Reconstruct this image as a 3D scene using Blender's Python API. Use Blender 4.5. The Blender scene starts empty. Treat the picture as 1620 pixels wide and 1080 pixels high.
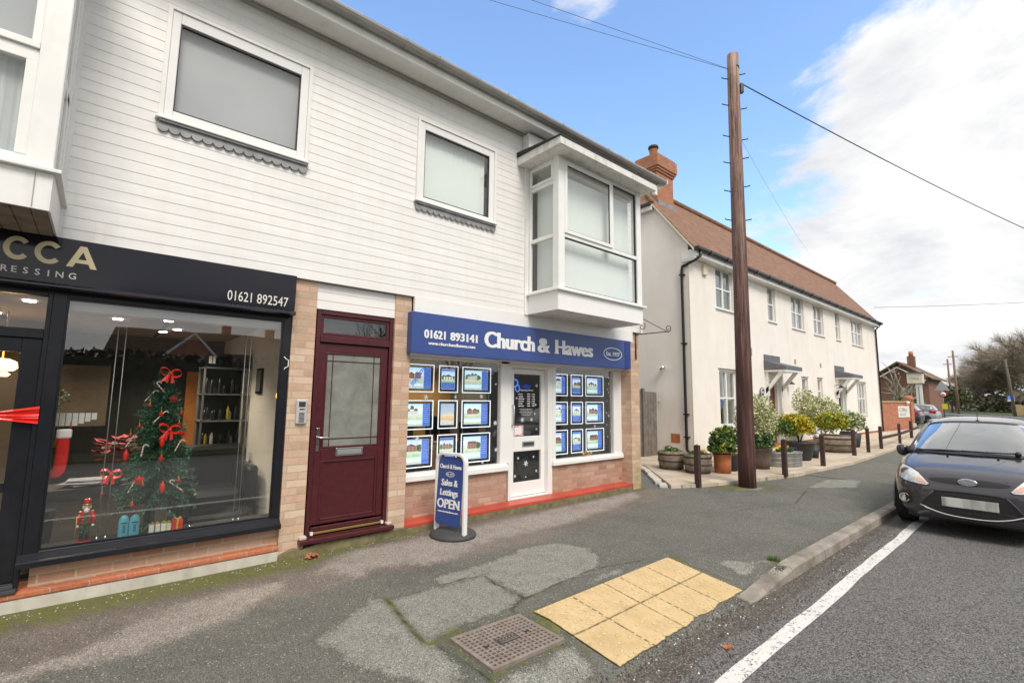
import bpy, bmesh, math, random
import numpy as np
from mathutils import Vector, Matrix, noise as mnoise
from mathutils.bvhtree import BVHTree
R_ = math.radians
sc = bpy.context.scene
col = sc.collection
rng = random.Random(7)

# ------------------------------------------------------------------ camera
cam_d = bpy.data.cameras.new('camera'); cam = bpy.data.objects.new('camera', cam_d); col.objects.link(cam)
_r = Vector((0.75858211, -0.65148693, 0.01086068)); _u = Vector((-0.08366835, -0.08086487, 0.99320717)); _w = Vector((0.64618324, 0.75433789, 0.11585148))
cam.matrix_world = Matrix(((_r.x, _u.x, -_w.x, 0), (_r.y, _u.y, -_w.y, 0), (_r.z, _u.z, -_w.z, 1.61), (0, 0, 0, 1)))
cam_d.lens = 16.848; cam_d.sensor_width = 36; cam_d.clip_start = .05; cam_d.clip_end = 3000
sc.camera = cam

# ------------------------------------------------------------------ world: clear blue sky with a bright bank of cloud
SUN_EL, SUN_AZ = 50.0, 196.0          # azimuth clockwise from +Y (sun behind the camera, slightly to the right)
world = bpy.data.worlds.new("World"); sc.world = world; world.use_nodes = True
def build_world():
    nt = world.node_tree; N = nt.nodes; L = nt.links; N.clear()
    out = N.new('ShaderNodeOutputWorld'); bg = N.new('ShaderNodeBackground')
    sky = N.new('ShaderNodeTexSky'); sky.sky_type = 'NISHITA'; sky.sun_disc = False
    sky.sun_elevation = R_(SUN_EL); sky.sun_rotation = R_(SUN_AZ)
    sky.air_density = 1.0; sky.dust_density = 0.6; sky.ozone_density = 2.0
    tc = N.new('ShaderNodeTexCoord')
    sep = N.new('ShaderNodeSeparateXYZ'); L.new(tc.outputs['Generated'], sep.inputs[0])
    def math_(op, a, b=None, c=None, clamp=False):
        m = N.new('ShaderNodeMath'); m.operation = op; m.use_clamp = clamp
        for i, v in enumerate((a, b, c)):
            if v is None: continue
            if isinstance(v, (int, float)): m.inputs[i].default_value = v
            else: L.new(v, m.inputs[i])
        return m.outputs[0]
    # flatten the direction on a cloud layer so that clouds bunch towards the horizon
    zz = math_('MAXIMUM', sep.outputs[2], 0.0)
    den = math_('ADD', zz, 0.35)
    cx = math_('DIVIDE', sep.outputs[0], den); cy = math_('DIVIDE', sep.outputs[1], den)
    comb = N.new('ShaderNodeCombineXYZ'); L.new(cx, comb.inputs[0]); L.new(cy, comb.inputs[1]); L.new(math_('MULTIPLY', zz, 1.5), comb.inputs[2])
    def noise(scale, detail, rough, dist=0.0, off=0.0):
        n = N.new('ShaderNodeTexNoise'); n.inputs['Scale'].default_value = scale; n.inputs['Detail'].default_value = detail
        n.inputs['Roughness'].default_value = rough; n.inputs['Distortion'].default_value = dist
        mp = N.new('ShaderNodeMapping'); mp.inputs['Location'].default_value = (off, off * .7, off * .3); L.new(comb.outputs[0], mp.inputs[0]); L.new(mp.outputs[0], n.inputs['Vector'])
        return n.outputs[0]
    def MR_(v):
        q = N.new('ShaderNodeMapRange'); L.new(v, q.inputs[0]); q.inputs[1].default_value = .34; q.inputs[2].default_value = .62; return q.outputs[0]
    n1 = noise(1.7, 9, .56, .25, 3.1); n2 = noise(5.5, 8, .62, .35, 1.7)
    def lobe(dx, dy, dz, lo, hi):
        v = Vector((dx, dy, dz)).normalized()
        d = math_('ADD', math_('ADD', math_('MULTIPLY', sep.outputs[0], v.x), math_('MULTIPLY', sep.outputs[1], v.y)), math_('MULTIPLY', sep.outputs[2], v.z))
        mr = N.new('ShaderNodeMapRange'); mr.interpolation_type = 'SMOOTHSTEP'; L.new(d, mr.inputs[0])
        mr.inputs[1].default_value = math.cos(R_(hi)); mr.inputs[2].default_value = math.cos(R_(lo)); return mr.outputs[0]
    big = lobe(0.98, -0.02, 0.20, 4, 31)              # cloud bank over the road
    low = math_('SUBTRACT', 1.0, math_('MULTIPLY', zz, 5.5), clamp=True)  # pale band near the horizon
    mask = math_('ADD', math_('MULTIPLY', big, 0.78), math_('MULTIPLY', low, 0.26))
    wisps = math_('MULTIPLY', lobe(0.86, 0.42, 0.50, 2, 26), .20)
    fill = math_('MULTIPLY', lobe(-0.3, -0.85, 0.35, 40, 115), .95)      # unseen bright cloud added behind the camera to lift the ambient light
    dens = math_('ADD', math_('ADD', math_('ADD', mask, wisps), fill), math_('MULTIPLY', math_('SUBTRACT', n1, .5), 1.7))
    dens = math_('ADD', dens, math_('MULTIPLY', lobe(.25, .17, .95, 17, 34), 1.4))
    hi_ = N.new('ShaderNodeMapRange'); hi_.interpolation_type = 'SMOOTHSTEP'; L.new(sep.outputs[2], hi_.inputs[0]); hi_.inputs[1].default_value = .68; hi_.inputs[2].default_value = .78; hi_.inputs[4].default_value = 1.2
    dens = math_('ADD', dens, hi_.outputs[0])       # cloud sheet overhead, above the frame
    dens = math_('ADD', dens, math_('MULTIPLY', lobe(-.95, .25, .35, 30, 85), .9))  # unseen cloud added on the left to brighten and neutralise left-facing walls
    dens = math_('ADD', dens, math_('MULTIPLY', math_('SUBTRACT', n2, .5), 1.05))
    mr = N.new('ShaderNodeMapRange'); mr.interpolation_type = 'SMOOTHSTEP'; L.new(dens, mr.inputs[0]); mr.inputs[1].default_value = .34; mr.inputs[2].default_value = .66
    hsv = N.new('ShaderNodeHueSaturation'); hsv.inputs['Saturation'].default_value = SKY_SAT; hsv.inputs['Value'].default_value = SKY_VAL; L.new(sky.outputs[0], hsv.inputs['Color'])
    mix = N.new('ShaderNodeMix'); mix.data_type = 'RGBA'
    L.new(mr.outputs[0], mix.inputs['Factor']); L.new(hsv.outputs[0], mix.inputs['A'])
    shade = N.new('ShaderNodeMix'); shade.data_type = 'RGBA'; L.new(MR_(noise(2.6, 8, .6, .3, 8.2)), shade.inputs['Factor'])
    shade.inputs['A'].default_value = (CLOUD * .74, CLOUD * .77, CLOUD * .83, 1); shade.inputs['B'].default_value = (CLOUD * 1.16, CLOUD * 1.14, CLOUD * 1.10, 1)
    L.new(shade.outputs['Result'], mix.inputs['B'])
    L.new(mix.outputs['Result'], bg.inputs['Color']); bg.inputs['Strength'].default_value = 0.12
    L.new(bg.outputs[0], out.inputs['Surface'])
SKY_SAT, SKY_VAL, CLOUD = 1.04, 1.5, 4.15
build_world()
sun_d = bpy.data.lights.new('sun', 'SUN'); sun_d.energy = 1.5; sun_d.angle = R_(26); sun_d.color = (1, .93, .84)
sun = bpy.data.objects.new('sun', sun_d); col.objects.link(sun)
_sd = Vector((math.sin(R_(SUN_AZ)) * math.cos(R_(SUN_EL)), math.cos(R_(SUN_AZ)) * math.cos(R_(SUN_EL)), math.sin(R_(SUN_EL))))
sun.rotation_euler = _sd.to_track_quat('Z', 'Y').to_euler(); sun.location = _sd * 60
sc.view_settings.view_transform = 'Standard'; sc.view_settings.look = 'None'; sc.view_settings.gamma = 1; sc.view_settings.exposure = 1.0
sc.view_settings.use_curve_mapping = False
sc.cycles.max_bounces = 8; sc.cycles.transparent_max_bounces = 16

# ------------------------------------------------------------------ materials
def srgb(r, g, b):
    f = lambda c: (c / 255 / 12.92) if c / 255 <= .04045 else ((c / 255 + .055) / 1.055) ** 2.4
    return (f(r), f(g), f(b))
MATS = {}
class NT:
    def __init__(s, name):
        s.m = bpy.data.materials.new(name); s.m.use_nodes = True; s.t = s.m.node_tree; s.N = s.t.nodes; s.L = s.t.links
        s.b = s.N['Principled BSDF']; s.out = s.N['Material Output']; MATS[name] = s.m
    def n(s, t, **k):
        x = s.N.new('ShaderNode' + t)
        for a, v in k.items(): setattr(x, a, v)
        return x
    def put(s, inp, v):
        if hasattr(v, 'is_output') or isinstance(v, bpy.types.NodeSocket): s.L.new(v, inp)
        else: inp.default_value = v if not (isinstance(v, tuple) and len(v) == 3 and inp.type == 'RGBA') else (*v, 1)
    def math(s, op, a, b=0.0, c=None, clamp=False):
        m = s.n('Math', operation=op); m.use_clamp = clamp; s.put(m.inputs[0], a); s.put(m.inputs[1], b)
        if c is not None: s.put(m.inputs[2], c)
        return m.outputs[0]
    def mix(s, f, a, b, mode='MIX'):
        m = s.n('Mix', data_type='RGBA', blend_type=mode); s.put(m.inputs['Factor'], f); s.put(m.inputs['A'], a); s.put(m.inputs['B'], b); return m.outputs['Result']
    def pos(s): return s.n('NewGeometry').outputs['Position']
    def obj(s): return s.n('TexCoord').outputs['Object']
    def map(s, v, scale=(1, 1, 1), loc=(0, 0, 0), rot=(0, 0, 0)):
        m = s.n('Mapping'); s.put(m.inputs[0], v); m.inputs['Scale'].default_value = scale; m.inputs['Location'].default_value = loc; m.inputs['Rotation'].default_value = rot; return m.outputs[0]
    def noise(s, v, scale, detail=4, rough=.5, dist=0, out=0):
        m = s.n('TexNoise'); s.put(m.inputs['Vector'], v); m.inputs['Scale'].default_value = scale; m.inputs['Detail'].default_value = detail; m.inputs['Roughness'].default_value = rough; m.inputs['Distortion'].default_value = dist; return m.outputs[out]
    def vor(s, v, scale, out='Distance', feature='F1', rand=1):
        m = s.n('TexVoronoi', feature=feature); s.put(m.inputs['Vector'], v); m.inputs['Scale'].default_value = scale; m.inputs['Randomness'].default_value = rand; return m.outputs[out]
    def ramp(s, f, stops, interp='LINEAR'):
        m = s.n('ValToRGB'); m.color_ramp.interpolation = interp; e = m.color_ramp.elements
        while len(e) < len(stops): e.new(.5)
        for i, (p, c) in enumerate(stops): e[i].position = p; e[i].color = (*c, 1) if not isinstance(c, float) else (c, c, c, 1)
        s.put(m.inputs[0], f); return m.outputs[0]
    def rng(s, v, a, b, c=0.0, d=1.0, smooth=False):
        m = s.n('MapRange'); s.put(m.inputs[0], v)
        if smooth: m.interpolation_type = 'SMOOTHSTEP'
        for i, q in enumerate((a, b, c, d)): m.inputs[i + 1].default_value = q
        return m.outputs[0]
    def sep(s, v):
        m = s.n('SeparateXYZ'); s.put(m.inputs[0], v); return m.outputs
    def comb(s, x, y, z):
        m = s.n('CombineXYZ'); s.put(m.inputs[0], x); s.put(m.inputs[1], y); s.put(m.inputs[2], z); return m.outputs[0]
    def bump(s, h, strength=.3, dist=.01, normal=None):
        m = s.n('Bump'); s.put(m.inputs['Height'], h); m.inputs['Strength'].default_value = strength; m.inputs['Distance'].default_value = dist
        if normal is not None: s.put(m.inputs['Normal'], normal)
        s.L.new(m.outputs[0], s.b.inputs['Normal']); return m.outputs[0]
    def set(s, **k):
        names = dict(color='Base Color', rough='Roughness', metal='Metallic', spec='Specular IOR Level', coat='Coat Weight', coatr='Coat Roughness', emit='Emission Color', es='Emission Strength', alpha='Alpha', sss='Subsurface Weight', trans='Transmission Weight', ior='IOR')
        for a, v in k.items(): s.put(s.b.inputs[names[a]], v)
        return s
def simple(name, c, rough=.5, metal=0, var=.12, vs=6, bump=0, bs=60, coat=0, spec=.5, dirt=0, es=0):
    t = NT(name); o = t.obj()
    if var:
        n = t.noise(o, vs, 5, .6); f = t.rng(n, .3, .7, 1 - var, 1 + var * .6)
        cc = t.mix(1.0, c, t.comb(f, f, f), 'MULTIPLY')
    else: cc = c
    if dirt:
        d = t.noise(t.map(o, (3, 3, .8)), 2.5, 6, .65); cc = t.mix(t.rng(d, .52, .75, 0, dirt), cc, (.16, .14, .10))
    t.set(color=cc, rough=rough, metal=metal, coat=coat, spec=spec)
    if bump: t.bump(t.noise(o, bs, 4, .6), bump, .004)
    if es: t.set(emit=c, es=es)
    return t.m
# painted and plain materials
simple('white_upvc', (.83, .83, .80), .28, var=.05, vs=3, dirt=.10)
simple('white_upvc_clean', (.82, .82, .80), .25, var=.03)
simple('white_board', (.82, .815, .79), .45, var=.07, vs=2, dirt=.18, bump=.05)
simple('weathered_board', (.76, .75, .71), .5, var=.12, vs=4, dirt=.55, bump=.1)
simple('soffit_timber', (.30, .25, .21), .7, var=.35, vs=5, bump=.2)
simple('gutter_grey', (.36, .35, .33), .45, var=.15, vs=3, dirt=.3)
simple('black_plastic', (.012, .012, .014), .35, var=.1)
simple('felt_black', (.03, .03, .03), .8, var=.3, bump=.3)
simple('lead', (.29, .29, .295), .55, metal=.25, var=.3, vs=9, bump=.25, bs=30)
simple('black_gloss', (.008, .009, .018), .12, var=.1, coat=.3)
simple('black_frame', (.010, .011, .016), .3, var=.3, vs=8, dirt=.05)
simple('fascia_navy', (.004, .004, .010), .10, var=0, coat=.0)
simple('gold_letter', (.62, .53, .33), .35, metal=.35, var=.05)
simple('pale_letter', (.78, .76, .70), .4, var=0)
simple('sign_blue', (.040, .078, .27), .32, var=.05, vs=2)
simple('sign_blue_edge', (.008, .030, .21), .3, var=.03)  # darker copy of the sign blue with a weaker sky reflection painted in
simple('sign_white', (.82, .82, .82), .4, var=0)
simple('maroon', (.075, .012, .017), .33, var=.22, vs=14, bump=.05)
simple('chrome', (.75, .74, .72), .18, metal=1, var=.05)
simple('brass', (.62, .45, .17), .28, metal=.9, var=.1)
simple('steel_grey', (.42, .43, .43), .4, metal=.6, var=.08)
simple('dark_slot', (.02, .02, .02), .5, var=.05)
simple('red_paint', (.52, .075, .045), .42, var=.22, vs=3, dirt=.2, bump=.15)
simple('concrete_white', (.56, .53, .46), .85, var=.18, vs=5, dirt=.35, bump=.35, bs=25)
simple('mossy_concrete', (.20, .17, .09), .95, var=.45, vs=9, bump=.6, bs=30)
simple('cable_dark', (.06, .055, .05), .6, var=.1)
simple('thin_cable', (.16, .18, .22), .6, var=.1)
simple('wrought_iron', (.03, .028, .027), .55, var=.2)
simple('rubber', (.03, .03, .032), .75, var=.25, vs=12, bump=.2)
simple('grey_plastic', (.055, .057, .06), .7, var=.15, bump=.1)
simple('fence_grey', (.20, .175, .155), .85, var=.35, vs=7, bump=.5, bs=18)
simple('bollard_wood', (.060, .030, .026), .75, var=.4, vs=9, bump=.5, bs=25)
simple('terracotta', (.42, .145, .055), .7, var=.25, vs=8, bump=.2)
simple('galvanised', (.30, .31, .31), .45, metal=.5, var=.25, vs=10, bump=.15)
simple('pot_dark', (.03, .032, .036), .55, var=.3, vs=8)
simple('pot_brown', (.14, .105, .085), .7, var=.4, vs=7, bump=.2)
simple('barrel_wood', (.25, .20, .15), .85, var=.45, vs=8, bump=.5, bs=22)
simple('hoop_iron', (.055, .05, .048), .6, metal=.4, var=.35, vs=9)
simple('soil', (.05, .035, .025), .95, var=.4, bump=.6)
simple('door_brown', (.17, .055, .025), .45, var=.25, vs=8)
simple('slate_grey', (.13, .14, .16), .55, var=.25, vs=12, bump=.2)
simple('cream_paint', (.70, .64, .48), .6, var=.06)
simple('render_sign', (.72, .72, .66), .5, var=.05)
simple('letter_grey', (.36, .40, .38), .5, var=0)
simple('leaf_litter', (.38, .15, .06), .8, var=.4, vs=30)
simple('window_dark', (.02, .022, .022), .08, var=.3)
# interior
simple('int_cream', (.82, .77, .69), .7, var=.05)
simple('int_dark', (.028, .026, .025), .7, var=.15)
simple('int_brown', (.11, .08, .055), .75, var=.12)
simple('int_ceiling', (.34, .27, .22), .7, var=.08)
simple('int_floor', (.05, .045, .04), .25, var=.2)
simple('int_white', (.62, .60, .56), .6, var=.04)
simple('int_mustard', (.42, .25, .08), .7, var=.06)
simple('int_grey', (.16, .155, .15), .6, var=.1)
simple('leather', (.014, .014, .016), .35, var=.2, vs=9, bump=.2, bs=40)
simple('wood_orange', (.55, .20, .045), .5, var=.15)
simple('red_felt', (.62, .012, .012), .7, var=.12, bump=.2)
simple('red_shiny', (.55, .008, .008), .18, var=.05, coat=.4)
simple('red_satin', (.85, .03, .02), .35, var=.1)
simple('white_fur', (.82, .80, .78), .9, var=.1, bump=.6)
simple('fir', (.055, .20, .115), .75, var=.5, vs=25)
simple('fir_light', (.19, .40, .27), .75, var=.4, vs=25)
simple('candy_white', (.85, .83, .80), .3, var=0)
simple('gold', (.72, .48, .10), .3, metal=.7, var=.1)
simple('green_paint', (.015, .11, .05), .35, var=.1)
simple('skin_paint', (.62, .36, .22), .5, var=.05)
simple('aqua_bottle', (.10, .42, .55), .3, var=.05)
simple('yellow_ribbon', (.75, .62, .05), .4, var=.1)
simple('paper_white', (.75, .74, .72), .6, var=.05)
simple('paper_mixed', (.42, .42, .46), .5, var=.5, vs=30)
simple('product_dark', (.025, .025, .03), .3, var=.4, vs=30)
simple('product_blue', (.01, .06, .45), .35, var=.1)
simple('product_yellow', (.6, .42, .04), .35, var=.1)
simple('tan_cloth', (.42, .28, .16), .8, var=.3, vs=20)
simple('shelf_metal', (.25, .25, .25), .4, metal=.5, var=.1)
simple('lamp_glow', (1, .93, .82), .5, var=0, es=9)
simple('fairy_glow', (1, .95, .88), .5, var=0, es=1.2)
simple('tactile_dome', (.64, .50, .29), .8, var=.25, vs=30)
simple('chandelier_glow', (1, .62, .22), .5, var=0, es=5)
simple('backlit_white', (.85, .90, .97), .5, var=0, es=.45)
simple('poster_sheet', (.60, .72, .93), .5, var=.05, es=.35)
simple('light_grey_metal', (.52, .52, .52), .4, metal=.1, var=.06)
simple('house_brick_print', (.50, .24, .17), .5, var=.2, vs=40, es=.3)
simple('house_white_print', (.80, .80, .78), .5, var=.1, vs=40, es=.4)
simple('roof_print', (.22, .15, .14), .5, var=.2, vs=40, es=.2)
simple('window_print', (.12, .16, .24), .5, var=.1, es=.1)
simple('tree_print', (.16, .30, .12), .5, var=.3, vs=60, es=.2)
simple('poster_blue', (.06, .16, .60), .4, var=.15, vs=14, es=.5)
simple('snow_sticker', (.82, .84, .86), .6, var=0)
simple('warm_spot', (1, .45, .12), .5, var=0, es=2.5)
def m_glass(name, refl=1.0, tint=(1, 1, 1), smear=0.0):
    t = NT(name); t.N.remove(t.b)
    tr = t.n('BsdfTransparent'); tr.inputs[0].default_value = (*tint, 1); gl = t.n('BsdfGlossy'); gl.inputs['Roughness'].default_value = .012
    bm = t.n('Bump'); t.put(bm.inputs['Height'], t.noise(t.pos(), 1.3, 2, .4)); bm.inputs['Strength'].default_value = .05; bm.inputs['Distance'].default_value = .02
    t.L.new(bm.outputs[0], gl.inputs['Normal'])
    g = t.n('NewGeometry'); dp = t.n('VectorMath', operation='DOT_PRODUCT'); t.L.new(g.outputs['Incoming'], dp.inputs[0]); t.L.new(g.outputs['Normal'], dp.inputs[1])
    c = t.math('ABSOLUTE', dp.outputs['Value']); sch = t.math('ADD', .035, t.math('MULTIPLY', .965, t.math('POWER', t.math('SUBTRACT', 1, c), 5)))   # Schlick reflectance, same from both faces
    f = t.math('MULTIPLY', sch, refl, clamp=True)
    m = t.n('MixShader'); t.L.new(f, m.inputs[0]); t.L.new(tr.outputs[0], m.inputs[1]); t.L.new(gl.outputs[0], m.inputs[2]); t.L.new(m.outputs[0], t.out.inputs[0])
    return t.m
m_glass('glass', 1.9, (.99, 1, .995)); m_glass('glass_street', 3.2, (.97, .98, .97)); m_glass('glass_car', 8.0, (.50, .58, .57)); m_glass('glass_strong', 3.2, (.7, .75, .75)); m_glass('glass_lamp', 1.6)
def m_frost():
    t = NT('frosted_glass'); o = t.pos()
    n = t.noise(t.map(o, (1, 1, 1)), 4.0, 6, .65, .5); n2 = t.vor(o, 130)
    c = t.mix(t.rng(n, .3, .75), (.15, .16, .14), (.30, .31, .28)); t.set(color=c, rough=.22); t.bump(n2, .25, .002)
    t = NT('obscured_glass'); o = t.pos(); n = t.noise(o, 9, 8, .75, 1.5)
    c = t.mix(t.rng(n, .35, .7), (.20, .225, .225), (.42, .45, .45)); t.set(color=c, rough=.2); t.bump(n, .4, .004)
    t = NT('roller_blind'); t.set(color=t.mix(t.rng(t.noise(t.pos(), 1.2, 3), .3, .7), (.40, .405, .42), (.47, .475, .49)), rough=.7)
    t = NT('blind_slat'); t.set(color=(.80, .85, .83), rough=.75)
    t = NT('voile'); o = t.pos(); w = t.noise(t.map(o, (30, 30, .6)), 1, 4, .6); t.set(color=t.mix(t.rng(w, .3, .7), (.36, .38, .38), (.6, .63, .62)), rough=.8)
m_frost()
def m_siding():
    t = NT('siding'); p = t.pos(); s = t.sep(p)
    n = t.noise(t.map(p, (.5, .5, 6)), 2.2, 5, .6); f = t.rng(n, .3, .7, .93, 1.03)
    c = t.mix(1, (.83, .822, .80), t.comb(f, f, f), 'MULTIPLY')
    # grime drawn down from the board joints near the bay and the window sills
    st = t.noise(t.map(p, (7, 7, .9)), 1.5, 6, .7)
    near = t.rng(t.math('ABSOLUTE', t.math('ADD', s[0], .25)), 0, .35, 1, 0)
    g = t.math('MULTIPLY', t.rng(st, .42, .7), t.math('ADD', t.math('MULTIPLY', near, t.rng(s[2], 3.3, 2.85, 0, .55)), .10))
    c = t.mix(g, c, (.46, .36, .27)); t.set(color=c, rough=.42); t.bump(t.noise(t.map(p, (1, 1, 8)), 25, 4), .06, .003)
m_siding()
def m_brick(name, cols, mort=(.50, .43, .32), bw=.225, rh=.075, ms=.006, dirt=0.25, algae=False, off=(0, 0)):
    t = NT(name); p = t.pos(); s = t.sep(p)
    u = t.math('ADD', t.math('ADD', s[0], s[1]), off[0]); v = t.math('ADD', s[2], off[1])
    jit = t.noise(p, 14, 3, .5); u2 = t.math('ADD', u, t.rng(jit, .3, .7, -.003, .003)); v2 = t.math('ADD', v, t.rng(jit, .3, .7, .002, -.002))
    b = t.n('TexBrick'); t.put(b.inputs['Vector'], t.comb(u2, v2, 0)); b.inputs['Scale'].default_value = 1; b.inputs['Brick Width'].default_value = bw; b.inputs['Row Height'].default_value = rh
    b.inputs['Mortar Size'].default_value = ms; b.inputs['Mortar Smooth'].default_value = .25; b.inputs['Color1'].default_value = (0, 0, 0, 1); b.inputs['Color2'].default_value = (1, 1, 1, 1); b.inputs['Mortar'].default_value = (.5, .5, .5, 1)
    k = len(cols); c = t.ramp(b.outputs['Color'], [(i / (k - 1), cc) for i, cc in enumerate(cols)])
    n = t.noise(p, 38, 5, .7); c = t.mix(t.rng(n, .45, .75, 0, .5), c, t.mix(.5, c, (.75, .55, .38)))
    n3 = t.noise(p, 7, 4, .6); c = t.mix(t.rng(n3, .5, .8, 0, dirt), c, (.14, .11, .08))
    c = t.mix(b.outputs['Fac'], c, t.mix(t.noise(p, 20, 3), mort, tuple(x * .75 for x in mort)))
    if algae:
        ga = t.math('MULTIPLY', t.rng(s[2], .75, .05, 0, 1), t.rng(t.noise(p, 5, 5, .6), .35, .62)); ga = t.math('MULTIPLY', ga, t.rng(s[0], 7.2, 7.5, 0, .8)); c = t.mix(ga, c, (.22, .23, .03))
    t.set(color=c, rough=.85)
    h = t.math('ADD', t.math('MULTIPLY', t.math('SUBTRACT', 1, b.outputs['Fac']), 1.0), t.math('MULTIPLY', n, .25)); t.bump(h, .55, .006)
m_brick('brick_buff', [(.60, .41, .29), (.52, .33, .23), (.65, .47, .34), (.56, .36, .26), (.47, .32, .22), (.67, .51, .38), (.58, .33, .25)], algae=True)
m_brick('brick_plinth', [(.58, .38, .29), (.50, .27, .17), (.60, .44, .36), (.40, .17, .09), (.55, .38, .28), (.46, .33, .26)], mort=(.66, .54, .36), ms=.009)
m_brick('brick_shop', [(.38, .21, .15), (.47, .29, .22), (.33, .17, .11), (.50, .34, .26), (.44, .27, .19), (.36, .20, .14)], mort=(.42, .33, .25))
m_brick('brick_chimney', [(.42, .15, .075), (.36, .12, .06), (.48, .18, .09), (.30, .11, .06), (.44, .17, .09)], mort=(.40, .27, .17), dirt=.3)
m_brick('brick_red', [(.42, .12, .06), (.34, .10, .055), (.48, .16, .08), (.38, .12, .07)], mort=(.42, .26, .16), ms=.007)
m_brick('quarry_tile', [(.46, .13, .06), (.52, .16, .075), (.40, .115, .055), (.48, .15, .07)], mort=(.45, .36, .28), bw=.225, rh=4, ms=.005, off=(0, 1.3))
def m_render():
    t = NT('house_render'); p = t.pos(); s = t.sep(p)
    n = t.noise(p, .9, 5, .6); n2 = t.noise(t.map(p, (2.2, 2.2, .35)), 1.2, 6, .65)
    c = t.mix(t.rng(n, .3, .7), (.79, .745, .69), (.86, .82, .765)); c = t.mix(t.rng(n2, .5, .78, 0, .3), c, (.60, .53, .46))
    low = t.math('MULTIPLY', t.rng(s[2], .55, .05), t.rng(t.noise(p, 3, 5), .35, .6)); c = t.mix(t.math('MULTIPLY', low, .45), c, (.34, .26, .18))
    t.set(color=c, rough=.9); t.bump(t.noise(p, 45, 4, .7), .25, .006)
m_render()
def m_roof(name, cols, row=.1, w=.17):
    t = NT(name); o = t.pos(); s = t.sep(o)
    b = t.n('TexBrick'); t.put(b.inputs['Vector'], t.comb(s[0], t.math('MULTIPLY', s[2], 1.22), 0)); b.inputs['Scale'].default_value = 1; b.inputs['Brick Width'].default_value = w; b.inputs['Row Height'].default_value = row
    b.inputs['Mortar Size'].default_value = .004; b.inputs['Color1'].default_value = (0, 0, 0, 1); b.inputs['Color2'].default_value = (1, 1, 1, 1)
    k = len(cols); c = t.ramp(b.outputs['Color'], [(i / (k - 1), cc) for i, cc in enumerate(cols)])
    n = t.noise(o, 2.2, 6, .65); c = t.mix(t.rng(n, .4, .75, 0, .45), c, (.22, .13, .07)); c = t.mix(t.math('MULTIPLY', b.outputs['Fac'], .75), c, (.05, .03, .02))
    t.set(color=c, rough=.85)
    fr = t.math('FRACT', t.math('MULTIPLY', s[2], 1.22 / row)); t.bump(t.math('ADD', t.math('SUBTRACT', 1, fr), t.math('MULTIPLY', t.noise(o, 20, 3), .5)), .6, .012)
m_roof('clay_tiles', [(.20, .105, .066), (.26, .135, .085), (.16, .085, .056), (.29, .155, .10), (.22, .115, .072)])
m_roof('brown_tiles', [(.14, .09, .065), (.19, .12, .08), (.11, .075, .055)], row=.3, w=.3)
def m_asphalt(name, base, hi, scale=1.0, fine=190, coarse=.5, rough=.85):
    t = NT(name); p = t.pos()
    st = t.vor(p, fine, 'Color'); g = t.sep(st)[0]; d = t.vor(p, fine); big = t.noise(p, .55, 5, .6); mid = t.noise(p, 4.5, 6, .65)
    c = t.mix(t.rng(big, .3, .7), base, hi)
    c = t.mix(t.rng(mid, .35, .7, 0, .45), c, tuple(x * .6 for x in base))
    c = t.mix(t.rng(g, .35, 1.0, 0, .62), c, tuple(min(1, x * 2.6) for x in hi))
    c = t.mix(t.rng(g, .0, .4, .8, 0), c, tuple(x * .35 for x in base))
    s2 = t.vor(p, 60, 'Color'); w = t.math('MULTIPLY', t.math('GREATER_THAN', t.sep(s2)[1], .985), t.math('LESS_THAN', t.vor(p, 60), .28)); c = t.mix(t.math('MULTIPLY', w, .8), c, (.6, .57, .5))
    t.set(color=c, rough=rough, spec=.35); t.bump(t.math('ADD', t.math('MULTIPLY', d, -1), t.math('MULTIPLY', mid, .6)), coarse, .008)
    return t
m_asphalt('road_asphalt', (.098, .096, .093), (.138, .134, .130), fine=125, coarse=.8)
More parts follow.
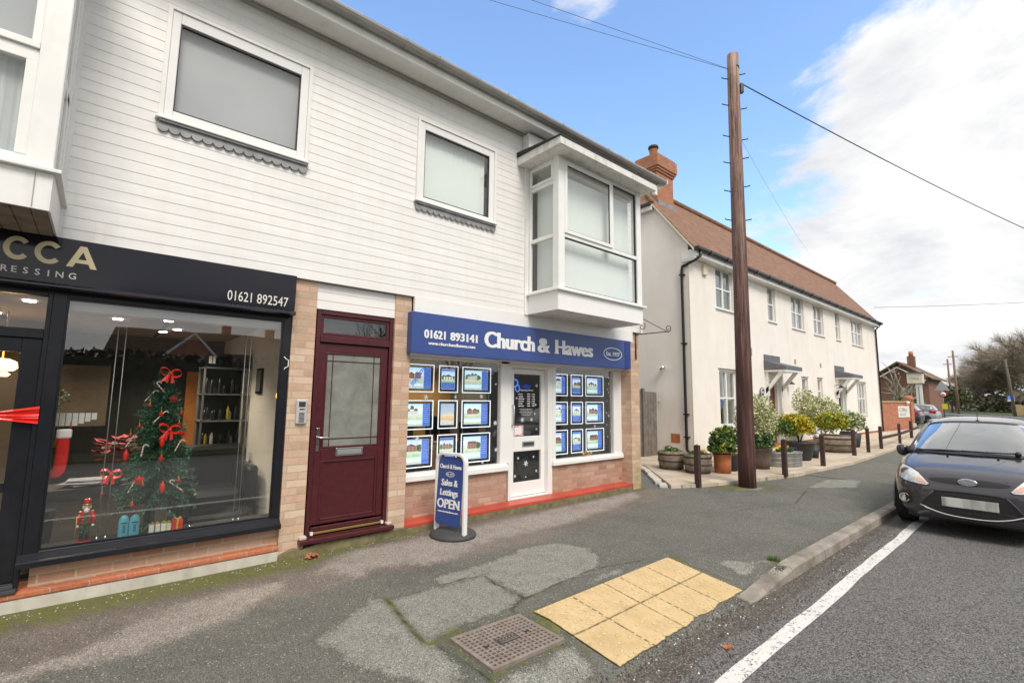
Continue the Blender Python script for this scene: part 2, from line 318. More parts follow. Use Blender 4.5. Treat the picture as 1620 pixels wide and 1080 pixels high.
def m_pave():
    t = NT('pavement_tarmac'); p = t.pos(); s = t.sep(p)
    A = t.n('Attribute', attribute_name='masks'); m = t.sep(A.outputs['Color']); B = t.n('Attribute', attribute_name='masks2'); q = t.sep(B.outputs['Color'])
    n1 = t.noise(p, 6, 8, .72); n2 = t.noise(p, 28, 5, .7); nb = t.noise(p, 1.3, 6, .62)
    jag = t.math('ADD', t.math('MULTIPLY', t.math('SUBTRACT', n1, .5), .34), t.math('MULTIPLY', t.math('SUBTRACT', n2, .5), .16))
    def edge(v, w=.03, k=1.0): return t.rng(t.math('ADD', v, t.math('MULTIPLY', jag, k)), -w, w, 0, 1, True)
    st = t.vor(p, 190, 'Color'); g = t.sep(st)[0]; d = t.vor(p, 190); g2 = t.sep(t.vor(p, 75, 'Color'))[1]; d2 = t.vor(p, 75)
    dark = t.mix(t.rng(nb, .3, .7), (.100, .101, .090), (.145, .144, .129)); pink = t.mix(t.rng(nb, .3, .7), (.125, .105, .091), (.19, .163, .145))
    c = t.mix(edge(q[0], .05), dark, pink)
    c = t.mix(edge(m[1], .10), c, t.mix(t.rng(n1, .3, .7), (.23, .20, .18), (.29, .26, .235)))      # dry worn strip
    lite = t.mix(t.rng(n1, .3, .7), (.185, .185, .167), (.245, .245, .222))
    c = t.mix(edge(m[0], .02, .8), c, lite)                                                        # patched pale tarmac
    ew = t.rng(t.math('ABSOLUTE', t.math('ADD', m[0], t.math('MULTIPLY', jag, .8))), .0, .05, .45, 0); c = t.mix(ew, c, (.07, .07, .055))
    c = t.mix(t.math('MULTIPLY', t.rng(t.noise(p, 3.1, 6, .7), .5, .72), .42), c, t.mix(.5, c, (.04, .04, .035)))
    c = t.mix(t.rng(g, .45, 1, 0, .75), c, t.mix(1, c, (2.3, 2.3, 2.2), 'MULTIPLY')); c = t.mix(t.rng(g, 0, .4, .75, 0), c, t.mix(1, c, (.4, .4, .4), 'MULTIPLY'))
    w = t.math('MULTIPLY', t.math('GREATER_THAN', g2, .955), t.math('LESS_THAN', d2, .36)); c = t.mix(t.math('MULTIPLY', w, .75), c, (.60, .58, .50))
    moss = t.math('MULTIPLY', t.rng(t.math('ADD', m[2], t.math('MULTIPLY', t.math('SUBTRACT', n1, .5), 1.5)), .22, .62), t.rng(n2, .3, .55)); wet = t.rng(t.math('ADD', m[2], t.math('MULTIPLY', t.math('SUBTRACT', nb, .5), .8)), .02, .5, 0, .55); c = t.mix(wet, c, t.mix(1, c, (.50, .47, .38), 'MULTIPLY')); c = t.mix(t.math('MULTIPLY', moss, .88), c, t.mix(n2, (.085, .10, .012), (.20, .21, .04)))
    cr = t.rng(t.math('ADD', q[1], t.math('MULTIPLY', t.math('SUBTRACT', n2, .5), .03)), .002, .024, 1, 0); c = t.mix(t.math('MULTIPLY', cr, .95), c, t.mix(t.rng(n1, .4, .6), (.025, .025, .018), (.09, .105, .02)))
    t.set(color=c, rough=.84, spec=.35)
    h = t.math('SUBTRACT', t.math('MULTIPLY', d, -.8), t.math('MULTIPLY', cr, 1.5)); t.bump(t.math('ADD', h, t.math('MULTIPLY', n1, .5)), .75, .007)
m_pave()
def m_misc():
    t = NT('kerb_stone'); p = t.pos(); s = t.sep(p); n = t.noise(p, 9, 7, .72); c = t.mix(t.rng(n, .3, .7), (.22, .19, .16), (.38, .34, .295)); c = t.mix(t.rng(t.noise(p, 2, 5), .45, .7, 0, .7), c, (.10, .085, .06))
    j = t.math('FRACT', t.math('DIVIDE', t.math('ADD', s[0], .25), .915)); jj = t.math('LESS_THAN', j, .012); c = t.mix(t.math('MULTIPLY', jj, .6), c, (.07, .06, .05)); t.set(color=c, rough=.9); t.bump(t.math('SUBTRACT', t.noise(p, 60, 5, .8), jj), .6, .006)
    t = NT('road_paint'); p = t.pos(); n = t.noise(p, 16, 8, .8); n2 = t.vor(p, 95, 'Color'); k = t.math('ADD', n, t.math('MULTIPLY', t.sep(n2)[0], .28)); f = t.rng(k, .74, .80, 0, 1); c = t.mix(f, t.mix(t.noise(p, 2), (.60, .60, .57), (.72, .72, .70)), (.12, .12, .115)); t.set(color=c, rough=.75); t.bump(t.vor(p, 130), .5, .004)
    t = NT('tactile'); p = t.pos(); s = t.sep(p); n = t.noise(p, 5, 6, .65); n2 = t.noise(p, 45, 4, .7)
    c = t.mix(t.rng(n, .3, .7), (.52, .37, .18), (.65, .49, .27)); c = t.mix(t.rng(n2, .5, .75, 0, .5), c, (.42, .29, .14))
    A = t.n('Attribute', attribute_name='joint'); jd = A.outputs['Fac']; jg = t.rng(t.math('ADD', jd, t.math('MULTIPLY', t.math('SUBTRACT', t.noise(p, 22, 6, .7), .5), .020)), .003, .012, 1, 0); dg = t.math('MULTIPLY', t.rng(t.noise(p, 3.3, 8, .75), .50, .70, 0, .55), t.rng(n2, .3, .7)); c = t.mix(dg, c, (.25, .19, .10)); c = t.mix(t.math('MULTIPLY', jg, .92), c, (.06, .055, .015))
    t.set(color=c, rough=.85); t.bump(t.math('ADD', n2, t.math('MULTIPLY', jg, -1)), .35, .004)
    t = NT('manhole_iron'); p = t.pos(); n = t.noise(p, 12, 7, .7); c = t.mix(t.rng(n, .3, .7), (.20, .165, .14), (.36, .30, .26)); t.set(color=c, rough=.7, metal=.25); t.bump(t.noise(p, 80, 4), .3, .003)
    t = NT('manhole_dark'); t.set(color=t.mix(t.noise(t.pos(), 20, 5), (.03, .03, .03), (.08, .075, .07)), rough=.75)
    t = NT('slabs'); p = t.pos(); s = t.sep(p)
    b = t.n('TexBrick'); t.put(b.inputs['Vector'], p); b.offset = 0; b.inputs['Scale'].default_value = 1; b.inputs['Brick Width'].default_value = .6; b.inputs['Row Height'].default_value = .6; b.inputs['Mortar Size'].default_value = .008; b.inputs['Color1'].default_value = (.46, .38, .29, 1); b.inputs['Color2'].default_value = (.60, .52, .42, 1); b.inputs['Mortar'].default_value = (.24, .19, .13, 1)
    c = t.mix(t.rng(t.noise(p, 2.5, 7, .7), .4, .75, 0, .5), b.outputs['Color'], (.34, .26, .18)); t.set(color=c, rough=.9); t.bump(t.math('SUBTRACT', t.noise(p, 30, 5), b.outputs['Fac']), .35, .006)
    t = NT('pole_wood'); o = t.obj(); n = t.noise(t.map(o, (16, 16, .9)), 1.6, 7, .7); n2 = t.noise(t.map(o, (40, 40, 1.2)), 1, 5, .7); s = t.sep(o)
    top = t.mix(t.rng(n, .3, .7), (.27, .15, .11), (.50, .36, .29)); bot = t.mix(t.rng(n, .3, .7), (.045, .015, .013), (.14, .055, .04))
    c = t.mix(t.rng(t.math('ADD', s[2], t.math('MULTIPLY', t.math('SUBTRACT', n, .5), 4)), 2.0, 8.5), bot, top); n3 = t.noise(t.map(o, (11, 11, .35)), 1.3, 8, .75); c = t.mix(t.rng(n3, .48, .60, 0, .6), c, (.05, .022, .018)); c = t.mix(t.rng(n3, .46, .34, 0, .45), c, (.42, .30, .24)); c = t.mix(t.rng(n2, .48, .62, 0, .85), c, (.030, .016, .013)); kn = t.vor(t.map(o, (4, 4, 1.6)), 1.0); c = t.mix(t.rng(kn, .10, .05, 0, .8), c, (.02, .012, .01)); t.set(color=c, rough=.75); t.bump(t.math('ADD', n, n2), .6, .01)
    t = NT('bark'); o = t.obj(); n = t.noise(t.map(o, (10, 10, 2)), 2, 6, .7); t.set(color=t.mix(t.rng(n, .3, .7), (.07, .055, .04), (.20, .165, .12)), rough=.9); t.bump(n, .6, .02)
    t = NT('bark_pale'); t.set(color=(.34, .29, .23), rough=.85)
    t = NT('birch_bark'); o = t.obj(); n = t.noise(t.map(o, (3, 3, 9)), 1.5, 6, .7); t.set(color=t.mix(t.rng(n, .5, .62), (.62, .58, .50), (.12, .10, .08)), rough=.8)
    t = NT('road_worn'); p = t.pos(); n = t.noise(p, 7, 8, .75); g = t.sep(t.vor(p, 95, 'Color'))[0]; c = t.mix(t.rng(n, .3, .7), (.045, .038, .034), (.11, .095, .085)); c = t.mix(t.rng(g, .55, 1, 0, .6), c, (.30, .27, .24)); t.set(color=c, rough=.9); t.bump(t.math('ADD', n, t.vor(p, 95)), .8, .008)
    t = NT('twigs'); t.set(color=t.mix(t.rng(t.noise(t.pos(), .6, 4), .3, .7), (.085, .062, .045), (.17, .125, .08)), rough=.9)
    t = NT('grass'); p = t.pos(); t.set(color=t.mix(t.rng(t.noise(p, 3, 6, .7), .3, .7), (.04, .065, .015), (.10, .13, .035)), rough=.95)
    t = NT('field'); p = t.pos(); t.set(color=t.mix(t.rng(t.noise(p, .12, 6, .7), .3, .7), (.06, .075, .03), (.13, .13, .07)), rough=.95)
    t = NT('car_paint'); o = t.obj(); fl = t.sep(t.vor(o, 900, 'Color'))[0]; t.set(color=t.mix(t.math('MULTIPLY', fl, .5), (.045, .041, .050), (.095, .088, .104)), metal=.5, rough=.33, coat=1.0, coatr=.03)
    t = NT('numberplate'); o = t.obj(); n = t.noise(t.map(o, (1, 9, 1.2)), 1, 2, .4); t.set(color=t.mix(t.rng(n, .35, .62), (.28, .27, .26), (.60, .60, .57)), rough=.5)
    t = NT('headlamp_bowl'); o = t.obj(); n = t.vor(o, 28); t.set(color=t.mix(n, (.90, .90, .90), (.62, .62, .63)), metal=.35, rough=.25)
    t = NT('poster_photo'); o = t.n('TexCoord').outputs['Generated']; s = t.sep(o); oi = t.n('ObjectInfo').outputs['Random']
    n = t.noise(t.comb(t.math('ADD', t.math('MULTIPLY', s[0], 3), t.math('MULTIPLY', oi, 40)), t.math('MULTIPLY', s[2], 2.4), oi), 2.2, 5, .65, .3); z = t.math('ADD', s[2], t.math('MULTIPLY', t.math('SUBTRACT', n, .5), .9))
    c = t.ramp(z, [(0, (.38, .52, .24)), (.18, (.55, .60, .45)), (.24, (.60, .60, .60)), (.34, (.52, .60, .48)), (.44, (.62, .72, .80)), (.60, (.78, .86, .95)), (1, (.45, .68, .97))])
    hs = t.n('HueSaturation'); t.put(hs.inputs['Hue'], t.math('ADD', .47, t.math('MULTIPLY', oi, .08))); t.put(hs.inputs['Color'], c); t.set(color=hs.outputs[0], rough=.4, emit=hs.outputs[0], es=.5)
    t = NT('poster_orange'); s = t.sep(t.n('TexCoord').outputs['Generated']); n = t.noise(t.pos(), 9, 5, .6); t.set(color=t.ramp(t.math('ADD', s[2], t.math('MULTIPLY', n, .3)), [(0, (.3, .5, .8)), (.3, (.8, .8, .8)), (.42, (.85, .45, .08)), (.62, (.85, .75, .55)), (.8, (.35, .60, .9)), (1, (.3, .55, .9))]), rough=.4); t.set(emit=(.5, .45, .4), es=.4)
    t = NT('flyer'); s = t.sep(t.n('TexCoord').outputs['Generated']); dx = t.math('ABSOLUTE', t.math('SUBTRACT', s[0], .5)); dz = t.math('ABSOLUTE', t.math('SUBTRACT', s[2], .5)); n = t.noise(t.pos(), 60, 3)
    r = t.math('ADD', t.math('MAXIMUM', dx, dz), t.math('MULTIPLY', t.math('SUBTRACT', n, .5), .25)); t.set(color=t.mix(t.rng(r, .32, .36), (.80, .79, .76), t.mix(t.rng(t.noise(t.pos(), 90, 2), .45, .55), (.55, .05, .06), (.75, .7, .68))), rough=.5)
m_misc()
def leafmat(name, a, b, c2=None, rough=.6):
    t = NT(name); r = t.n('ObjectInfo').outputs['Random']; n = t.noise(t.pos(), 22, 3, .7); c = t.mix(t.rng(n, .3, .7), a, b)
    if c2: c = t.mix(t.math('GREATER_THAN', t.sep(t.vor(t.pos(), 26, 'Color'))[0], .6), c, c2)
    t.set(color=c, rough=rough); return t.m
leafmat('leaf_variegated', (.22, .28, .09), (.40, .43, .19), (.80, .76, .48))
leafmat('leaf_pale', (.26, .32, .14), (.46, .48, .26), (.72, .70, .48))
leafmat('leaf_yellow', (.22, .25, .015), (.50, .42, .02), (.70, .46, .02))
leafmat('leaf_yellow_green', (.20, .26, .015), (.42, .42, .04))
leafmat('leaf_green', (.035, .10, .015), (.08, .18, .03))
leafmat('leaf_dark', (.025, .055, .018), (.06, .11, .035))
leafmat('leaf_farhedge', (.05, .07, .03), (.10, .12, .05))
leafmat('leaf_bronze', (.30, .12, .04), (.50, .28, .14), (.60, .45, .28))
leafmat('leaf_ivy', (.12, .115, .06), (.20, .19, .10))
leafmat('leaf_hedge', (.010, .022, .008), (.030, .055, .018))
leafmat('petal_yellow', (.75, .50, .01), (.85, .65, .03))
leafmat('petal_purple', (.03, .02, .10), (.08, .04, .20))
leafmat('poinsettia', (.42, .004, .02), (.60, .01, .03))
leafmat('winter_brush', (.22, .17, .135), (.36, .285, .225), (.32, .28, .18))
# ------------------------------------------------------------------ mesh helpers (world coordinates; a part is stored relative to its thing)
class MB:
    def __init__(s): s.v = []; s.f = []; s.mi = []; s.cur = 0; s.sm = []; s.smooth = False
    def add(s, vs, fs):
        o = len(s.v); s.v += [tuple(v) for v in vs]
        for f in fs: s.f.append(tuple(o + i for i in f)); s.mi.append(s.cur); s.sm.append(s.smooth)
        return s
    def box(s, x0, x1, y0, y1, z0, z1):
        if x0 > x1: x0, x1 = x1, x0
        if y0 > y1: y0, y1 = y1, y0
        if z0 > z1: z0, z1 = z1, z0
        v = [(x0, y0, z0), (x1, y0, z0), (x1, y1, z0), (x0, y1, z0), (x0, y0, z1), (x1, y0, z1), (x1, y1, z1), (x0, y1, z1)]
        return s.add(v, [(0, 3, 2, 1), (4, 5, 6, 7), (0, 1, 5, 4), (1, 2, 6, 5), (2, 3, 7, 6), (3, 0, 4, 7)])
    def xbox(s, M, sx, sy, sz):
        v = [M @ Vector((a * sx / 2, b * sy / 2, c * sz / 2)) for c in (-1, 1) for b in (-1, 1) for a in (-1, 1)]
        return s.add(v, [(0, 2, 3, 1), (4, 5, 7, 6), (0, 1, 5, 4), (1, 3, 7, 5), (3, 2, 6, 7), (2, 0, 4, 6)])
    def prism(s, poly, a, b, axis='y'):
        # poly: 2D outline; extruded from a to b along axis. axis y: poly=(x,z); x: (y,z); z: (x,y)
        n = len(poly)
        def P(p, t): return (p[0], t, p[1]) if axis == 'y' else ((t, p[0], p[1]) if axis == 'x' else (p[0], p[1], t))
        v = [P(p, a) for p in poly] + [P(p, b) for p in poly]
        f = [tuple(range(n)), tuple(reversed(range(n, 2 * n)))] + [(i, i + n, (i + 1) % n + n, (i + 1) % n) for i in range(n)]
        return s.add(v, f)
    def frame(s, x0, x1, z0, z1, y0, y1, w, wb=None, wt=None, wr=None):
        wb = w if wb is None else wb; wt = w if wt is None else wt; wr = w if wr is None else wr
        s.box(x0, x0 + w, y0, y1, z0, z1); s.box(x1 - wr, x1, y0, y1, z0, z1); s.box(x0 + w, x1 - wr, y0, y1, z0, z0 + wb); s.box(x0 + w, x1 - wr, y0, y1, z1 - wt, z1); return s
    def framex(s, x0, x1, y0, y1, z0, z1, w):
        s.box(x0, x1, y0, y0 + w, z0, z1); s.box(x0, x1, y1 - w, y1, z0, z1); s.box(x0, x1, y0 + w, y1 - w, z0, z0 + w); s.box(x0, x1, y0 + w, y1 - w, z1 - w, z1); return s
    def tube(s, pts, r, seg=8, cap=True):
        pts = [Vector(p) for p in pts]; n = len(pts); rs = r if isinstance(r, (list, tuple)) else [r] * n; vs = []; up = None
        for i, p in enumerate(pts):
            t = (pts[min(i + 1, n - 1)] - pts[max(i - 1, 0)])
            if t.length < 1e-9: t = Vector((0, 0, 1))
            t.normalize()
            if up is None: up = t.orthogonal().normalized()
            else:
                up = up - t * up.dot(t)
                up = up.normalized() if up.length > 1e-6 else t.orthogonal().normalized()
            w = t.cross(up)
            for k in range(seg):
                a = 2 * math.pi * k / seg; vs.append(p + (up * math.cos(a) + w * math.sin(a)) * rs[i])
        fs = [(i * seg + k, i * seg + (k + 1) % seg, (i + 1) * seg + (k + 1) % seg, (i + 1) * seg + k) for i in range(n - 1) for k in range(seg)]
        if cap: fs += [tuple(reversed(range(seg))), tuple(range((n - 1) * seg, n * seg))]
        sm = s.smooth; s.smooth = seg > 4; s.add(vs, fs); s.smooth = sm; return s
    def lathe(s, c, prof, seg=20, sx=1, sy=1, rot=0):
        vs = []; n = len(prof)
        for r, z in prof:
            for k in range(seg):
                a = 2 * math.pi * k / seg; x = r * math.cos(a) * sx; y = r * math.sin(a) * sy
                vs.append((c[0] + x * math.cos(rot) - y * math.sin(rot), c[1] + x * math.sin(rot) + y * math.cos(rot), c[2] + z))
        fs = [(i * seg + k, i * seg + (k + 1) % seg, (i + 1) * seg + (k + 1) % seg, (i + 1) * seg + k) for i in range(n - 1) for k in range(seg)]
        fs += [tuple(reversed(range(seg))), tuple(range((n - 1) * seg, n * seg))]
        sm = s.smooth; s.smooth = True; s.add(vs, fs); s.smooth = sm; return s
    def ball(s, c, r, seg=12, rings=8, sx=1, sy=1, sz=1):
        return s.lathe(c, [(r * math.sin(math.pi * (i + .02) / (rings + .04)), -r * sz * math.cos(math.pi * (i + .02) / (rings + .04))) for i in range(rings + 1)], seg, sx, sy)
    def quad(s, a, b, c, d): return s.add([a, b, c, d], [(0, 1, 2, 3)])
ORG = {}
SPLIT = {'window_sill', 'corner_post', 'corner_trim', 'gutter_bracket', 'gutter_end', 'key_slot', 'threshold_end', 'brick_riser', 'pane', 'mortar_fillet', 'hinge', 'eye', 'call_button', 'ceiling_strip', 'riser_lining', 'curtain', 'white_header', 'partition', 'trim', 'grille_opening', 'glazing_moulding', 'header_mark', 'wall_sill', 'hinge_pin', 'door_moulding', 'inner_wall'}
def pieces(mb):   # split a mesh builder into its connected pieces
    par = list(range(len(mb.v)))
    def find(a):
        while par[a] != a: par[a] = par[par[a]]; a = par[a]
        return a
    for f in mb.f:
        for q in f[1:]: par[find(q)] = find(f[0])
    out = {}
    for k, f in enumerate(mb.f):
        r = find(f[0]); m = out.setdefault(r, (MB(), {})); M, ix = m
        for q in f:
            if q not in ix: ix[q] = len(M.v); M.v.append(mb.v[q])
        M.f.append(tuple(ix[q] for q in f)); M.mi.append(mb.mi[k]); M.sm.append(mb.sm[k])
    return [m for m, _ in out.values()]
def build(name, mb, mats, parent=None, bevel=0, smooth=None):
    if parent is not None and name in SPLIT:
        ps = pieces(mb)
        if len(ps) > 1: return [build_one(name, p, mats, parent, bevel, smooth) for p in ps][0]
    return build_one(name, mb, mats, parent, bevel, smooth)
def build_one(name, mb, mats, parent=None, bevel=0, smooth=None):
    me = bpy.data.meshes.new(name); org = Vector(ORG.get(parent.name, (0, 0, 0))) if parent else Vector((0, 0, 0))
    me.from_pydata([tuple(Vector(v) - org) for v in mb.v], [], mb.f)
    if isinstance(mats, str): mats = [mats]
    for m in mats: me.materials.append(MATS[m])
    me.polygons.foreach_set('material_index', mb.mi)
    me.polygons.foreach_set('use_smooth', mb.sm if smooth is None else [smooth] * len(mb.f))
    me.update(); o = bpy.data.objects.new(name, me); col.objects.link(o)
    if parent: o.parent = parent; ORG[o.name] = org
    if bevel:
        b = o.modifiers.new('bevel', 'BEVEL'); b.width = bevel; b.segments = 2; b.limit_method = 'ANGLE'; b.angle_limit = R_(40)
    return o
def tag(o, label=None, cat=None, group=None, kind=None):
    if label: o['label'] = label
    if cat: o['category'] = cat
    if group: o['group'] = group
    if kind: o['kind'] = kind
    return o
def thing(name, label, cat, loc=(0, 0, 0), group=None, rz=0):
    o = bpy.data.objects.new(name, None); col.objects.link(o); o.location = loc; o.rotation_euler = (0, 0, rz); o.empty_display_size = .2; ORG[o.name] = tuple(loc) if not rz else (0, 0, 0)
    return tag(o, label, cat, group)
def local_thing(name, label, cat, loc=(0, 0, 0), group=None, rz=0):   # parts given in local coordinates
    o = thing(name, label, cat, loc, group, rz); ORG[o.name] = (0, 0, 0); return o
def solo(name, mb, mats, label, cat, group=None, loc=None, bevel=0, smooth=None):   # one-mesh thing
    if loc is not None: mb.v = [tuple(Vector(v) - Vector(loc)) for v in mb.v]
    o = build(name, mb, mats, None, bevel, smooth)
    if loc is not None: o.location = loc
    return tag(o, label, cat, group)
def struct(name, mb, mats, label=None, cat=None, bevel=0, smooth=None):
    o = build(name, mb, mats, None, bevel, smooth); return tag(o, label, cat, None, 'structure')
def copy_tree(o, parent=None, loc=None, rz=None, label=None, scale=None):
    c = o.copy(); col.objects.link(c); c.parent = parent
    if parent is None:
        if loc is not None: c.location = loc
        if rz is not None: c.rotation_euler = (0, 0, rz)
        if scale: c.scale = scale
        if label: c['label'] = label
    for ch in [x for x in bpy.data.objects if x.parent == o]: copy_tree(ch, c)
    return c
DG = None
def text_mb(txt, h, bold=0.0, track=1.0, slant=0.0, wscale=1.0, serif=0.0, depth=.004, align='LEFT'):
    """text outline as mesh in the x-z plane, starting at x=0, baseline z=0; h = cap height"""
    cu = bpy.data.curves.new('t', 'FONT'); cu.body = txt; cu.size = h / .73; cu.offset = min(bold, .012) * h; cu.space_character = track; cu.shear = slant; cu.extrude = depth / 2; cu.resolution_u = 3; cu.align_x = 'LEFT'
    ob = bpy.data.objects.new('t', cu); col.objects.link(ob)
    dg = bpy.context.evaluated_depsgraph_get(); me = bpy.data.meshes.new_from_object(ob.evaluated_get(dg))
    v = [tuple(x.co) for x in me.vertices]; f = [tuple(p.vertices) for p in me.polygons]
    bpy.data.objects.remove(ob); bpy.data.curves.remove(cu); bpy.data.meshes.remove(me)
    mb = MB()
    if not v: return mb, 0
    x0 = min(a[0] for a in v); x1 = max(a[0] for a in v)
    sh = [0.0] if bold < .03 else ([-bold * h, 0.0, bold * h] if bold < .06 else [-bold * h, -bold * h * .5, 0.0, bold * h * .5, bold * h])
    for k_, dx in enumerate(sh): mb.add([((a[0] - x0) * wscale + dx, -a[2] - .00025 * k_, a[1]) for a in v], f)     # weight added sideways, as in a heavy slab face
    w = (x1 - x0) * wscale
    if serif:
        # slab feet: short bars where a stem meets the baseline or the cap/x line
        import collections
        for zz, up in ((0.0, 1), (h, -1), (h * .735, -1)):
            xs = sorted(a[0] for a in mb.v if abs(a[2] - zz) < h * .02)
            runs = []
            for x in xs:
                if runs and x - runs[-1][1] < h * .26: runs[-1][1] = x
                else: runs.append([x, x])
            for a, b in runs:
                if .03 * h < b - a < h * .36: mb.box(a - h * serif, b + h * serif * (.9 if zz == 0 else .2), -depth / 2, depth / 2, zz if up > 0 else zz - h * .09, zz + h * .09 if up > 0 else zz)
    return mb, w
def place_text(mb, x, y, z, rotz=0, roty=0, M=None):
    if M is None: M = Matrix.Translation((x, y, z)) @ Matrix.Rotation(rotz, 4, 'Z') @ Matrix.Rotation(roty, 4, 'Y')
    mb.v = [tuple(M @ Vector(v)) for v in mb.v]; return mb
def fit_text(txt, x0, x1, h, **k):
    mb, w = text_mb(txt, h, **k)
    s = (x1 - x0) / w if w else 1
    mb.v = [(v[0] * s, v[1], v[2]) for v in mb.v]; return mb
# ------------------------------------------------------------------ ground, road, pavement
PA = [(2.42,3.91),(3.0,3.89),(3.73,4.01),(4.05,3.87),(4.16,3.55),(4.04,3.25),(3.71,3.08),(3.18,3.05),(2.77,3.03),(2.81,3.64),(2.43,3.69)]
PB = [(1.83,3.71),(2.04,3.7),(2.38,3.7),(2.79,3.61),(2.75,3.04),(2.54,2.95),(2.14,2.98),(1.82,2.92),(1.79,3.02),(1.8,3.38)]
PC = [(1.82,3.86),(1.9,3.73),(1.85,3.34),(1.8,3.02),(1.79,2.86),(1.81,2.55),(1.71,2.38),(1.58,2.41),(1.49,2.6),(1.37,2.74),(1.28,3.08),(1.24,3.42),(1.42,3.56),(1.6,3.68)]
PD = [(2.67,2.68),(2.6,2.36),(2.49,2.1),(2.31,2.01),(2.13,2.04),(1.82,2.26),(2.07,2.3),(2.44,2.33),(2.53,2.36)]
PE = [(4.89,2.65),(4.83,2.51),(5.01,2.42),(5.2,2.21),(5.42,2.2),(5.47,2.12),(5.32,2.08),(5.14,2.17),(4.82,2.15),(4.77,2.21),(4.84,2.37)]
PE2 = [(3.39,2.95),(3.96,2.96),(3.9,2.88),(3.36,2.87)]
PG = [(10.2,3.4),(11.6,3.5),(12.2,3.0),(11.0,2.8)]
PH = [(8.6,4.05),(9.2,3.8),(9.6,3.9),(9.0,4.2)]
F1 = [(-1.6,4.05),(-0.29,4.11),(-0.09,4.16),(0.06,4.21),(0.28,4.37),(0.43,4.46),(0.62,4.61),(0.92,4.65),(1.31,4.63),(1.34,4.5),(1.07,4.34),(0.89,4.13),(0.53,4.05),(0.32,3.98),(0.04,3.99),(-0.2,4.02),(-1.6,3.9)]
F2 = [(1.67,4.69),(1.82,4.94),(2.03,5.1),(2.61,5.0),(3.39,4.97),(3.9,4.9),(3.2,4.35),(2.81,4.21),(2.58,4.25),(2.28,4.40),(2.13,4.45),(1.93,4.32),(1.87,4.36),(1.79,4.48)]
F3 = [(3.38,4.95),(4.86,5.08),(7.24,5.15),(6.95,4.84),(4.82,4.44),(3.34,4.4)]
BOUND = [(-6,4.2),(-0.73,4.12),(-0.02,3.97),(1.14,4.22),(2.05,4.30),(2.66,4.15),(3.98,4.05),(6.58,4.53),(7.8,4.53),(9,5.4),(40,6)]
CR = [[(1.9,3.73),(1.86,3.47),(1.82,3.29),(1.79,3.05),(1.77,2.92),(1.83,2.88)],[(2.43,3.69),(2.62,3.70),(2.81,3.64),(2.76,3.4),(2.79,3.2),(2.75,3.03),(2.54,2.95),(2.53,2.88)],[(2.75,3.03),(3.2,3.07),(3.71,3.1),(4.3,2.95)],
      [(1.83,2.88),(1.86,2.2),(2.2,2.05)],[(8.3,4.3),(9.3,3.6),(10.9,3.1)],[(7.2,3.4),(8.5,3.0),(9.9,3.3)]]
def sdf_poly(P, X, Y):
    n = len(P); d = np.full(X.shape, 1e9); inside = np.zeros(X.shape, bool)
    for i in range(n):
        ax, ay = P[i]; bx, by = P[(i + 1) % n]; ex, ey = bx - ax, by - ay
        t = np.clip(((X - ax) * ex + (Y - ay) * ey) / (ex * ex + ey * ey + 1e-12), 0, 1)
        d = np.minimum(d, np.hypot(X - ax - t * ex, Y - ay - t * ey))
        cond = ((ay > Y) != (by > Y)) & (X < (bx - ax) * (Y - ay) / ((by - ay) if by != ay else 1e-12) + ax); inside ^= cond
    return np.where(inside, d, -d)
def dist_line(P, X, Y):
    d = np.full(X.shape, 1e9)
    for (ax, ay), (bx, by) in zip(P[:-1], P[1:]):
        ex, ey = bx - ax, by - ay; t = np.clip(((X - ax) * ex + (Y - ay) * ey) / (ex * ex + ey * ey), 0, 1); d = np.minimum(d, np.hypot(X - ax - t * ex, Y - ay - t * ey))
    return d
def paving_front(x):   # line where the tarmac pavement meets the pale slabs in front of the house
    xs = [7.62, 8.0, 8.6, 9.55, 11.5, 14.95, 21, 31, 60]; ys = [5.5, 4.93, 4.60, 4.36, 4.01, 3.82, 4.06, 4.3, 4.6]; return float(np.interp(x, xs, ys))
KY = 1.93
TAC = (2.66, 4.50, 2.02, 2.80)
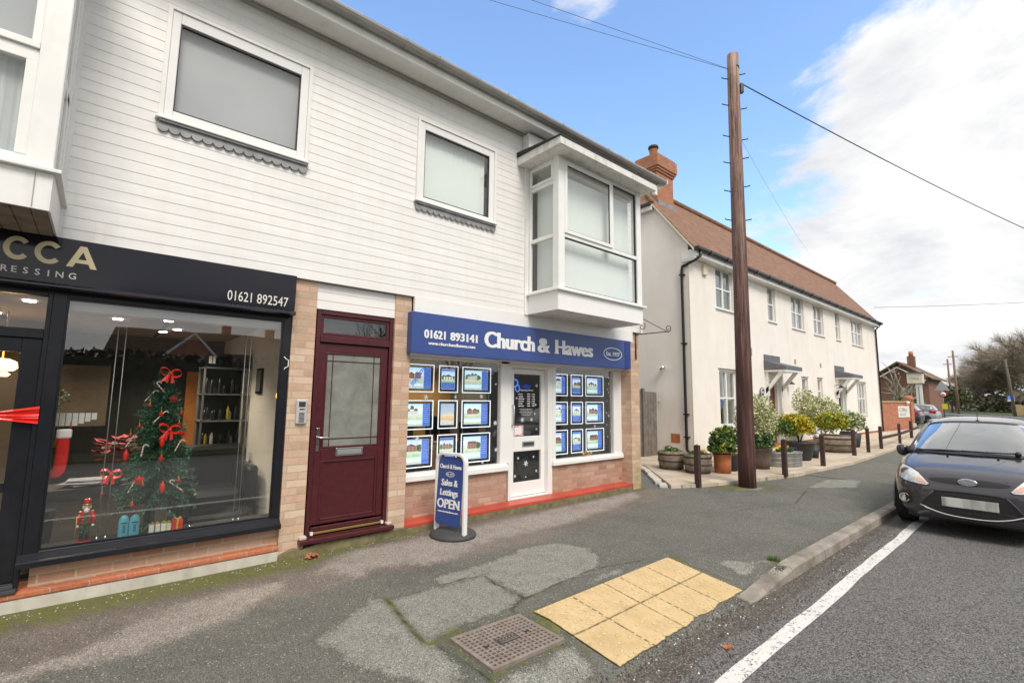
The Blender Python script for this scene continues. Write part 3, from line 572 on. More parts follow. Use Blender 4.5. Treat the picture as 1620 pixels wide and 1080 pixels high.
def grid_sheet(name, xs, ys, mat, zf=lambda x, y: 0.0, masks=False):
    nx, ny = len(xs), len(ys); X, Y = np.meshgrid(xs, ys)
    v = [(float(X[j, i]), float(Y[j, i]), zf(float(X[j, i]), float(Y[j, i]))) for j in range(ny) for i in range(nx)]
    f = [(j * nx + i, j * nx + i + 1, (j + 1) * nx + i + 1, (j + 1) * nx + i) for j in range(ny - 1) for i in range(nx - 1)]
    mb = MB(); mb.v = v; mb.f = f; mb.mi = [0] * len(f); mb.sm = [True] * len(f)
    o = struct(name, mb, mat)
    if masks:
        lite = np.maximum.reduce([sdf_poly(p, X, Y) for p in (PA, PB, PC, PD, PE, PE2, PG, PH)])
        dry = np.maximum.reduce([sdf_poly(p, X, Y) for p in (F1, F2, F3)])
        bx = [p[0] for p in BOUND]; by = [p[1] for p in BOUND]; pink = Y - np.interp(X, bx, by); pink = np.where(X > 7.8, -1, pink)
        moss = np.clip(1 - (5.22 - Y) / np.interp(X, [-2, 0.3, 1.7, 2.2, 4, 7.5, 8], [.75, .6, .55, .28, .18, .15, .3]), 0, 1) * np.interp(X, [-2, 1.6, 2.3, 3.5, 7, 7.6, 8], [1, 1, .75, .35, .35, .7, 0])
        def spot(x, y, r, a): return a * np.clip(1 - np.hypot(X - x, Y - y) / r, 0, 1)
        moss = np.maximum.reduce([moss, spot(9.0, 4.25, .55, .85), spot(9.7, 3.9, .5, .6), spot(2.62, 2.62, .2, .9), spot(4.6, 2.75, .12, .9), spot(5.35, 2.1, .16, .8), spot(2.0, 2.9, .2, .6), .28 * np.clip(1 - (Y - KY - .12) / .12, 0, 1) * (X > 5), .55 * np.clip(1 - dist_line(CR[0], X, Y) / .06, 0, 1)])
        rx_ = np.maximum(np.abs(X - 2.215) - .30, np.abs(Y - 2.60) - .24); moss = np.maximum(moss, .5 * np.clip(1 - np.abs(rx_ - .02) / .045, 0, 1)); rt = np.maximum(np.abs(X - 3.6) - .97, np.abs(Y - 2.41) - .40); moss = np.maximum(moss, .5 * np.clip(1 - np.abs(rt - .01) / .04, 0, 1) * (Y > 2.2))
        crack = np.minimum.reduce([dist_line(c, X, Y) for c in CR])
        me = o.data
        for nm, arrs in (('masks', (lite, dry, moss)), ('masks2', (pink, crack, crack))):
            a = me.attributes.new(nm, 'FLOAT_COLOR', 'POINT'); buf = np.ones((nx * ny, 4), np.float32)
            for k, q in enumerate(arrs): buf[:, k] = q.ravel()
            a.data.foreach_set('color', buf.ravel())
    return o
def pave_z(x, y):
    z = 0.006 * math.sin(x * 1.3 + y * .7) + .004 * math.sin(y * 3.1 - x * .6)
    ds = max(0, min(1, (5.2 - x) / .75))
    if x > 6: ds = 0
    rw = float(np.interp(x, [2.4, 2.75], [.36, .8])); ramp_ = max(0, min(1, 1 - (y - KY - .02) / rw)); z -= ds * ramp_ * .094
    return z - .004
xs = np.concatenate([np.arange(-4, 0, .08), np.arange(0, 6, .035), np.arange(6, 12, .07)]); ys = np.arange(1.95, 5.275, .035)
grid_sheet('pavement', xs, ys, 'pavement_tarmac', pave_z, True)
o = grid_sheet('pavement', np.concatenate([np.arange(11.93, 30, .3), np.arange(30, 75, 1.5)]), np.arange(1.95, 4.9, .15), 'pavement_tarmac', lambda x, y: -.004, True)
mb = MB(); mb.box(7.62, 12, 5.24, 5.6, -.2, -.006); struct('pavement', mb, 'pavement_tarmac')
# terrain and road
mb = MB(); mb.box(-400, 1500, -600, 1200, -.6, -.16); struct('ground', mb, 'field')
mb = MB(); n = 60
def road_edge(x):   # far side of the road swings left in the distance
    return 0.0 if x < 30 else .0016 * (x - 30) ** 2 + 2e-5 * (x - 30) ** 3
rx = list(np.linspace(-60, 30, 10)) + list(np.linspace(33, 190, 40)); vv = []
for x in rx: c = road_edge(x); vv += [(x, 1.95 + c, -.1), (x, -5.2 + c, -.1)]
mb.add(vv, [(2 * i, 2 * i + 1, 2 * i + 3, 2 * i + 2) for i in range(len(rx) - 1)]); mb.f = [tuple(reversed(f)) for f in mb.f]; struct('road', mb, 'road_asphalt')
mb = MB(); mb.box(-60, 190, -6.2, -5.2, -.15, -.04); struct('pavement', mb, 'pavement_tarmac')
mb = MB(); mb.box(-60, 40, -20, -6.2, -.15, -.03); struct('grass_verge', mb, 'grass')
# worn, gritty channel between the kerb and the edge line
mb = MB(); vs = []; X_ = list(np.arange(-6, 9.9, .05))
for x in X_:
    w = .20 + .09 * mnoise.noise(Vector((x * 1.3, 4, 0))) + .03 * mnoise.noise(Vector((x * 9, 2, 0))); vs += [(x, 1.955, -.0975), (x, 1.93 - w, -.0975)]
mb.add(vs, [(2 * i, 2 * i + 1, 2 * i + 3, 2 * i + 2) for i in range(len(X_) - 1)]); struct('road_channel', mb, 'road_worn')
# white edge line, slightly wavy and worn
mb = MB(); pts = []; x = -6.0
while x < 9.9: pts.append(x); x += .12
vs = []
for x in pts:
    c = 1.47 + .0125 * x + .006 * math.sin(x * 2.3); e = .010 * mnoise.noise(Vector((x * 2, 0, 0))); e2 = .010 * mnoise.noise(Vector((x * 2, 7, 0))); vs += [(x, c - .055 + e, -.096), (x, c + .055 + e2, -.096)]
mb.add(vs, [(2 * i, 2 * i + 2, 2 * i + 3, 2 * i + 1) for i in range(len(pts) - 1)]); struct('road_marking', mb, 'road_paint')
# kerb with a dropped end at the crossing
mb = MB(); vs = []; kx = [4.32, 4.4, 4.9, 5.35, 5.6] + list(np.arange(6.5, 60, .915)); 
for x in kx:
    d = max(0, min(1, 1 - (x - 4.4) / .9)); zt = .012 - .092 * d
    vs += [(x, KY - .03, -.13), (x, KY - .022, zt - .022), (x, KY + .004, zt), (x, KY + .112, zt + .002), (x, KY + .118, -.13)]
mb.add(vs, [(5 * i + k, 5 * i + 5 + k, 5 * i + 6 + k, 5 * i + 1 + k) for i in range(len(kx) - 1) for k in range(4)] + [(4, 3, 2, 1, 0)]); mb.f = [tuple(reversed(f)) for f in mb.f]; struct('kerb', mb, 'kerb_stone')
# tactile paving: blister slabs, two rows
TJ = (0, .41, .82, 1.03, 1.44, 1.84)
def tactile():
    mb = MB(); x0, x1, y0, y1 = TAC; nx = 150; ny = 66; zs = []; X = np.linspace(x0, x1, nx); Y = np.linspace(y0, y1, ny)
    def sk(x, y):   # slightly skewed, broken near the road
        return x + (y1 - y) * .02 + .05 * (x - 3.2) * (y - y0), y + .02 * (x - x0)
    vs = []; jd = []
    for y in Y:
        for x in X:
            gx = 0; gy = (y - y0) / .40; fx = gx - math.floor(gx); fy = gy - math.floor(gy); jd.append(min(abs(x - x0 - q) for q in TJ)); jd[-1] = min(jd[-1], min(fy, 1 - fy) * .4)
            z = pave_z(x, y) + .008; a, b = sk(x, y); 
            if y < y0 + .10: b += (.03 * mnoise.noise(Vector((x * 5, 1, 0))) + .014 * mnoise.noise(Vector((x * 23, 5, 0))) + .012) * (1 - (y - y0) / .10)
            vs.append((a, b, z))
    mb.add(vs, [(j * nx + i, j * nx + i + 1, (j + 1) * nx + i + 1, (j + 1) * nx + i) for j in range(ny - 1) for i in range(nx - 1)]); mb.sm = [True] * len(mb.f)
    o = struct('tactile_paving', mb, 'tactile', 'buff blister paving slabs set beside the dropped kerb', 'paving')
    a = o.data.attributes.new('joint', 'FLOAT', 'POINT'); a.data.foreach_set('value', np.array(jd, np.float32))
    bl = MB()
    for i in range(5):
        for j in range(2):
            for a_ in range(6):
                for b_ in range(6):
                    x = x0 + i * .37 + .030 + a_ * .0617; y = y0 + j * .4 + .04 + b_ * .064
                    if rng.random() < (.08 if j else .4): continue
                    X_, Y_ = sk(x, y); bl.lathe((X_, Y_, pave_z(x, y) + .0075), [(.0150, 0), (.0125, .0042), (.006, .0055)], 8)
    b = build('blister', bl, 'tactile_dome'); b.parent = o; b['kind'] = 'stuff'
    # blisters need the joint attribute too
    a = b.data.attributes.new('joint', 'FLOAT', 'POINT'); a.data.foreach_set('value', np.full(len(b.data.vertices), 1, np.float32))
tactile()
def manhole():
    c = Vector((2.215, 2.60, .004)); M = Matrix.Translation(c) @ Matrix.Rotation(R_(-1.5), 4, 'Z')
    t = thing('manhole_cover', 'rusty brown waffle-pattern metal access cover set in the pavement', 'manhole cover', tuple(c))
    W, H = .60, .48
    def P(mb): mb.v = [tuple(M @ Vector(v)) for v in mb.v]; return mb
    fr = MB(); fr.box(-W / 2, W / 2, -H / 2, -H / 2 + .016, -.02, .006); fr.box(-W / 2, W / 2, H / 2 - .016, H / 2, -.02, .006); fr.box(-W / 2, -W / 2 + .016, -H / 2 + .016, H / 2 - .016, -.02, .006); fr.box(W / 2 - .016, W / 2, -H / 2 + .016, H / 2 - .016, -.02, .006)
    build('frame', P(fr), 'manhole_iron', t)
    pl = MB(); pl.box(-W / 2 + .018, W / 2 - .018, -H / 2 + .018, H / 2 - .018, -.02, -.007); build('base_plate', P(pl), 'manhole_dark', t)
    g = MB(); nx, ny = 15, 12
    for i in range(nx + 1):
        x = -W / 2 + .022 + i * (W - .044) / nx; g.box(x - .0065, x + .0065, -H / 2 + .02, H / 2 - .02, -.0068, .005)
    for j in range(ny + 1):
        y = -H / 2 + .022 + j * (H - .044) / ny; g.box(-W / 2 + .02, W / 2 - .02, y - .0065, y + .0065, -.0067, .0046)
    build('waffle_grid', P(g), 'manhole_iron', t)
    b = MB(); b.box(-.085, .085, -.042, .042, .0052, .008); build('badge', P(b), 'manhole_dark', t)
    bd = MB(); bd.box(-.072, .072, -.030, -.026, .0081, .0105); bd.box(-.072, .072, .026, .030, .0081, .0105)
    for k in range(5): bd.box(-.062 + k * .026, -.044 + k * .026, -.016, -.010, .0081, .0105); bd.box(-.062 + k * .026, -.056 + k * .026, -.016, .016, .0081, .0105); bd.box(-.062 + k * .026, -.044 + k * .026, .010, .016, .0081, .0105)
    build('badge_lettering', P(bd), 'manhole_iron', t)
    k = MB()
    for s in (-1, 1): k.box(s * .17 - .018, s * .17 + .018, -.008, .008, .0049, .0075)
    build('key_slot', P(k), 'dark_slot', t)
manhole()
# loose grit along the broken edge of the tactile slabs and kerb: uncountable
def grit():
    mb = MB()
    for _ in range(4200):
        if rng.random() < .65: x = rng.uniform(-1.5, 5.2); y = 1.965 + rng.gauss(0, .045 if x > 2.4 else .09); z = pave_z(x, y) + .001 if y > 1.95 else -.098
        else: x = rng.uniform(2.0, 8.0); y = rng.uniform(1.62, 1.9); z = -.098
        r = rng.uniform(.003, .010); a = rng.random() * 6; v = [(x + r * math.cos(a + k * 2.1), y + r * math.sin(a + k * 2.1), z) for k in range(3)] + [(x, y, z + r)]
        mb.cur = 3 if rng.random() < .04 else rng.choice((0, 1, 1, 2)); mb.add(v, [(0, 1, 3), (1, 2, 3), (2, 0, 3)])
    for _ in range(230):
        x = rng.uniform(-1.2, 3.6); y = 5.17 - abs(rng.gauss(0, .10)); r = rng.uniform(.003, .008); a = rng.random() * 6; z = pave_z(x, y) + .001
        mb.cur = 3; mb.add([(x + r * math.cos(a + k * 1.6), y + r * math.sin(a + k * 1.6), z + (.003 if k % 2 else 0)) for k in range(4)], [(0, 1, 2, 3)])
    o = build('gravel', mb, ['kerb_stone', 'manhole_dark', 'mossy_concrete', 'paper_white']); o['kind'] = 'stuff'
    tag(o, 'loose grit and bits scattered along the kerb and wall foot', 'gravel')
grit()
# grass tufts at the kerb
def tuft(x, y, n, h, z=0):
    mb = MB()
    for _ in range(n):
        a = rng.random() * 6.28; r = rng.random() * .05; px, py = x + r * math.cos(a), y + r * math.sin(a); l = h * rng.uniform(.5, 1); dx, dy = math.cos(a) * l * .5, math.sin(a) * l * .5; w = .004
        mb.add([(px - w, py, z), (px + w, py, z), (px + dx, py + dy, z + l)], [(0, 1, 2)])
    return mb
solo('weed_tuft', tuft(5.33, 2.11, 90, .07), 'leaf_green', 'bright green weed tuft growing behind the kerb bend', 'weed', loc=(5.33, 2.11, 0))
solo('weed_tuft', tuft(4.62, 2.86, 40, .03, -.01), 'leaf_yellow_green', 'tiny moss tuft at the far corner of the yellow slabs', 'weed', loc=(4.62, 2.86, 0))
def leaf_pile(name, x, y, n, r, label, mat='leaf_litter', z=0.0):
    mb = MB()
    for _ in range(n):
        a = rng.random() * 6.28; q = rng.random() * r; cx, cy = x + q * math.cos(a), y + q * math.sin(a); L = rng.uniform(.025, .05); t = rng.random() * 6.28; zz = z + rng.uniform(.003, .035)
        d = Vector((math.cos(t), math.sin(t), rng.uniform(-.3, .4))) * L; e = Vector((-math.sin(t), math.cos(t), rng.uniform(-.5, .5))) * L * .5; c = Vector((cx, cy, zz))
        mb.add([c - d, c + e, c + d, c - e], [(0, 1, 2, 3)])
    return solo(name, mb, mat, label, 'leaves', loc=(x, y, z))
leaf_pile('dead_leaves', 1.75, 5.09, 26, .055, 'clump of brown dead leaves at the foot of the brick pier by the maroon door')
leaf_pile('dead_leaf', 3.46, 1.70, 3, .01, 'single brown leaf lying on the road beside the white line', z=-.1)
# ------------------------------------------------------------------ the two-storey parade building
B = thing('shop_building', 'two storey building with white boarded upper floor over brick shopfronts', 'building', (2.0, 5.24, 0))
def boards(mb, x0, x1, z0, z1, holes, y, pitch=.1, lap=.0036):
    z = z0
    while z < z1 - .01:
        zt = min(z + pitch, z1); segs = [(x0, x1)]
        cuts = []
        for (a, b, c, d) in holes:
            if z < d and zt > c: cuts.append((a, b, c, d))
        zz = sorted({z, zt, *[q for c_ in cuts for q in (c_[2], c_[3]) if z < q < zt]})
        for za, zb in zip(zz[:-1], zz[1:]):
            segs = [(x0, x1)]
            for (a, b, c, d) in cuts:
                if za < d - 1e-6 and zb > c + 1e-6: segs = [s for (p, q) in segs for s in ((p, min(q, a)), (max(p, b), q)) if s[1] - s[0] > .002]
            for p, q in segs:
                ya = y - lap * (1 - (za - z) / pitch); yb = y - lap * (1 - (zb - z) / pitch)
                top = (zb >= zt - 1e-6); bot = (za <= z + 1e-6); ch = .0022
                pr = [(ya + (ch if bot else 0), za)] + ([(ya, za + ch)] if bot else []) + [(yb, zb), (y + .02, zb), (y + .02, za)]
                mb.prism(pr, p, q, 'x')
        z += pitch
    return mb
W1 = (.20, 1.505, 4.095, 5.20); W2 = (2.82, 4.10, 4.06, 5.165)
mb = boards(MB(), -3.2, 7.615, 2.83, 5.66, [W1, W2, (4.78, 6.70, 2.83, 5.15), (-2.6, -.42, 2.83, 5.66)], 5.2); build('siding_wall', mb, 'siding', B)
mb = MB(); mb.box(-.405, -.335, 5.17, 5.215, 2.82, 5.66); mb.box(4.67, 4.735, 5.165, 5.215, 2.82, 5.09); mb.box(7.59, 7.635, 5.16, 5.25, 2.82, 5.62); build('corner_trim', mb, 'white_board', B)
# block structure behind: end walls, back wall, first floor slab, roof
mb = MB(); mb.box(7.40, 7.61, 5.5, 10.2, 0, 5.6); mb.box(-3.4, -3.2, 5.25, 10.2, 0, 5.6); mb.box(-3.2, 7.4, 10.0, 10.2, 0, 5.6); build('brick_wall', mb, 'brick_buff', B)
mb = MB(); mb.box(-3.2, 7.4, 5.26, 10.0, 2.84, 2.95); mb.box(-3.2, 7.60, 5.222, 5.235, 2.835, 2.84); build('floor_slab', mb, 'int_white', B)
mb = MB(); mb.box(-3.2, 7.40, 5.30, 10.0, 5.5, 5.56); build('ceiling', mb, 'int_white', B)
# upper rooms' back wall keeps the windows dark
mb = MB(); mb.box(-3.2, 7.4, 7.2, 7.25, 2.95, 5.5); build('partition', mb, 'int_grey', B)
# roof, soffit, fascia, gutter
rf = MB(); rf.prism([(4.80, 5.775), (7.6, 6.75), (10.5, 5.775), (10.4, 5.74), (7.6, 6.70), (4.86, 5.745)], -3.5, 7.88, 'x'); roof = build('roof', rf, 'brown_tiles', B)
te = MB(); x = -3.5
while x < 7.86:
    te.box(x, x + .155, 4.775, 4.86, 5.775 + rng.uniform(-.003, .003), 5.792 + rng.uniform(-.003, .004)); x += .163
build('tile_edge', te, 'weathered_board', roof)
mb = MB(); mb.box(-3.5, 7.88, 4.885, 5.24, 5.62, 5.64); build('soffit', mb, 'white_board', B)
mb = MB(); mb.box(-3.5, 7.60, 5.155, 5.192, 5.585, 5.618); build('soffit_trim', mb, 'gutter_grey', B)
mb = MB(); mb.box(-3.5, 7.90, 4.862, 4.885, 5.605, 5.76); build('fascia_board', mb, 'white_upvc', B)
mb = MB(); mb.prism([(4.86, 5.76), (4.86, 5.73), (4.84, 5.70), (4.80, 5.692), (4.765, 5.705), (4.745, 5.735), (4.742, 5.762), (4.75, 5.762), (4.756, 5.735), (4.77, 5.712), (4.80, 5.70), (4.835, 5.708), (4.852, 5.735), (4.852, 5.76)], -3.5, 7.93, 'x')
gut = build('gutter', mb, 'gutter_grey', B)
mb = MB()
for x in (-.9, .15, 1.35, 2.4, 2.85, 3.95, 5.05, 6.15, 7.2): mb.prism([(4.862, 5.775), (4.862, 5.725), (4.84, 5.692), (4.80, 5.682), (4.757, 5.698), (4.735, 5.735), (4.735, 5.772), (4.742, 5.772)], x, x + .028, 'x')
build('gutter_bracket', mb, 'gutter_grey', gut)
mb = MB(); mb.box(7.93, 7.95, 4.735, 4.87, 5.69, 5.775); mb.box(7.66, 7.74, 4.84, 4.90, 5.45, 5.60); build('gutter_end', mb, 'white_upvc', gut)
# upper windows
def window(x0, x1, z0, z1, g, blind, parent=B):
    gx0, gx1, gz0, gz1 = g
    w = build('window', MB().frame(x0, x1, z0, z1, 5.165, 5.215, .035, wb=.03, wt=.03), 'white_upvc', parent)
    f = MB(); f.frame(x0 + .035, x1 - .035, z0 + .03, z1 - .03, 5.180, 5.235, gx0 - x0 - .045, wb=gz0 - z0 - .045, wt=z1 - gz1 - .045, wr=x1 - gx1 - .045)
    build('frame', f, 'white_upvc_clean', w, bevel=.006)
    b = MB(); b.frame(gx0 - .012, gx1 + .012, gz0 - .012, gz1 + .012, 5.190, 5.214, .012); build('glazing_bead', b, 'black_plastic', w)
    build('pane', MB().box(gx0 - .005, gx1 + .005, 5.205, 5.211, gz0 - .005, gz1 + .005), 'glass', w)
    build('sill', MB().box(x0 - .02, x1 + .01, 5.135, 5.20, z0 - .02, z0), 'white_upvc', w, bevel=.004)
    if blind == 'roller': build('roller_blind', MB().box(gx0 - .03, gx1 + .03, 5.27, 5.275, gz0 - .03, gz1 + .03), 'roller_blind', w)
    else:
        s = MB(); x = gx0 - .03
        while x < gx1 + .03:
            s.xbox(Matrix.Translation((x, 5.30, (gz0 + gz1) / 2)) @ Matrix.Rotation(R_(-13 + rng.uniform(-3, 3)), 4, 'Z'), .088, .002, gz1 - gz0 + .1); x += .078
        build('vertical_blind', s, 'blind_slat', w)
    # scalloped lead apron below
    n = 15 if x1 - x0 < 1.29 else 15; zb = z0 - .085; pts = [(x0, z0 - .02), (x1, z0 - .02)]; lw = (x1 - x0) / n
    for i in range(n):
        for k in range(7):
            a = math.pi * k / 6; pts.append((x1 - lw * (i + .5) + math.cos(a) * lw * .5, zb - math.sin(a) * lw * .48))
    build('lead_apron', MB().prism(pts, 5.172, 5.180), 'lead', w)
    build('lead_roll', MB().box(x0 + .01, x1 - .01, 5.150, 5.172, z0 - .045, z0 - .021), 'lead', w, bevel=.006)
    return w
tag(window(*W1, (.315, 1.38, 4.205, 5.045), 'roller'), 'wide window with plain grey pane'); tag(window(*W2, (2.94, 3.97, 4.14, 5.02), 'slat'), 'squarer window with vertical blinds')
mb = MB(); mb.box(-.34, -.24, 5.06, 5.185, 5.50, 5.61); build('vent_cowl', mb, 'weathered_board', B, bevel=.01)
# right bay window
def bay():
    w = tag(build('bay_window', MB().box(4.745, 6.735, 4.56, 5.2, 2.835, 3.10), 'white_upvc_clean', B), 'projecting white box bay window with vertical blinds')
    k = MB(); k.box(4.735, 6.745, 4.545, 4.562, 2.83, 3.10); k.box(4.728, 4.747, 4.55, 5.19, 2.83, 3.10); build('apron_panel', k, 'white_upvc_clean', w)
    build('underside', MB().box(4.75, 6.73, 4.57, 5.2, 2.826, 2.832), 'weathered_board', w)
    build('sill', MB().box(4.69, 6.80, 4.50, 5.2, 3.10, 3.135), 'white_upvc', w, bevel=.006)
    p = MB(); p.box(4.74, 4.865, 4.545, 4.665, 3.135, 5.09); p.box(6.62, 6.74, 4.545, 4.66, 3.135, 5.09); p.box(4.74, 4.80, 5.14, 5.2, 3.135, 5.09); build('corner_post', p, 'white_upvc_clean', w, bevel=.006)
    f = MB(); F = lambda a, b, c, d: f.box(a, b, 4.555, 4.615, c, d)
    F(4.865, 6.62, 3.135, 3.165); F(4.865, 6.62, 3.90, 3.96); F(4.865, 6.62, 5.03, 5.09); F(5.95, 6.01, 3.96, 5.03)
    g = f; g.box(4.755, 4.815, 4.665, 5.14, 3.135, 3.17); g.box(4.755, 4.815, 4.665, 5.14, 3.90, 3.955); g.box(4.755, 4.815, 4.665, 5.14, 4.70, 4.76); g.box(4.755, 4.815, 4.665, 5.14, 5.03, 5.09)
    build('frame', f, 'white_upvc', w, bevel=.004)
    s = MB(); s.frame(4.862, 5.955, 3.955, 5.035, 4.535, 4.56, .055); s.framex(4.735, 4.757, 4.66, 5.145, 4.755, 5.04, .04); build('opening_sash', s, 'white_upvc_clean', w, bevel=.005)
    b = MB(); b.frame(4.868, 6.618, 3.166, 3.90, 4.572, 4.60, .012); b.frame(4.915, 5.905, 4.01, 4.98, 4.55, 4.565, .010); b.frame(6.01, 6.62, 3.96, 5.03, 4.572, 4.60, .012); build('glazing_bead', b, 'black_plastic', w)
    q = MB(); q.box(4.87, 6.618, 4.583, 4.588, 3.166, 3.9); q.box(4.91, 5.91, 4.555, 4.559, 4.0, 4.98); q.box(6.01, 6.62, 4.583, 4.588, 3.96, 5.03)
    q.box(4.78, 4.785, 4.665, 5.14, 3.17, 3.9); q.box(4.78, 4.785, 4.665, 5.14, 3.955, 4.70); q.box(4.745, 4.749, 4.70, 5.105, 4.79, 5.0); build('pane', q, 'glass', w)
    s = MB(); x = 4.92
    while x < 6.6: s.xbox(Matrix.Translation((x, 4.72, 4.05)) @ Matrix.Rotation(R_(-12 + rng.uniform(-3, 3)), 4, 'Z'), .088, .002, 1.72); x += .078
    y = 4.78
    while y < 5.16: s.xbox(Matrix.Translation((4.90, y, 4.05)) @ Matrix.Rotation(R_(104 + rng.uniform(-3, 3)), 4, 'Z'), .088, .002, 1.72); y += .078
    build('vertical_blind', s, 'blind_slat', w)
    build('bay_ceiling', MB().box(4.76, 6.72, 4.62, 5.2, 4.98, 5.05), 'int_white', w)
    r = MB(); r.box(4.52, 6.85, 4.30, 5.195, 5.085, 5.10); r.box(4.52, 6.85, 4.30, 4.325, 5.10, 5.205); r.box(4.52, 4.545, 4.325, 5.195, 5.10, 5.205); r.box(6.825, 6.85, 4.325, 5.195, 5.10, 5.205); rr = build('bay_roof', r, 'weathered_board', w)
    t = MB(); t.prism([(4.292, 5.206), (5.20, 5.285), (5.20, 5.215), (4.292, 5.19)], 4.505, 6.865, 'x'); build('felt_covering', t, 'felt_black', rr)
    t = MB(); t.box(4.62, 6.8, 5.05, 5.19, 5.25, 5.585); build('bay_back_panel', t, 'white_board', w)
bay()
# left bay window (its right end is in view)
def bay_left():
    w = tag(build('bay_window', MB().box(-2.6, -.362, 4.45, 5.2, 2.84, 3.09), 'white_board', B), 'white bay window at the left edge above the salon')
    k = MB(); k.box(-2.6, -.355, 4.425, 4.45, 2.83, 3.09); k.box(-.362, -.35, 4.45, 5.2, 2.83, 3.09); build('apron_panel', k, 'white_board', w)
    build('panel_joint', MB().box(-.445, -.44, 4.42, 4.426, 2.84, 3.08), 'gutter_grey', w)
    u = MB(); x = -2.6
    while x < -.45: u.box(x, x + .092, 4.46, 5.2, 2.822, 2.84); x += .098
    u.box(-.445, -.37, 4.46, 5.2, 2.822, 2.838); build('underside_boards', u, 'soffit_timber', w)
    build('sill', MB().box(-2.6, -.315, 4.385, 5.2, 3.092, 3.118), 'white_board', w, bevel=.004)
    p = MB(); p.box(-.50, -.36, 4.43, 4.56, 3.118, 5.3); p.box(-.42, -.36, 5.08, 5.2, 3.118, 5.3); build('corner_post', p, 'white_upvc', w, bevel=.008)
    f = MB(); f.box(-2.6, -.50, 4.45, 4.52, 3.118, 3.19); f.box(-2.6, -.50, 4.45, 4.52, 3.86, 3.95); f.box(-.56, -.50, 4.447, 4.52, 3.19, 3.86); f.box(-2.6, -.50, 4.43, 4.50, 3.95, 4.0); f.box(-.545, -.50, 4.445, 4.52, 4.0, 5.25); f.box(-2.6, -.5, 4.45, 4.52, 5.0, 5.3)
    f.box(-.405, -.372, 4.56, 5.08, 3.118, 3.17); f.box(-.405, -.372, 4.56, 5.08, 3.88, 3.95); f.box(-.405, -.372, 4.95, 5.08, 3.17, 5.2); build('frame', f, 'white_upvc', w, bevel=.004)
    q = MB(); q.box(-2.6, -.56, 4.485, 4.49, 3.19, 3.86); q.box(-2.6, -.545, 4.485, 4.49, 4.0, 5.0); q.box(-.392, -.388, 4.56, 4.95, 3.17, 3.88); build('pane', q, 'glass', w)
    build('net_curtain', MB().box(-2.6, -.54, 4.56, 4.565, 3.19, 3.95), 'voile', w); build('roller_blind', MB().box(-2.6, -.54, 4.60, 4.605, 3.9, 5.1), 'roller_blind', w)
    build('side_lining', MB().box(-.46, -.455, 4.57, 5.1, 3.12, 5.1), 'roller_blind', w)
    build('bay_roof', MB().box(-2.7, -.25, 4.30, 5.2, 5.3, 5.45), 'white_board', w)
bay_left()
# brick piers
for x0, x1, lab in ((1.475, 1.712, 'brick pier left of the maroon door'), (2.638, 2.852, 'brick pier right of the maroon door'), (7.352, 7.615, 'brick pier at the right hand end')):
    mb = MB(); mb.box(x0, x1, 5.24, 5.60, 0, 2.83); tag(build('brick_pier', mb, 'brick_buff', B), lab)
# mossy footings
mb = MB(); mb.prism([(1.475, -.05), (2.86, -.05), (2.86, .085), (2.7, .10), (2.3, .085), (1.9, .10), (1.7, .06), (1.60, .085), (1.475, .04)], 5.205, 5.30); mb.prism([(2.86, -.05), (7.36, -.05), (7.36, .075), (2.86, .075)], 5.225, 5.5); build('footing', mb, 'mossy_concrete', B, bevel=.01)
# panel above the maroon door
build('door_head_panel', boards(MB(), 1.712, 2.638, 2.542, 2.83, [], 5.262, .096), 'siding', B)
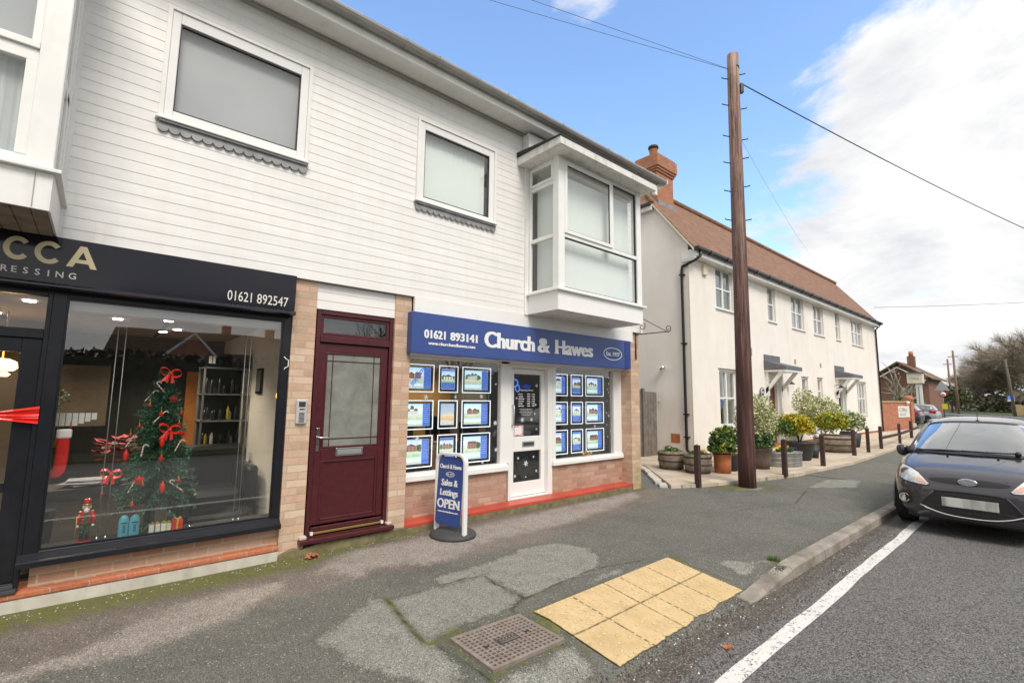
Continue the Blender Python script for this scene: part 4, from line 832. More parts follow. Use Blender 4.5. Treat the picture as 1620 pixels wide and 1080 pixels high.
# ---- maroon entrance door
def maroon():
    d = tag(build('front_door', MB().frame(1.735, 2.636, .125, 2.54, 5.27, 5.34, .045, wb=.03, wt=.05), 'maroon', B, bevel=.006), 'maroon panelled door with a tall frosted pane')
    build('transom', MB().box(1.78, 2.59, 5.265, 5.335, 2.185, 2.262), 'maroon', d, bevel=.008)
    b = MB(); b.frame(1.78, 2.59, 2.262, 2.49, 5.285, 5.31, .035); build('fanlight_bead', b, 'maroon', d, bevel=.008)
    build('fanlight', MB().box(1.81, 2.56, 5.30, 5.306, 2.29, 2.465), 'glass_strong', d); build('fanlight_backing', MB().box(1.79, 2.58, 5.345, 5.35, 2.20, 2.49), 'int_dark', d)
    l = MB(); l.frame(1.785, 2.587, .26, 2.178, 5.295, 5.338, .075, wb=.03, wt=.095); l.box(1.86, 2.512, 5.295, 5.338, .92, 1.045); build('leaf', l, 'maroon', d, bevel=.005)
    p = MB(); p.box(1.86, 2.512, 5.312, 5.33, .29, .92); build('panel', p, 'maroon', d)
    m = MB(); m.frame(1.86, 2.512, .29, .92, 5.298, 5.314, .028); m.frame(1.858, 2.514, 1.045, 2.083, 5.290, 5.312, .020); m.box(1.79, 2.585, 5.275, 5.30, .20, .245); build('moulding', m, 'maroon', d, bevel=.008)
    build('frosted_pane', MB().box(1.87, 2.50, 5.305, 5.311, 1.05, 2.08), 'frosted_glass', d)
    q = MB(); q.box(1.935, 1.943, 5.299, 5.305, 1.06, 2.07); q.box(2.415, 2.423, 5.299, 5.305, 1.06, 2.07); q.box(1.87, 2.5, 5.2985, 5.3045, 1.14, 1.148); q.box(1.87, 2.5, 5.2985, 5.3045, 1.985, 1.993); build('glazing_bar', q, 'maroon', d)
    s = build('letter_slot', MB().box(2.015, 2.325, 5.282, 5.296, .955, 1.04), 'chrome', d, bevel=.004); build('flap', MB().box(2.035, 2.305, 5.277, 5.283, .972, 1.022), 'steel_grey', s, bevel=.003)
    h = build('handle', MB().box(1.800, 1.832, 5.285, 5.296, 1.02, 1.265), 'chrome', d, bevel=.004); build('lever', MB().tube([(1.816, 5.288, 1.165), (1.816, 5.245, 1.165), (1.83, 5.238, 1.165), (1.90, 5.240, 1.160), (1.925, 5.243, 1.157)], [.010, .009, .010, .011, .008], 10), 'chrome', h)
    build('keyhole', MB().box(1.812, 1.820, 5.282, 5.286, 1.08, 1.105), 'dark_slot', h)
    build('threshold_strip', MB().box(1.80, 2.58, 5.262, 5.30, .172, .196), 'brass', d, bevel=.003)
    e = MB(); e.box(1.785, 1.812, 5.256, 5.30, .168, .20); e.box(2.568, 2.595, 5.256, 5.30, .168, .20); build('threshold_end', e, 'white_upvc', d)
    build('door_sill', MB().box(1.655, 2.69, 5.165, 5.34, .108, .150), 'maroon', d, bevel=.006)
    c = MB(); c.box(1.665, 1.735, 5.20, 5.28, .15, .185); c.box(2.62, 2.68, 5.21, 5.28, .15, .18); build('mortar_fillet', c, 'concrete_white', d, bevel=.01)
maroon()
i_ = build('intercom', MB().box(1.558, 1.666, 5.205, 5.24, 1.315, 1.568), 'light_grey_metal', B, bevel=.012)
k = MB(); k.box(1.578, 1.646, 5.200, 5.2055, 1.49, 1.545); k.box(1.585, 1.640, 5.200, 5.2055, 1.46, 1.475); build('call_button', k, 'chrome', i_, bevel=.002)
k = MB()
for q in range(8): k.box(1.585, 1.640, 5.2025, 5.2056, 1.335 + q * .013, 1.341 + q * .013)
build('speaker_grille', k, 'dark_slot', i_)
# ---- salon shopfront
def salon():
    mb = MB(); mb.box(-.285, 1.475, 5.30, 5.50, .12, .31); build('stall_riser', mb, 'brick_plinth', B)
    mb = MB(); mb.box(-3.2, 1.475, 5.215, 5.52, .085, .132); build('tile_ledge', mb, 'quarry_tile', B, bevel=.012)
    mb = MB(); mb.prism([(-3.2, -.05), (1.475, -.05), (1.475, .084), (-3.2, .084)], 5.225, 5.50); build('plinth', mb, 'concrete_white', B, bevel=.008)
    f = build('shopfront_frame', MB().frame(-.335, 1.470, .385, 2.42, 5.25, 5.33, .085, wb=.02, wt=.05, wr=.075), 'black_frame', B, bevel=.006)
    tag(f, 'black painted salon window frame')
    build('window_sill', MB().prism([(5.175, .305), (5.33, .305), (5.33, .395), (5.25, .395), (5.20, .355), (5.175, .35)], -.36, 1.474, 'x'), 'black_frame', f, bevel=.004)
    e = MB(); e.frame(-.25, 1.395, .405, 2.37, 5.262, 5.29, .014); build('glazing_bead', e, 'black_frame', f)
    build('pane', MB().box(-.245, 1.39, 5.275, 5.281, .41, 2.365), 'glass_street', f)
    build('display_shelf', MB().box(-.30, 1.47, 5.33, 5.62, .335, .375), 'int_dark', f)
    # door to the left
    d = tag(build('salon_door', MB().frame(-1.30, -.335, .15, 2.42, 5.25, 5.33, .03, wb=.05, wt=.05), 'black_frame', B, bevel=.005), 'black salon door tied with a red ribbon')
    build('transom', MB().box(-1.27, -.365, 5.25, 5.33, 2.03, 2.105), 'black_frame', d, bevel=.006)
    build('leaf', MB().frame(-1.27, -.365, .20, 2.03, 5.28, 5.325, .115, wb=.16, wt=.11), 'black_frame', d, bevel=.005)
    build('midrail', MB().box(-1.155, -.48, 5.28, 5.325, .86, .93), 'black_frame', d)
    q = MB(); q.box(-1.16, -.475, 5.30, 5.305, .93, 1.925); q.box(-1.16, -.475, 5.30, 5.305, .36, .86); q.box(-1.27, -.365, 5.29, 5.295, 2.10, 2.37); build('pane', q, 'glass', d)
    th = MB(); th.box(-1.3, -.34, 5.20, 5.33, .134, .16); th.box(-1.3, -.36, 5.235, 5.33, .16, .19); build('threshold', th, 'grey_plastic', d, bevel=.004)
    # satin ribbon stretched across the door, a thing of its own
    r = MB(); xs_ = [-1.285 + i * .06 for i in range(16)]; xs_[-1] = -.335
    for k in range(7):
        vs = []
        for x in xs_:
            t = abs(x + .60) / .27; wd = .022 + .045 * min(1, t) if x > -.60 else .022 + .05 * min(1, t * .5); f0 = -1 + 2 * k / 7; f1 = -1 + 2 * (k + 1) / 7; tw = .010 * math.sin(k * 2.1 + x * 3)
            zc = 1.435
            vs += [(x, 5.238 + tw + .004 * (k % 2), zc + f0 * wd), (x, 5.238 - tw + .004 * ((k + 1) % 2), zc + f1 * wd)]
        r.add(vs, [(2 * i, 2 * i + 2, 2 * i + 3, 2 * i + 1) for i in range(len(xs_) - 1)])
    o = solo('ribbon', r, 'red_satin', 'wide red satin ribbon stretched across the black salon door', 'ribbon', loc=(-.6, 5.24, 1.44)); s = o.modifiers.new('s', 'SOLIDIFY'); s.thickness = .002
    # white paint splashes left on the frame edge near the right jamb
    m = MB(); m.tube([(1.418, 5.247, 2.00), (1.440, 5.247, 1.975), (1.462, 5.247, 1.965), (1.462, 5.247, 1.90), (1.432, 5.247, 1.885), (1.425, 5.247, 1.865)], .005, 6); build('bracket_hook', m, 'white_upvc', f)
    # interior
    R = MB(); R.box(-3.19, 1.475, 5.60, 9.0, .10, .16); R.box(-3.19, 1.475, 5.33, 5.60, .10, .13); build('salon_floor', R, 'int_floor', B)
    c = MB(); c.box(-3.19, 1.50, 5.34, 9.0, 2.45, 2.50); cl = build('salon_ceiling', c, 'int_ceiling', B)
    c = MB(); c.box(-.9, -.86, 5.9, 9, 2.443, 2.45); c.box(.55, .59, 5.6, 9, 2.443, 2.45); build('ceiling_strip', c, 'int_dark', cl)
    c = MB(); c.box(-.33, 1.47, 5.335, 5.45, 2.285, 2.37); build('blind_box', c, 'int_white', B)
    build('salon_side_wall', MB().box(1.50, 1.55, 5.34, 9.0, .1, 2.5), 'int_cream', B)
    c = MB(); c.box(-3.19, 1.5, 8.95, 9.0, .1, 2.5); build('salon_back_wall', c, 'int_dark', B)
    c = MB(); c.box(-.55, .10, 8.0, 8.05, 1.2, 1.95); c.box(-3.19, -.55, 8.0, 8.05, .1, 2.45); build('salon_wall_panel', c, 'int_brown', B)
    dk = MB(); dk.box(1.02, 1.36, 8.90, 8.948, .16, 1.95); build('inner_doorway', dk, 'wood_orange', B)
    for (x, y) in ((.62, 6.6), (.55, 6.75), (.72, 7.6), (.60, 8.0), (-.55, 6.2), (-.9, 7.4), (.1, 7.0)):
        pl = bpy.data.lights.new('lamp', 'SPOT'); pl.spot_size = R_(125); pl.spot_blend = .6; pl.energy = 20; pl.color = (1, .86, .68); pl.shadow_soft_size = .06; lo = bpy.data.objects.new('downlight_lamp', pl); col.objects.link(lo); lo.parent = B; lo.location = Vector((x, y, 2.36)) - Vector(ORG[B.name])
        dl = build('downlight', MB().lathe((x, y, 2.438), [(.045, 0), (.045, .01)], 14), 'lamp_glow', B)
salon()
# ------------------------------------------------------------------ estate agent's shopfront (recessed between the piers)
def shopfront():
    Y = 5.46
    mb = MB(); mb.box(2.852, 4.60, Y + .005, Y + .2, .115, .60); mb.box(5.545, 7.352, Y + .005, Y + .2, .115, .60); build('brick_riser', mb, 'brick_shop', B)
    mb = MB(); mb.box(2.852, 7.36, 5.225, Y + .25, .072, .118); build('red_step', mb, 'red_paint', B, bevel=.008)
    # timber window frames
    f = MB(); f.box(2.852, 4.60, Y - .03, Y + .08, .615, .66); f.box(4.475, 4.635, Y - .005, Y + .08, .66, 2.15); f.box(2.852, 7.352, Y - .005, Y + .10, 2.10, 2.84); f.box(2.852, 2.90, Y - .005, Y + .08, .66, 2.10)
    f.box(5.54, 5.62, Y - .008, Y + .08, .60, 2.10); f.box(5.54, 7.352, Y - .03, Y + .08, .595, .635); f.box(7.125, 7.352, Y - .004, Y + .08, .635, 2.10)
    fr = tag(build('window_frame', f, 'white_upvc_clean', B, bevel=.006), 'white painted shop window frames')
    s = MB(); s.box(2.852, 4.61, Y - .05, Y + .01, .56, .628); s.box(5.53, 7.345, Y - .05, Y + .01, .548, .605); build('window_sill', s, 'white_upvc_clean', fr, bevel=.006)
    q = MB(); q.box(2.90, 4.475, Y + .03, Y + .036, .66, 2.10); q.box(5.62, 7.125, Y + .03, Y + .036, .635, 2.10); build('pane', q, 'glass', fr)
    # door
    d = tag(build('shop_door', MB().frame(4.635, 5.545, .118, 2.10, Y, Y + .11, .05, wb=.025, wt=.045, wr=.10), 'white_upvc_clean', B, bevel=.005), 'white half glazed shop door with snowflake stickers')
    l = MB(); y0, y1 = Y + .075, Y + .118; l.box(4.69, 4.795, y0, y1, .148, 2.05); l.box(5.365, 5.445, y0, y1, .148, 2.05)
    for a, b in ((.148, .345), (.80, 1.02), (1.97, 2.05)): l.box(4.795, 5.365, y0, y1, a, b)
    build('leaf', l, 'white_upvc_clean', d, bevel=.005)
    q = MB(); q.box(4.795, 5.365, y0 + .02, y0 + .026, .345, .80); q.box(4.795, 5.365, y0 + .02, y0 + .026, 1.02, 1.97); build('pane', q, 'glass', d)
    k = build('letter_slot', MB().box(4.965, 5.215, y0 - .012, y0, .868, .945), 'steel_grey', d, bevel=.004); build('flap', MB().box(4.985, 5.195, y0 - .016, y0 - .011, .885, .928), 'grey_plastic', k)
    build('handle', MB().tube([(4.755, y0, 1.49), (4.755, y0 - .05, 1.49), (4.755, y0 - .05, 1.20), (4.755, y0, 1.20)], .011, 10), 'steel_grey', d)
    build('weather_bar', MB().box(4.70, 5.44, y0 - .02, y0, .15, .175), 'white_upvc', d, bevel=.004)
    # door writing: opening hours, stickers, flower of blue
    t = MB(); yy = y0 + .017
    for k_, w in enumerate((.30,)):
        a = place_text(fit_text('Opening Times', 4.93, 5.20, .022, bold=.03), 4.935, yy, 1.715); t.v, t.f, t.mi, t.sm = a.v, a.f, a.mi, a.sm
    rows = [('Monday', '9.00', '5.30'), ('Tuesday', '9.00', '5.30'), ('Wednesday', '9.00', '5.30'), ('Thursday', '9.00', '5.30'), ('Friday', '9.00', '5.30'), ('Saturday', '9.00', '4.00')]
    for i, r in enumerate(rows):
        z = 1.655 - i * .036
        for x, w_, tx in ((4.90, .12, r[0]), (5.08, .06, r[1]), (5.18, .06, r[2])):
            a = place_text(fit_text(tx, 0, w_ * (len(tx) / 9 if w_ > .1 else 1), .018, bold=.03), x, yy, z); t.add(a.v, a.f)
    for i, w_ in enumerate((.28, .24, .27, .22, .18)):
        a = place_text(fit_text('www.churchandhawes.com', 0, w_, .010), 5.06 - w_ / 2, yy, 1.43 - i * .022); t.add(a.v, a.f)
    build('opening_hours', t, 'sign_white', d)
    b = MB()
    for a0 in (-.9, -.45, 0, .45, .9):
        pts = [(5.06 + .0 + math.sin(a0) * .0, 1.735)]
        for t_ in np.linspace(-1, 1, 7): a_ = a0 + t_ * .3; rr = .125 * (1 - t_ * t_ * .3); pts.append((5.06 + math.sin(a_) * rr, 1.735 + math.cos(a_) * rr * .75))
        b.prism(pts, yy + .0005 * (a0 + 1), yy + .0012 + .0005 * (a0 + 1))
    build('blue_rosette', b, 'product_blue', d)
    c = MB(); c.tube([(4.83 + .05 * math.cos(a), yy, 1.83 + .055 * math.sin(a)) for a in np.linspace(0, 6.28, 16)], .012, 6); c.tube([(4.88 + .04 * math.cos(a), yy + .002, 1.75 + .05 * math.sin(a)) for a in np.linspace(0, 6.28, 16)], .010, 6); build('paper_chain', c, 'poster_blue', d)
    build('door_notice', MB().box(4.80, 5.005, yy, yy + .003, 1.03, 1.185), 'flyer', d)
    c = MB(); c.prism([(4.93, .62), (5.03, .38), (5.13, .36), (5.20, .60), (5.12, .70)], Y + .16, Y + .18); c.prism([(5.18, .66), (5.34, .50), (5.36, .36), (5.22, .40)], Y + .2, Y + .21); build('blue_bag', c, 'pot_dark', d)
shopfront()
# sign over the shop
def shop_sign():
    Y = 5.12
    s = thing('shop_sign', 'long blue estate agent fascia sign with white lettering over the shop windows', 'shop sign', (5.0, Y, 2.13))
    build('sign_board', MB().box(2.80, 7.02, Y, Y + .12, 2.130, 2.635), 'sign_blue', s, bevel=.006)
    build('end_cap', MB().box(7.023, 7.195, Y - .001, Y + .12, 2.1302, 2.6348), 'sign_blue_edge', s, bevel=.006)  # change of reflection along the sign face, painted as a darker blue end panel
    build('underside', MB().box(2.86, 7.34, Y + .125, 5.452, 2.135, 2.148), 'weathered_board', s)
    b = MB(); b.box(2.86, 7.345, Y + .06, 5.22, 2.64, 2.826); build('white_header', b, 'white_upvc_clean', s)
    y = Y - .003
    for tx_, xa, wd in (('01621', 2.972, .30), ('893141', 3.352, .42)): build('phone_number', place_text(fit_text(tx_, 0, wd, .108, bold=.05, serif=.05, depth=.004), xa, y, 2.325), 'sign_white', s)
    a = place_text(fit_text('www.churchandhawes.com', 0, .71, .042, bold=.045, depth=.004), 3.03, y, 2.245); build('web_address', a, 'sign_white', s)
    # name in heavy slab letters, each word set separately
    for tx, x0, x1 in (('Church', 3.905, 4.815), ('&', 4.90, 5.13), ('Hawes', 5.27, 6.135)):
        a = place_text(fit_text(tx, 0, x1 - x0, .225, bold=.062, serif=.055, depth=.004), x0, y, 2.285); build('name_lettering', a, 'sign_white', s)
    el = MB(); n = 40; cx, cz, rx, rz = 6.68, 2.372, .255, .110; vs = []
    for k in range(n):
        a_ = 2 * math.pi * k / n
        for r_ in (1, .93 if True else 1): vs.append((cx + math.cos(a_) * (rx if r_ == 1 else rx - .016), y, cz + math.sin(a_) * (rz if r_ == 1 else rz - .014)))
    el.add(vs, [(2 * k, 2 * ((k + 1) % n), 2 * ((k + 1) % n) + 1, 2 * k + 1) for k in range(n)])
    o = build('oval_ring', el, 'sign_white', s); m = o.modifiers.new('s', 'SOLIDIFY'); m.thickness = .003
    a = place_text(fit_text('Est. 1977', 0, .36, .070, bold=.045, serif=.04), 6.50, y, 2.338); build('date_lettering', a, 'sign_white', s)
shop_sign()
# salon fascia sign
def salon_sign():
    Y = 5.12
    s = thing('salon_sign', 'glossy black hairdressing fascia sign with gold letters above the salon window', 'shop sign', (0, Y, 2.44))
    build('sign_board', MB().prism([(Y + .003, 2.455), (Y - .009, 2.825), (Y + .12, 2.825), (Y + .12, 2.455)], -3.2, 1.455, 'x'), 'fascia_navy', s)
    m = MB(); m.prism([(5.10, 2.455), (5.085, 2.44), (5.085, 2.425), (5.11, 2.415), (5.25, 2.415), (5.25, 2.455)], -3.2, 1.46, 'x'); build('moulding', m, 'black_gloss', s)
    h = MB(); h.box(-3.2, 1.474, 5.245, 5.255, 2.415, 2.83); build('backing', h, 'black_frame', s)
    y = Y - .002
    def lean(o):      # letters follow the slight forward lean of the board
        for v in o.data.vertices: v.co.y -= (v.co.z + 2.44 - 2.455) * .0325
        return o
    # ...CCA : wide light gold capitals built as strokes
    def C(x, z, w, h, t):
        mb = MB(); n = 30; vs = []
        for k in range(n + 1):
            a_ = R_(40) + (2 * math.pi - R_(80)) * k / n
            for q in (0, 1): vs.append((x + w / 2 + math.cos(a_) * (w / 2 - q * t), y, z + h / 2 + math.sin(a_) * (h / 2 - q * t)))
        mb.add(vs, [(2 * k, 2 * k + 2, 2 * k + 3, 2 * k + 1) for k in range(n)]); return mb
    def add(mb): o = lean(build('gold_lettering', mb, 'gold_letter', s)); m_ = o.modifiers.new('s', 'SOLIDIFY'); m_.thickness = .006
    add(C(-.845, 2.602, .155, .185, .034)); add(C(-.630, 2.602, .150, .180, .034)); add(C(-.462, 2.602, .160, .178, .034))
    a = MB(); x0, x1, z0, z1 = -.278, -.092, 2.604, 2.778; xm = (x0 + x1) / 2; t = .040
    a.add([(x0, y, z0), (x0 + t, y, z0), (xm, y, z1 - .045), (x1 - t, y, z0), (x1, y, z0), (xm + .02, y, z1), (xm - .02, y, z1)], [(0, 1, 2, 6), (2, 3, 4, 5), (6, 2, 5)]); a.add([(x0 + .05, y - .0005, z0 + .035), (x1 - .05, y - .0005, z0 + .035), (x1 - .063, y - .0005, z0 + .065), (x0 + .063, y - .0005, z0 + .065)], [(0, 1, 2, 3)]); add(a)
    x = -1.05
    for ch, xx in (('H', -.98), ('A', -.92), ('I', -.86), ('R', -.81), ('D', -.70), ('R', -.640 + .012), ('E', -.572), ('S', -.510), ('S', -.446), ('I', -.375), ('N', -.330), ('G', -.255)):
        mb_, w = text_mb(ch, .050, bold=.02, depth=.004); place_text(mb_, xx, y, 2.505 + .003 * (xx + .6)); lean(build('small_lettering', mb_, 'pale_letter', s))
    for tx_, xa, wd in (('01621', .848, .205), ('892547', 1.100, .285)): lean(build('phone_number', place_text(fit_text(tx_, 0, wd, .098, depth=.004), xa, y, 2.495), 'pale_letter', s))
salon_sign()
# wrought iron hanging bracket on the right-hand pier
def bracket():
    b = thing('hanging_bracket', 'empty black wrought iron scroll bracket on the end pier', 'bracket', (7.4, 5.2, 2.5))
    M = MB()
    def P(px, z): return (px, 5.20 - (px - 7.40) * .0, z)
    m = MB(); m.tube([(7.50, 5.22, 2.33), (7.50, 5.22, 2.85)], .012, 8); build('wall_bar', m, 'wrought_iron', b)
    m = MB(); m.tube([(7.50, 5.21, 2.795), (7.52, 5.1, 2.795), (7.56, 4.86, 2.795), (8.0, 4.72, 2.795)][:2] + [(7.55, 4.55, 2.795)], .009, 8); build('arm', m, 'wrought_iron', b)
    m = MB(); m.tube([(7.50, 5.19, 3.15), (7.545, 4.60, 2.80)], .007, 6); build('stay', m, 'wrought_iron', b)
    m = MB(); m.tube([(7.548, 4.55 + .055 - (.055 - t * .006) * math.cos(t) - .03, 2.86 + (.055 - t * .006) * math.sin(t) - .01) for t in np.linspace(-1.6, 6.2, 26)], .007, 6)
    m.tube([(7.51, 5.08 + (.07 - t * .008) * math.cos(t + 2), 2.93 + (.07 - t * .008) * math.sin(t + 2)) for t in np.linspace(0, 6.2, 26)], .007, 6); build('scroll', m, 'wrought_iron', b)
bracket()
# ---- room behind the shop windows
def shop_room():
    build('shop_floor', MB().box(2.86, 7.39, 5.66, 9.2, .08, .14), 'int_floor', B)
    build('shop_ceiling', MB().box(2.86, 7.39, 5.565, 9.2, 2.46, 2.5), 'int_white', B)
    c = MB(); c.box(2.86, 5.4, 8.2, 8.25, .1, 2.5); build('shop_back_wall', c, 'int_mustard', B)
    c = MB(); c.box(5.4, 7.39, 7.0, 7.05, .1, 2.5); c.box(5.40, 5.44, 7.05, 8.2, .1, 2.5); build('shop_grey_wall', c, 'int_grey', B)
    c = MB(); c.box(2.86, 2.9, 5.565, 8.2, .1, 2.5); build('shop_left_wall', c, 'int_mustard', B)
    c = MB(); c.box(7.36, 7.39, 5.545, 7.0, .12, 2.46); build('shop_right_wall', c, 'int_white', B)
    c = MB(); c.box(2.87, 4.6, 5.57, 5.60, .12, .62); c.box(5.62, 7.36, 5.57, 5.60, .12, .60); build('riser_lining', c, 'int_grey', B)
    for i, (x, y, lab) in enumerate(((3.35, 6.6, 'desk seen behind the left shop window'), (4.35, 7.1, 'desk deeper inside the estate agent, by the door'))):
        d = thing('desk', lab, 'desk', (x, y, .14), 'desks in the estate agent')
        build('desk_top', MB().box(x - .55, x + .55, y - .3, y + .3, .84, .875), 'tan_cloth', d); k = MB()
        for sx in (-.52, .48): k = MB().box(x + sx, x + sx + .04, y - .28, y + .28, .14, .84); build('leg', k, 'int_dark', d)
        m = thing('monitor', 'black computer monitor on the ' + ('left window' if i == 0 else 'deeper') + ' desk', 'monitor', (x + .1, y, .875), 'monitors on the desks'); build('screen', MB().box(x - .14, x + .34, y, y + .03, .98, 1.28), 'black_plastic', m); build('stand', MB().box(x + .05, x + .13, y + .02, y + .06, .876, 1.0), 'black_plastic', m)
    for x, y, lab in ((3.7, 7.2, 'black office chair back behind the left window'), (4.75, 6.6, 'black office chair back beside the shop door')):
        o = thing('office_chair', lab, 'chair', (x, y, .14), 'office chairs'); build('backrest', MB().box(x - .2, x + .2, y, y + .06, .72, 1.22), 'leather', o, bevel=.03); build('seat', MB().box(x - .23, x + .23, y - .42, y + .02, .55, .63), 'leather', o, bevel=.03); build('base', MB().tube([(x, y - .2, .14), (x, y - .2, .55)], .03, 8), 'black_plastic', o)
shop_room()
for x, y in ((3.6, 7.3), (4.7, 7.5)):
    pl = bpy.data.lights.new('lamp', 'SPOT'); pl.spot_size = R_(130); pl.spot_blend = .6; pl.energy = 26; pl.color = (1, .86, .66); pl.shadow_soft_size = .08; lo = bpy.data.objects.new('ceiling_lamp', pl); col.objects.link(lo); lo.parent = B; lo.location = Vector((x, y, 2.36)) - Vector(ORG[B.name])
    build('downlight', MB().lathe((x, y, 2.448), [(.05, 0), (.05, .01)], 14), 'lamp_glow', B)
# ---- property displays hanging in the windows: each a thing of its own
PR_ = random.Random(12)
def picture(x0, x1, z0, z1, yy, sheet):      # a printed house photo: sky, lawn, walls, roof, windows, trees
    m = MB(); W = x1 - x0; H = z1 - z0; y = yy - .0022; m.box(x0, x1, yy - .002, yy - .0005, z0, z1)
    def poly(pts, k, dy): m.cur = k; m.add([(x0 + a * W, y - dy, z0 + b * H) for a, b in pts], [tuple(range(len(pts)))])
    base = PR_.uniform(.18, .34); n = PR_.choice((1, 1, 2, 3)); wall = PR_.choice((1, 1, 2)); 
    for t in range(PR_.randint(1, 3)):
        cx, r = PR_.choice((.08, .9, .8, .15)), PR_.uniform(.10, .2); poly([(max(0, min(1, cx + r * math.cos(a) * PR_.uniform(.7, 1))), base + .2 + r * 1.5 * math.sin(a) * PR_.uniform(.7, 1)) for a in np.linspace(0, 5.8, 9)], 5, .0002)
    w = PR_.uniform(.55, .8) / n; s = PR_.uniform(.08, .25)
    for k in range(n):
        a = s + k * w; b = min(.98, a + w * .96); h = base + PR_.uniform(.24, .34); hh = h + PR_.uniform(.12, .24); poly([(a, base), (b, base), (b, h), (a, h)], wall, .0004)
        if PR_.random() < .5: poly([(a - .02, h), (min(1, b + .02), h), ((a + b) / 2, hh + .03)], 3, .0006)
        else: poly([(a - .02, h), (min(1, b + .02), h), (b - .04, hh), (a + .04, hh)], 3, .0006)
        for q in range(3):
            xx = a + (b - a) * (.14 + .3 * q); ww = (b - a) * .14
            for zz in (base + .04, base + .17): poly([(xx, zz), (xx + ww, zz), (xx + ww, zz + .08), (xx, zz + .08)], 4, .0006)
    return build('photo', m, ['poster_photo', 'house_brick_print', 'house_white_print', 'roof_print', 'window_print', 'tree_print'], sheet)
def displays():
    Y = 5.535
    wins = [('left', [(2.905, 3.38), (3.455, 3.765), (3.835, 4.34)], [(1.665, 2.03), (1.185, 1.563), (.706, 1.108)]), ('right', [(5.64, 5.98), (6.063, 6.362), (6.438, 6.928)], [(1.644, 2.008), (1.173, 1.547), (.695, 1.087)])]
    rown = ['top', 'middle', 'bottom']; coln = ['left', 'centre', 'right']
    pic = {('left', 0, 0): 'diagonal lettering across it', ('left', 1, 1): 'an orange and blue advert', ('left', 0, 2): 'a red brick house photo', ('left', 2, 2): 'a green lawn photo'}
    for side, cols_, rows_ in wins:
        for ci, (x0, x1) in enumerate(cols_):
            for ri, (z0, z1) in enumerate(rows_):
                what = pic.get((side, ri, ci), 'a house photo')
                t = thing('property_display', '%s %s poster holder in the %s shop window with %s' % (rown[ri], coln[ci], side, what), 'display', ((x0 + x1) / 2, Y, z0), 'hanging property displays')
                build('outer_frame', MB().frame(x0, x1, z0, z1, Y - .006, Y, .011), 'backlit_white', t)
                build('inner_frame', MB().frame(x0 + .031, x1 - .031, z0 + .031, z1 - .031, Y + .002, Y + .012, .012), 'black_plastic', t)
                build('acrylic', MB().box(x0 + .017, x1 - .017, Y + .001, Y + .003, z0 + .017, z1 - .017), 'glass', t)
                a0, a1, c0, c1 = x0 + .045, x1 - .045, z0 + .045, z1 - .045; yy = Y + .010
                land = ci == 2 or ci == 0; sheet = build('sheet', MB().box(a0, a1, yy, yy + .004, c0, c1), 'poster_sheet', t)
                if land:
                    sp = a1 - (a1 - a0) * (.27 if ci == 2 or side == 'left' else .36)
                    build('blue_panel', MB().box(sp, a1 - .004, yy - .002, yy - .0005, c0 + .004, c1 - .004), 'poster_blue', sheet)
                    picture(a0 + .006, sp - .006, c0 + (c1 - c0) * .30, c1 - .008, yy, sheet)
                    for k in range(3):
                        w = (sp - a0 - .012) / 3; build('thumbnail', MB().box(a0 + .006 + k * w, a0 + (k + 1) * w, yy - .002, yy - .0005, c0 + .010, c0 + (c1 - c0) * .26), 'poster_photo', sheet)
                    lx = MB()
                    for k in range(9): lx.box(sp + .010, a1 - .012 - .02 * rng.random(), yy - .003, yy - .0021, c1 - .03 - k * .026, c1 - .036 - k * .026)
                    build('text_lines', lx, 'sign_white', sheet)
                else:
                    if (side, ri, ci) == ('left', 1, 1): build('photo', MB().box(a0 + .004, a1 - .004, yy - .002, yy - .0005, c0 + .004, c1 - .004), 'poster_orange', sheet)
                    else:
                        picture(a0 + .006, a1 - .006, c0 + (c1 - c0) * .36, c1 - (c1 - c0) * .12, yy, sheet)
                        build('blue_panel', MB().box(a0 + .006, a1 - .006, yy - .002, yy - .0005, c0 + .006, c0 + (c1 - c0) * .33), 'poster_blue', sheet); build('blue_heading', MB().box(a0 + .006, a1 - .006, yy - .002, yy - .0005, c1 - (c1 - c0) * .10, c1 - .006), 'poster_blue', sheet)
                        lx = MB()
                        for k in range(4): lx.box(a0 + .02, a1 - .02 - .04 * rng.random(), yy - .003, yy - .0021, c0 + .025 + k * .022, c0 + .031 + k * .022)
                        build('text_lines', lx, 'sign_white', sheet)
                if (side, ri, ci) == ('left', 0, 0):
                    a, w = text_mb('SOLD STC', .05, bold=.03); M = Matrix.Translation((a0 + .12, yy - .004, c0 + .03)) @ Matrix.Rotation(R_(-52), 4, 'Y'); place_text(a, 0, 0, 0, M=M); build('diagonal_lettering', a, 'poster_blue', sheet)
        # the pairs of tension cables they hang on
    for side, cols_, rows_ in wins:
        g = thing('cable_set', 'thin steel display cables in the %s shop window' % side, 'cables', (cols_[1][0], Y, .66), 'display cables')
        for (x0, x1) in cols_:
            for x in (x0 + .03, x1 - .03): build('cable', MB().tube([(x, Y + .006, .58), (x, Y + .006, 2.12)], .0022, 5), 'steel_grey', g)
displays()
